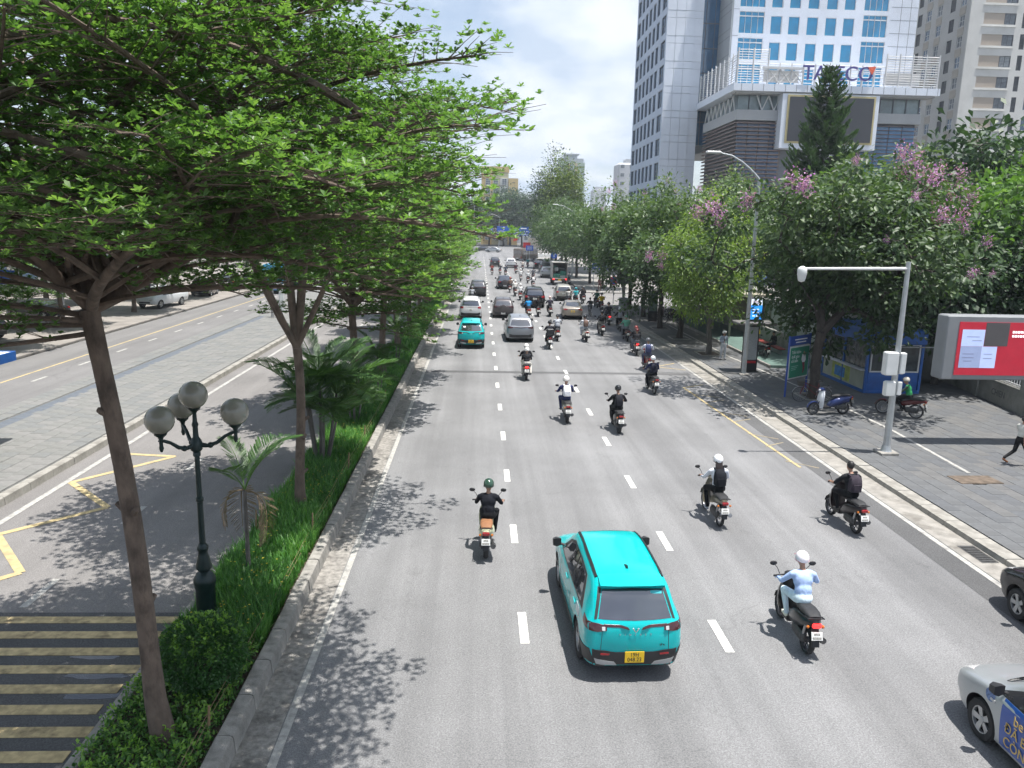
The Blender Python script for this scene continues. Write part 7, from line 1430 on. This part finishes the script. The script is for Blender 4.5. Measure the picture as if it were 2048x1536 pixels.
def put_bike(proto, loc, rz, label, body, apron=None, seat=None, box=None, lit=False, scale=1.04):
    r = copy_tree(proto); r.name = 'motorbike'; r.location = loc; r.rotation_euler = (0, 0, rz); r.scale = (scale,) * 3; tag(r, label, 'motorbike', 'motorbikes in traffic and parked')
    for c in r.children:
        n = c.name.split('.')[0]
        if n in ('body', 'cowl', 'front_fender', 'apron'): c.material_slots[0].link = 'OBJECT'; c.material_slots[0].material = BP(apron if n == 'apron' and apron else body)
        if n == 'seat' and seat: c.material_slots[0].link = 'OBJECT'; c.material_slots[0].material = seat
        if n == 'tail_light' and lit: c.material_slots[0].link = 'OBJECT'; c.material_slots[0].material = BRAKE
    if box: MB().box((0, -.16, 1.05), (.42, .4, .42), b=.03).build('top_box', mk('box_' + box, S(box), .5, 0, .1, 5), r)
    return r
K, W_, N = '#17181a', '#e4e4e6', '#2c3350'
# key, x, y, bike(S/U), bike colour, pose, shirt, trousers, helmet, look text, place text, extras
RID = [
 ('S', .22, 16.75, '#b9bd9e', 'A', '#1b1d24', '#16171a', '#2f4a3c', 'black shirt and green helmet', 'nearest in the left lane', dict(bare=True), dict(seat=SEATB)),
 ('U', 6.28, 18.75, '#6e6a5c', 'U', '#c9cdd6', K, '#f2f2f4', 'white top with long hair and black backpack', 'right of centre', dict(hair='long', pack='#1c1e24', shoe='#a9adb8'), dict()),
 ('S', 9.66, 18.3, '#20191c', 'B', '#202226', '#131417', None, 'black shirt, bare headed with dark backpack', 'nearest the right gutter', dict(bare=True, hair='short', pack='#3a343c'), dict()),
 ('S', 6.02, 12.65, '#1b1c1f', 'B', '#a9bfe6', '#cfe0e8', '#ece6ec', 'light blue jacket and pale trousers', 'right of the near taxi', dict(shoe='#e6e2d2', hand='#9db4dd', trim='#b0707c'), dict(lit=True)),
 ('S', 3.49, 29.4, '#8c8c84', 'A', '#30365e', '#343a5a', '#efeae4', 'navy jacket with white backpack', 'ahead of the near taxi', dict(pack='#e6e6ea'), dict()),
 ('S', 5.27, 27.9, '#1a1a1c', 'B', '#1d1e22', '#17181b', '#1a1b1e', 'all black with black backpack', 'right of the white backpack rider', dict(pack='#24252b'), dict()),
 ('U', 8.17, 34.95, '#3c3c3c', 'U', '#262c4e', '#1c1e24', '#f0f0f2', 'navy jacket and white helmet', 'by the yellow bus box', dict(pack='#2c2c38'), dict()),
 ('U', 9.1, 40.6, '#7a1c20', 'U', '#c8ccd8', '#4a4f68', '#54565a', 'white shoulders with navy backpack', 'just ahead of the navy jacket rider', dict(pack='#3b4264'), dict()),
 ('S', 2.38, 37.9, '#2a2a2c', 'A', '#24252a', '#d8d4cc', '#e8e4e0', 'black shirt and cream trousers carrying a passenger', 'ahead in the left middle lane', dict(bare=True), dict(lit=True)),
 ('S', 8.75, 54.5, '#232326', 'A', '#222327', '#8a8680', '#1a1b1e', 'black shirt with side bag', 'ahead of the white scooter', dict(pack='#1c1d20'), dict()),
 ('S', 7.19, 51.35, '#e4e2de', 'A', '#d2d2d8', '#b8bac2', '#26272b', 'pale hoodie with brown bag', 'in the lane of the beige sedan', dict(pack='#6c5850'), dict()),
 ('U', 4.42, 48.1, '#1f1f22', 'A', '#1f2028', '#1a1b1f', '#17181a', 'dark jacket with delivery box', 'right of the grey SUV', dict(), dict(box='#1d1e22')),
 ('S', 5.26, 51.6, '#2b2426', 'A', '#b6bac2', '#4c4f56', '#34363c', 'light grey shirt', 'right of the delivery box rider', dict(), dict()),
 ('U', 10.05, 51.9, '#302a2c', 'A', '#5f9c86', '#6a6e74', '#2f6a50', 'green jacket and green helmet', 'along the right gutter', dict(), dict(lit=False)),
 ('U', 9.51, 46.05, '#282428', 'A', '#232428', '#6c7078', '#7c3432', 'black tee and red helmet with passenger', 'near the gutter behind the green jacket', dict(bare=True), dict(lit=True)),
 ('U', 10.48, 57.0, '#2c2c2e', 'A', '#1e1f22', K, '#c8c8cc', 'black coat with grey backpack', 'along the right kerb', dict(pack='#8c8e94'), dict()),
 ('S', 10.25, 60.8, '#26262a', 'B', '#33363c', '#26272b', '#1b1c1e', 'dark grey jacket', 'ahead of the grey backpack rider', dict(pack='#24252a'), dict(lit=True)),
 ('U', 11.2, 70.5, '#5c2226', 'A', '#c8a81e', '#3a3a3e', '#26262a', 'yellow shirt', 'at the side street mouth', dict(), dict()),
 ('S', 11.3, 74, '#2a2c2e', 'A', '#2c5c50', '#34363a', '#24382f', 'dark green jacket', 'just ahead of the yellow shirt', dict(), dict()),
 ('S', 4.15, 64.7, '#a51e22', 'A', '#2f8ed0', '#3c3e48', '#2c2e34', 'bright blue shirt', 'behind the black people carrier', dict(), dict()),
 ('S', 5.03, 65.9, '#222226', 'A', '#1c1d20', '#1c1d20', '#222222', 'all black', 'right of the bright blue shirt', dict(), dict()),
 ('S', 6.07, 66.1, '#38282c', 'A', '#34323e', '#26262c', '#d8b8b4', 'dark jacket and pink helmet', 'left of the beige sedan', dict(), dict()),
 ('S', 3.93, 85.3, '#6c2024', 'A', '#d8d4d0', '#5a5c60', '#dcd8d4', 'white shirt', 'in the middle of three ahead of the brown SUV', dict(), dict()),
 ('U', 3.5, 90.2, '#6c2024', 'A', '#6e5a50', '#343438', '#8c1e24', 'red helmet and tan shirt', 'ahead of the white shirt rider', dict(), dict()),
 ('S', 4.23, 80.7, '#7a2226', 'A', '#dededf', '#7c7e82', '#e8e6e4', 'white jacket and white helmet', 'left of the black people carrier', dict(), dict()),
 ('S', 6.64, 96.2, '#c8c4c0', 'A', '#26282c', '#26282c', '#2c2c30', 'black jacket with white bag', 'ahead of the black people carrier', dict(pack='#dcd8d8'), dict()),
 ('S', 5.73, 109.2, '#b8b8bc', 'A', '#d4d4d4', '#8c8e92', '#dcdcdc', 'white clothes', 'left of the pair far ahead', dict(), dict()),
 ('S', 6.5, 105.6, '#26262a', 'A', '#cfd0d2', '#3a3c40', '#e0dcd8', 'pale shirt on dark scooter', 'right of the pair far ahead', dict(), dict()),
 ('S', 7.76, 112.9, '#8c2024', 'A', '#585a62', '#3a3c42', '#2a2a2e', 'grey shirt on red scooter', 'left of the cargo truck', dict(), dict()),
 ('S', 3.92, 119.7, '#2a2c32', 'A', '#3c4450', '#26282e', '#2a2a2e', 'slate jacket', 'rightmost of the far left trio', dict(), dict()),
 ('S', 3.2, 123.9, '#9c2428', 'A', '#3a3c44', '#2c2e34', '#b8b4b0', 'dark jacket on red scooter', 'in the middle of the far left trio', dict(), dict()),
 ('S', 1.9, 122.8, '#2e2e32', 'A', '#8c4038', '#2c2e34', '#3a3a3e', 'rust coloured shirt', 'leftmost of the far left trio', dict(), dict()),
 ('S', 9.55, 76.2, '#34363a', 'A', '#3fb0b8', '#5a5c60', '#2f9ca6', 'turquoise jacket and helmet', 'hidden to the waist behind the beige sedan', dict(), dict()),
 ('U', 10.55, 78.6, '#2c2c2e', 'U', '#242529', '#26272b', '#1e1f22', 'black jacket', 'right of the turquoise jacket rider', dict(), dict()),
 ('S', 8.75, 75.6, '#34363a', 'A', '#b4b2ae', '#5a5c60', '#4a4c50', 'pale grey jacket', 'left of the turquoise jacket rider', dict(), dict()),
 ('S', 9.06, 147.8, '#7c2226', 'A', '#3a8a8c', '#34363c', '#2c2e32', 'teal shirt', 'farthest ahead near the minibus', dict(), dict()),
 ('S', 7.46, 137.2, '#303034', 'A', '#c4b8b0', '#3a3c42', '#4a4448', 'cream shirt', 'behind the teal shirt rider', dict(), dict()),
 ('S', 12.0, 104.2, '#2c2c30', 'A', '#8c949c', '#3c3e44', '#5a5e64', 'grey shirt', 'right beside the cargo truck', dict(), dict()),
 ('S', -.75, 76.0, '#2e2e32', 'A', '#a4a8ae', '#4a4c52', '#8a8c90', 'ash grey shirt', 'ahead of the white SUV under the trees', dict(), dict()),
 ('S', 5.9, 127.5, '#8c2226', 'A', '#4a3a44', '#34363c', '#3c3036', 'plum jacket', 'far ahead between the white hatchback and kerb', dict(), dict()),
]
for i, (bk, x, y, bc, pose, sh_, tr2, hm, look, place, ex, bex) in enumerate(RID):
    rz = R_(rng.uniform(-2.5, 2.5)); pr = SCO if bk == 'S' else UND; dz = 0.0 if bk == 'S' else -.01
    put_bike(pr, (x, y, 0), rz, ('%s ridden by the person in %s' % ('scooter' if bk == 'S' else 'light motorbike', look))[:110], bc, **bex)
    person((x + rng.uniform(-.02, .02), y + rng.uniform(-.04, .04), dz), rz + R_(rng.uniform(-5, 5)), 'rider in %s %s' % (look, place), sh_, tr2, pose, helmet=hm, scale=rng.uniform(1.0, 1.05), **ex)
# passengers
person((2.38, 37.9, 0), 0, 'passenger in black shirt with white helmet behind the cream trousered rider', '#2a2b2f', '#d6d2ca', 'P', bare=True, helmet='#ecebe8', group='passengers')
person((9.51, 46.05, 0), 0, 'passenger in black with dark red helmet behind the black tee rider', '#2a2a2e', '#5c6068', 'P', bare=True, helmet='#6a2c2c', group='passengers')
person((10.55, 78.6, 0), 0, 'passenger in black behind the black jacket rider by the turquoise one', '#26272a', '#2a2b2e', 'P', helmet='#2a2a2c', group='passengers')
# cyclists and bicycles
def bicycle(loc, rz, label, col, basket=True):
    t = thing('bicycle', label, 'bicycle', loc, rz, 'bicycles'); wm = mwheel(.33, .04, True, .026); c = BP(col)
    for y in (0, 1.06): w = inst('wheel', wm[0], t, (0, y, .33)); inst('rim', wm[1], w)
    f = MB()
    for a, b in (((0, .33, .30), (0, .26, .88)), ((0, .33, .30), (0, .92, .78)), ((0, .29, .62), (0, .90, .86)), ((.04, 0, .33), (.02, .33, .30)), ((-.04, 0, .33), (-.02, .33, .30)), ((.03, 0, .33), (.02, .27, .78)), ((-.03, 0, .33), (-.02, .27, .78)), ((0, .90, .90), (0, .93, .70)), ((.04, .93, .70), (.04, 1.06, .33)), ((-.04, .93, .70), (-.04, 1.06, .33))): f.tube([a, b], .016, 7)
    f.build('frame', c, t, 50); MB().loft([sec(.12, .92, .09, .03), sec(.25, .92, .07, .03), sec(.42, .91, .025, .02)]).build('saddle', SEATM, t, 50); MB().tube([(-.27, .78, 1.02), (-.2, .87, 1.04), (0, .89, .98), (.2, .87, 1.04), (.27, .78, 1.02)], .012, 6).build('handlebar', EXH, t)
    MB().tube([(.09, .33, .18), (.05, .33, .30), (-.05, .33, .30), (-.09, .33, .42)], .012, 5).build('crank', EXH, t); MB().tube([(-.12, .02, .69), (-.12, -.28, .69), (.12, -.28, .69), (.12, .02, .69)], .01, 5).build('carrier', EXH, t)
    g = MB(); g.loft([[(sx * w, 1.06 + sy * d, z) for sx, sy in ((-1, -1), (1, -1), (1, 1), (-1, 1))] for z, w, d in ((.72, .11, .09), (.93, .16, .13))])
    if basket: g.build('basket', mk('basket_wire', (.06, .055, .05), .6), t)
    fd = MB()
    for y in (0, 1.06): fd.tube([(0, y + math.cos(a) * .36, .33 + math.sin(a) * .36) for a in (.3, .9, 1.5, 2.1, 2.7)], .022, 5)
    fd.build('fender', EXH, t); return t
bicycle((15.3, 33.0, .15), R_(86), 'red city bicycle with front basket leaning by the green board', '#6e2a30')
bicycle((9.6, 66.5, 0), 0, 'bicycle pedalled along the right lane behind the champagne people carrier', '#2c2c30', False); person((9.6, 66.5, 0), 0, 'cyclist in black hooded jacket and grey trousers', '#1e1f22', '#5a5c5e', 'C', hair='short', group='cyclists')
# parked machines and people on the pavement
es = put_bike(SCO, (15.12, 30.75, .15), R_(96), 'blue and white electric scooter parked under the large crape myrtle', '#22305e', '#d8dade'); MB().box((0, .05, .62), (.3, .5, .3), b=.06).build('battery_case', BP('#22305e'), es)
bl = MB().ball((14.25, 30.95, 1.1), .14, 16, 10, sc=(1, 1, .85)).build('hanging_helmet', BP('#24409c')); tag(bl, 'blue helmet hanging on the parked electric scooter', 'helmet')
put_bike(UND, (17.85, 30.1, .15), R_(48), 'motorbike parked beside the kiosk under the rider in green', '#5a1c20'); person((17.85, 30.1, .15), R_(48), 'rider in green jacket and pale hat waiting by the kiosk', '#2f8a52', '#1a1b1e', 'U', helmet='#cfc6b8', sleeve='#34403a', group='people on the pavement')
put_bike(UND, (16.75, 44.3, .15), R_(15), 'motorbike parked beside the black bus totem', '#2c2a2c'); person((16.3, 45.2, .15), R_(-110), 'man in blue shirt standing at the motorbike beside the totem', '#2a4a9c', '#26272b', bare=True, mesh=STAND, helmet='#c8c4be', group='people on the pavement')
for i, (x, y, a) in enumerate(((15.2, 61, 80), (15.4, 63.4, 84), (15.3, 64.8, 76))): put_bike(UND if i != 1 else SCO, (x + .8, y, .15), R_(a), 'dark motorbike parked under the far pavement trees, %s of three' % ['nearest', 'middle', 'farthest'][i], ['#26262a', '#3a2a2c', '#2c2e34'][i])
person((14.2, 44.1, .15), R_(185), 'woman in grey suit with white helmet looking at her phone on the pavement', '#8e98a6', '#b2b6bc', mesh=STAND, hair='long', helmet='#e2e2e0', group='people on the pavement', scale=.98)
person((17.72, 23.75, .15), R_(-80), 'pedestrian in pale top and black trousers walking out at the right edge', '#c9c8c0', '#1a1b1d', bare=True, mesh=WALK, hair='short', shoe='#8a5a3c', group='people on the pavement')
person((18.1, 49.5, .30), R_(120), 'seated person in yellow green shirt on the platform bench', '#b8b022', '#4a6a2c', mesh=SIT, helmet='#26272a', group='people on the pavement')
person((18.0, 46.2, .30), R_(110), 'seated person in dark clothes on the platform bench', '#26262a', '#2c2c32', mesh=SIT, hair='short', group='people on the pavement')
person((14.3, 88.6 + 4, .13), R_(170), 'woman in long brown dress standing at the far corner', '#5e4440', '#5e4440', mesh=STAND, hair='long', group='people on the pavement')
ph = MB().box((14.14, 43.80, 1.36), (.075, .012, .15), rz=.09, b=.003, rot=Matrix.Rotation(-.5, 3, 'X')).build('phone', BLACK_P); tag(ph, 'dark phone held by the woman in the grey suit', 'phone')
for o in (SCO, UND):
    for c in list(o.children_recursive): bpy.data.objects.remove(c)
    bpy.data.objects.remove(o)
# ------------------------------------------------------------------ haze
hm = bpy.data.materials.new('haze_air'); hm.use_nodes = True; hm.node_tree.nodes.clear()
_ho = _n(hm.node_tree, 'ShaderNodeOutputMaterial'); _hv = _n(hm.node_tree, 'ShaderNodeVolumePrincipled'); _hv.inputs['Color'].default_value = (.80, .87, .95, 1); _hv.inputs['Density'].default_value = 0.0004; _hv.inputs['Anisotropy'].default_value = 0.2
hm.node_tree.links.new(_hv.outputs[0], _ho.inputs['Volume'])
haze = MB().box((0, 270, 37), (400, 560, 78)).build('haze', hm); tag(haze, 'thin pale humid haze over the whole street', None, None, 'stuff')
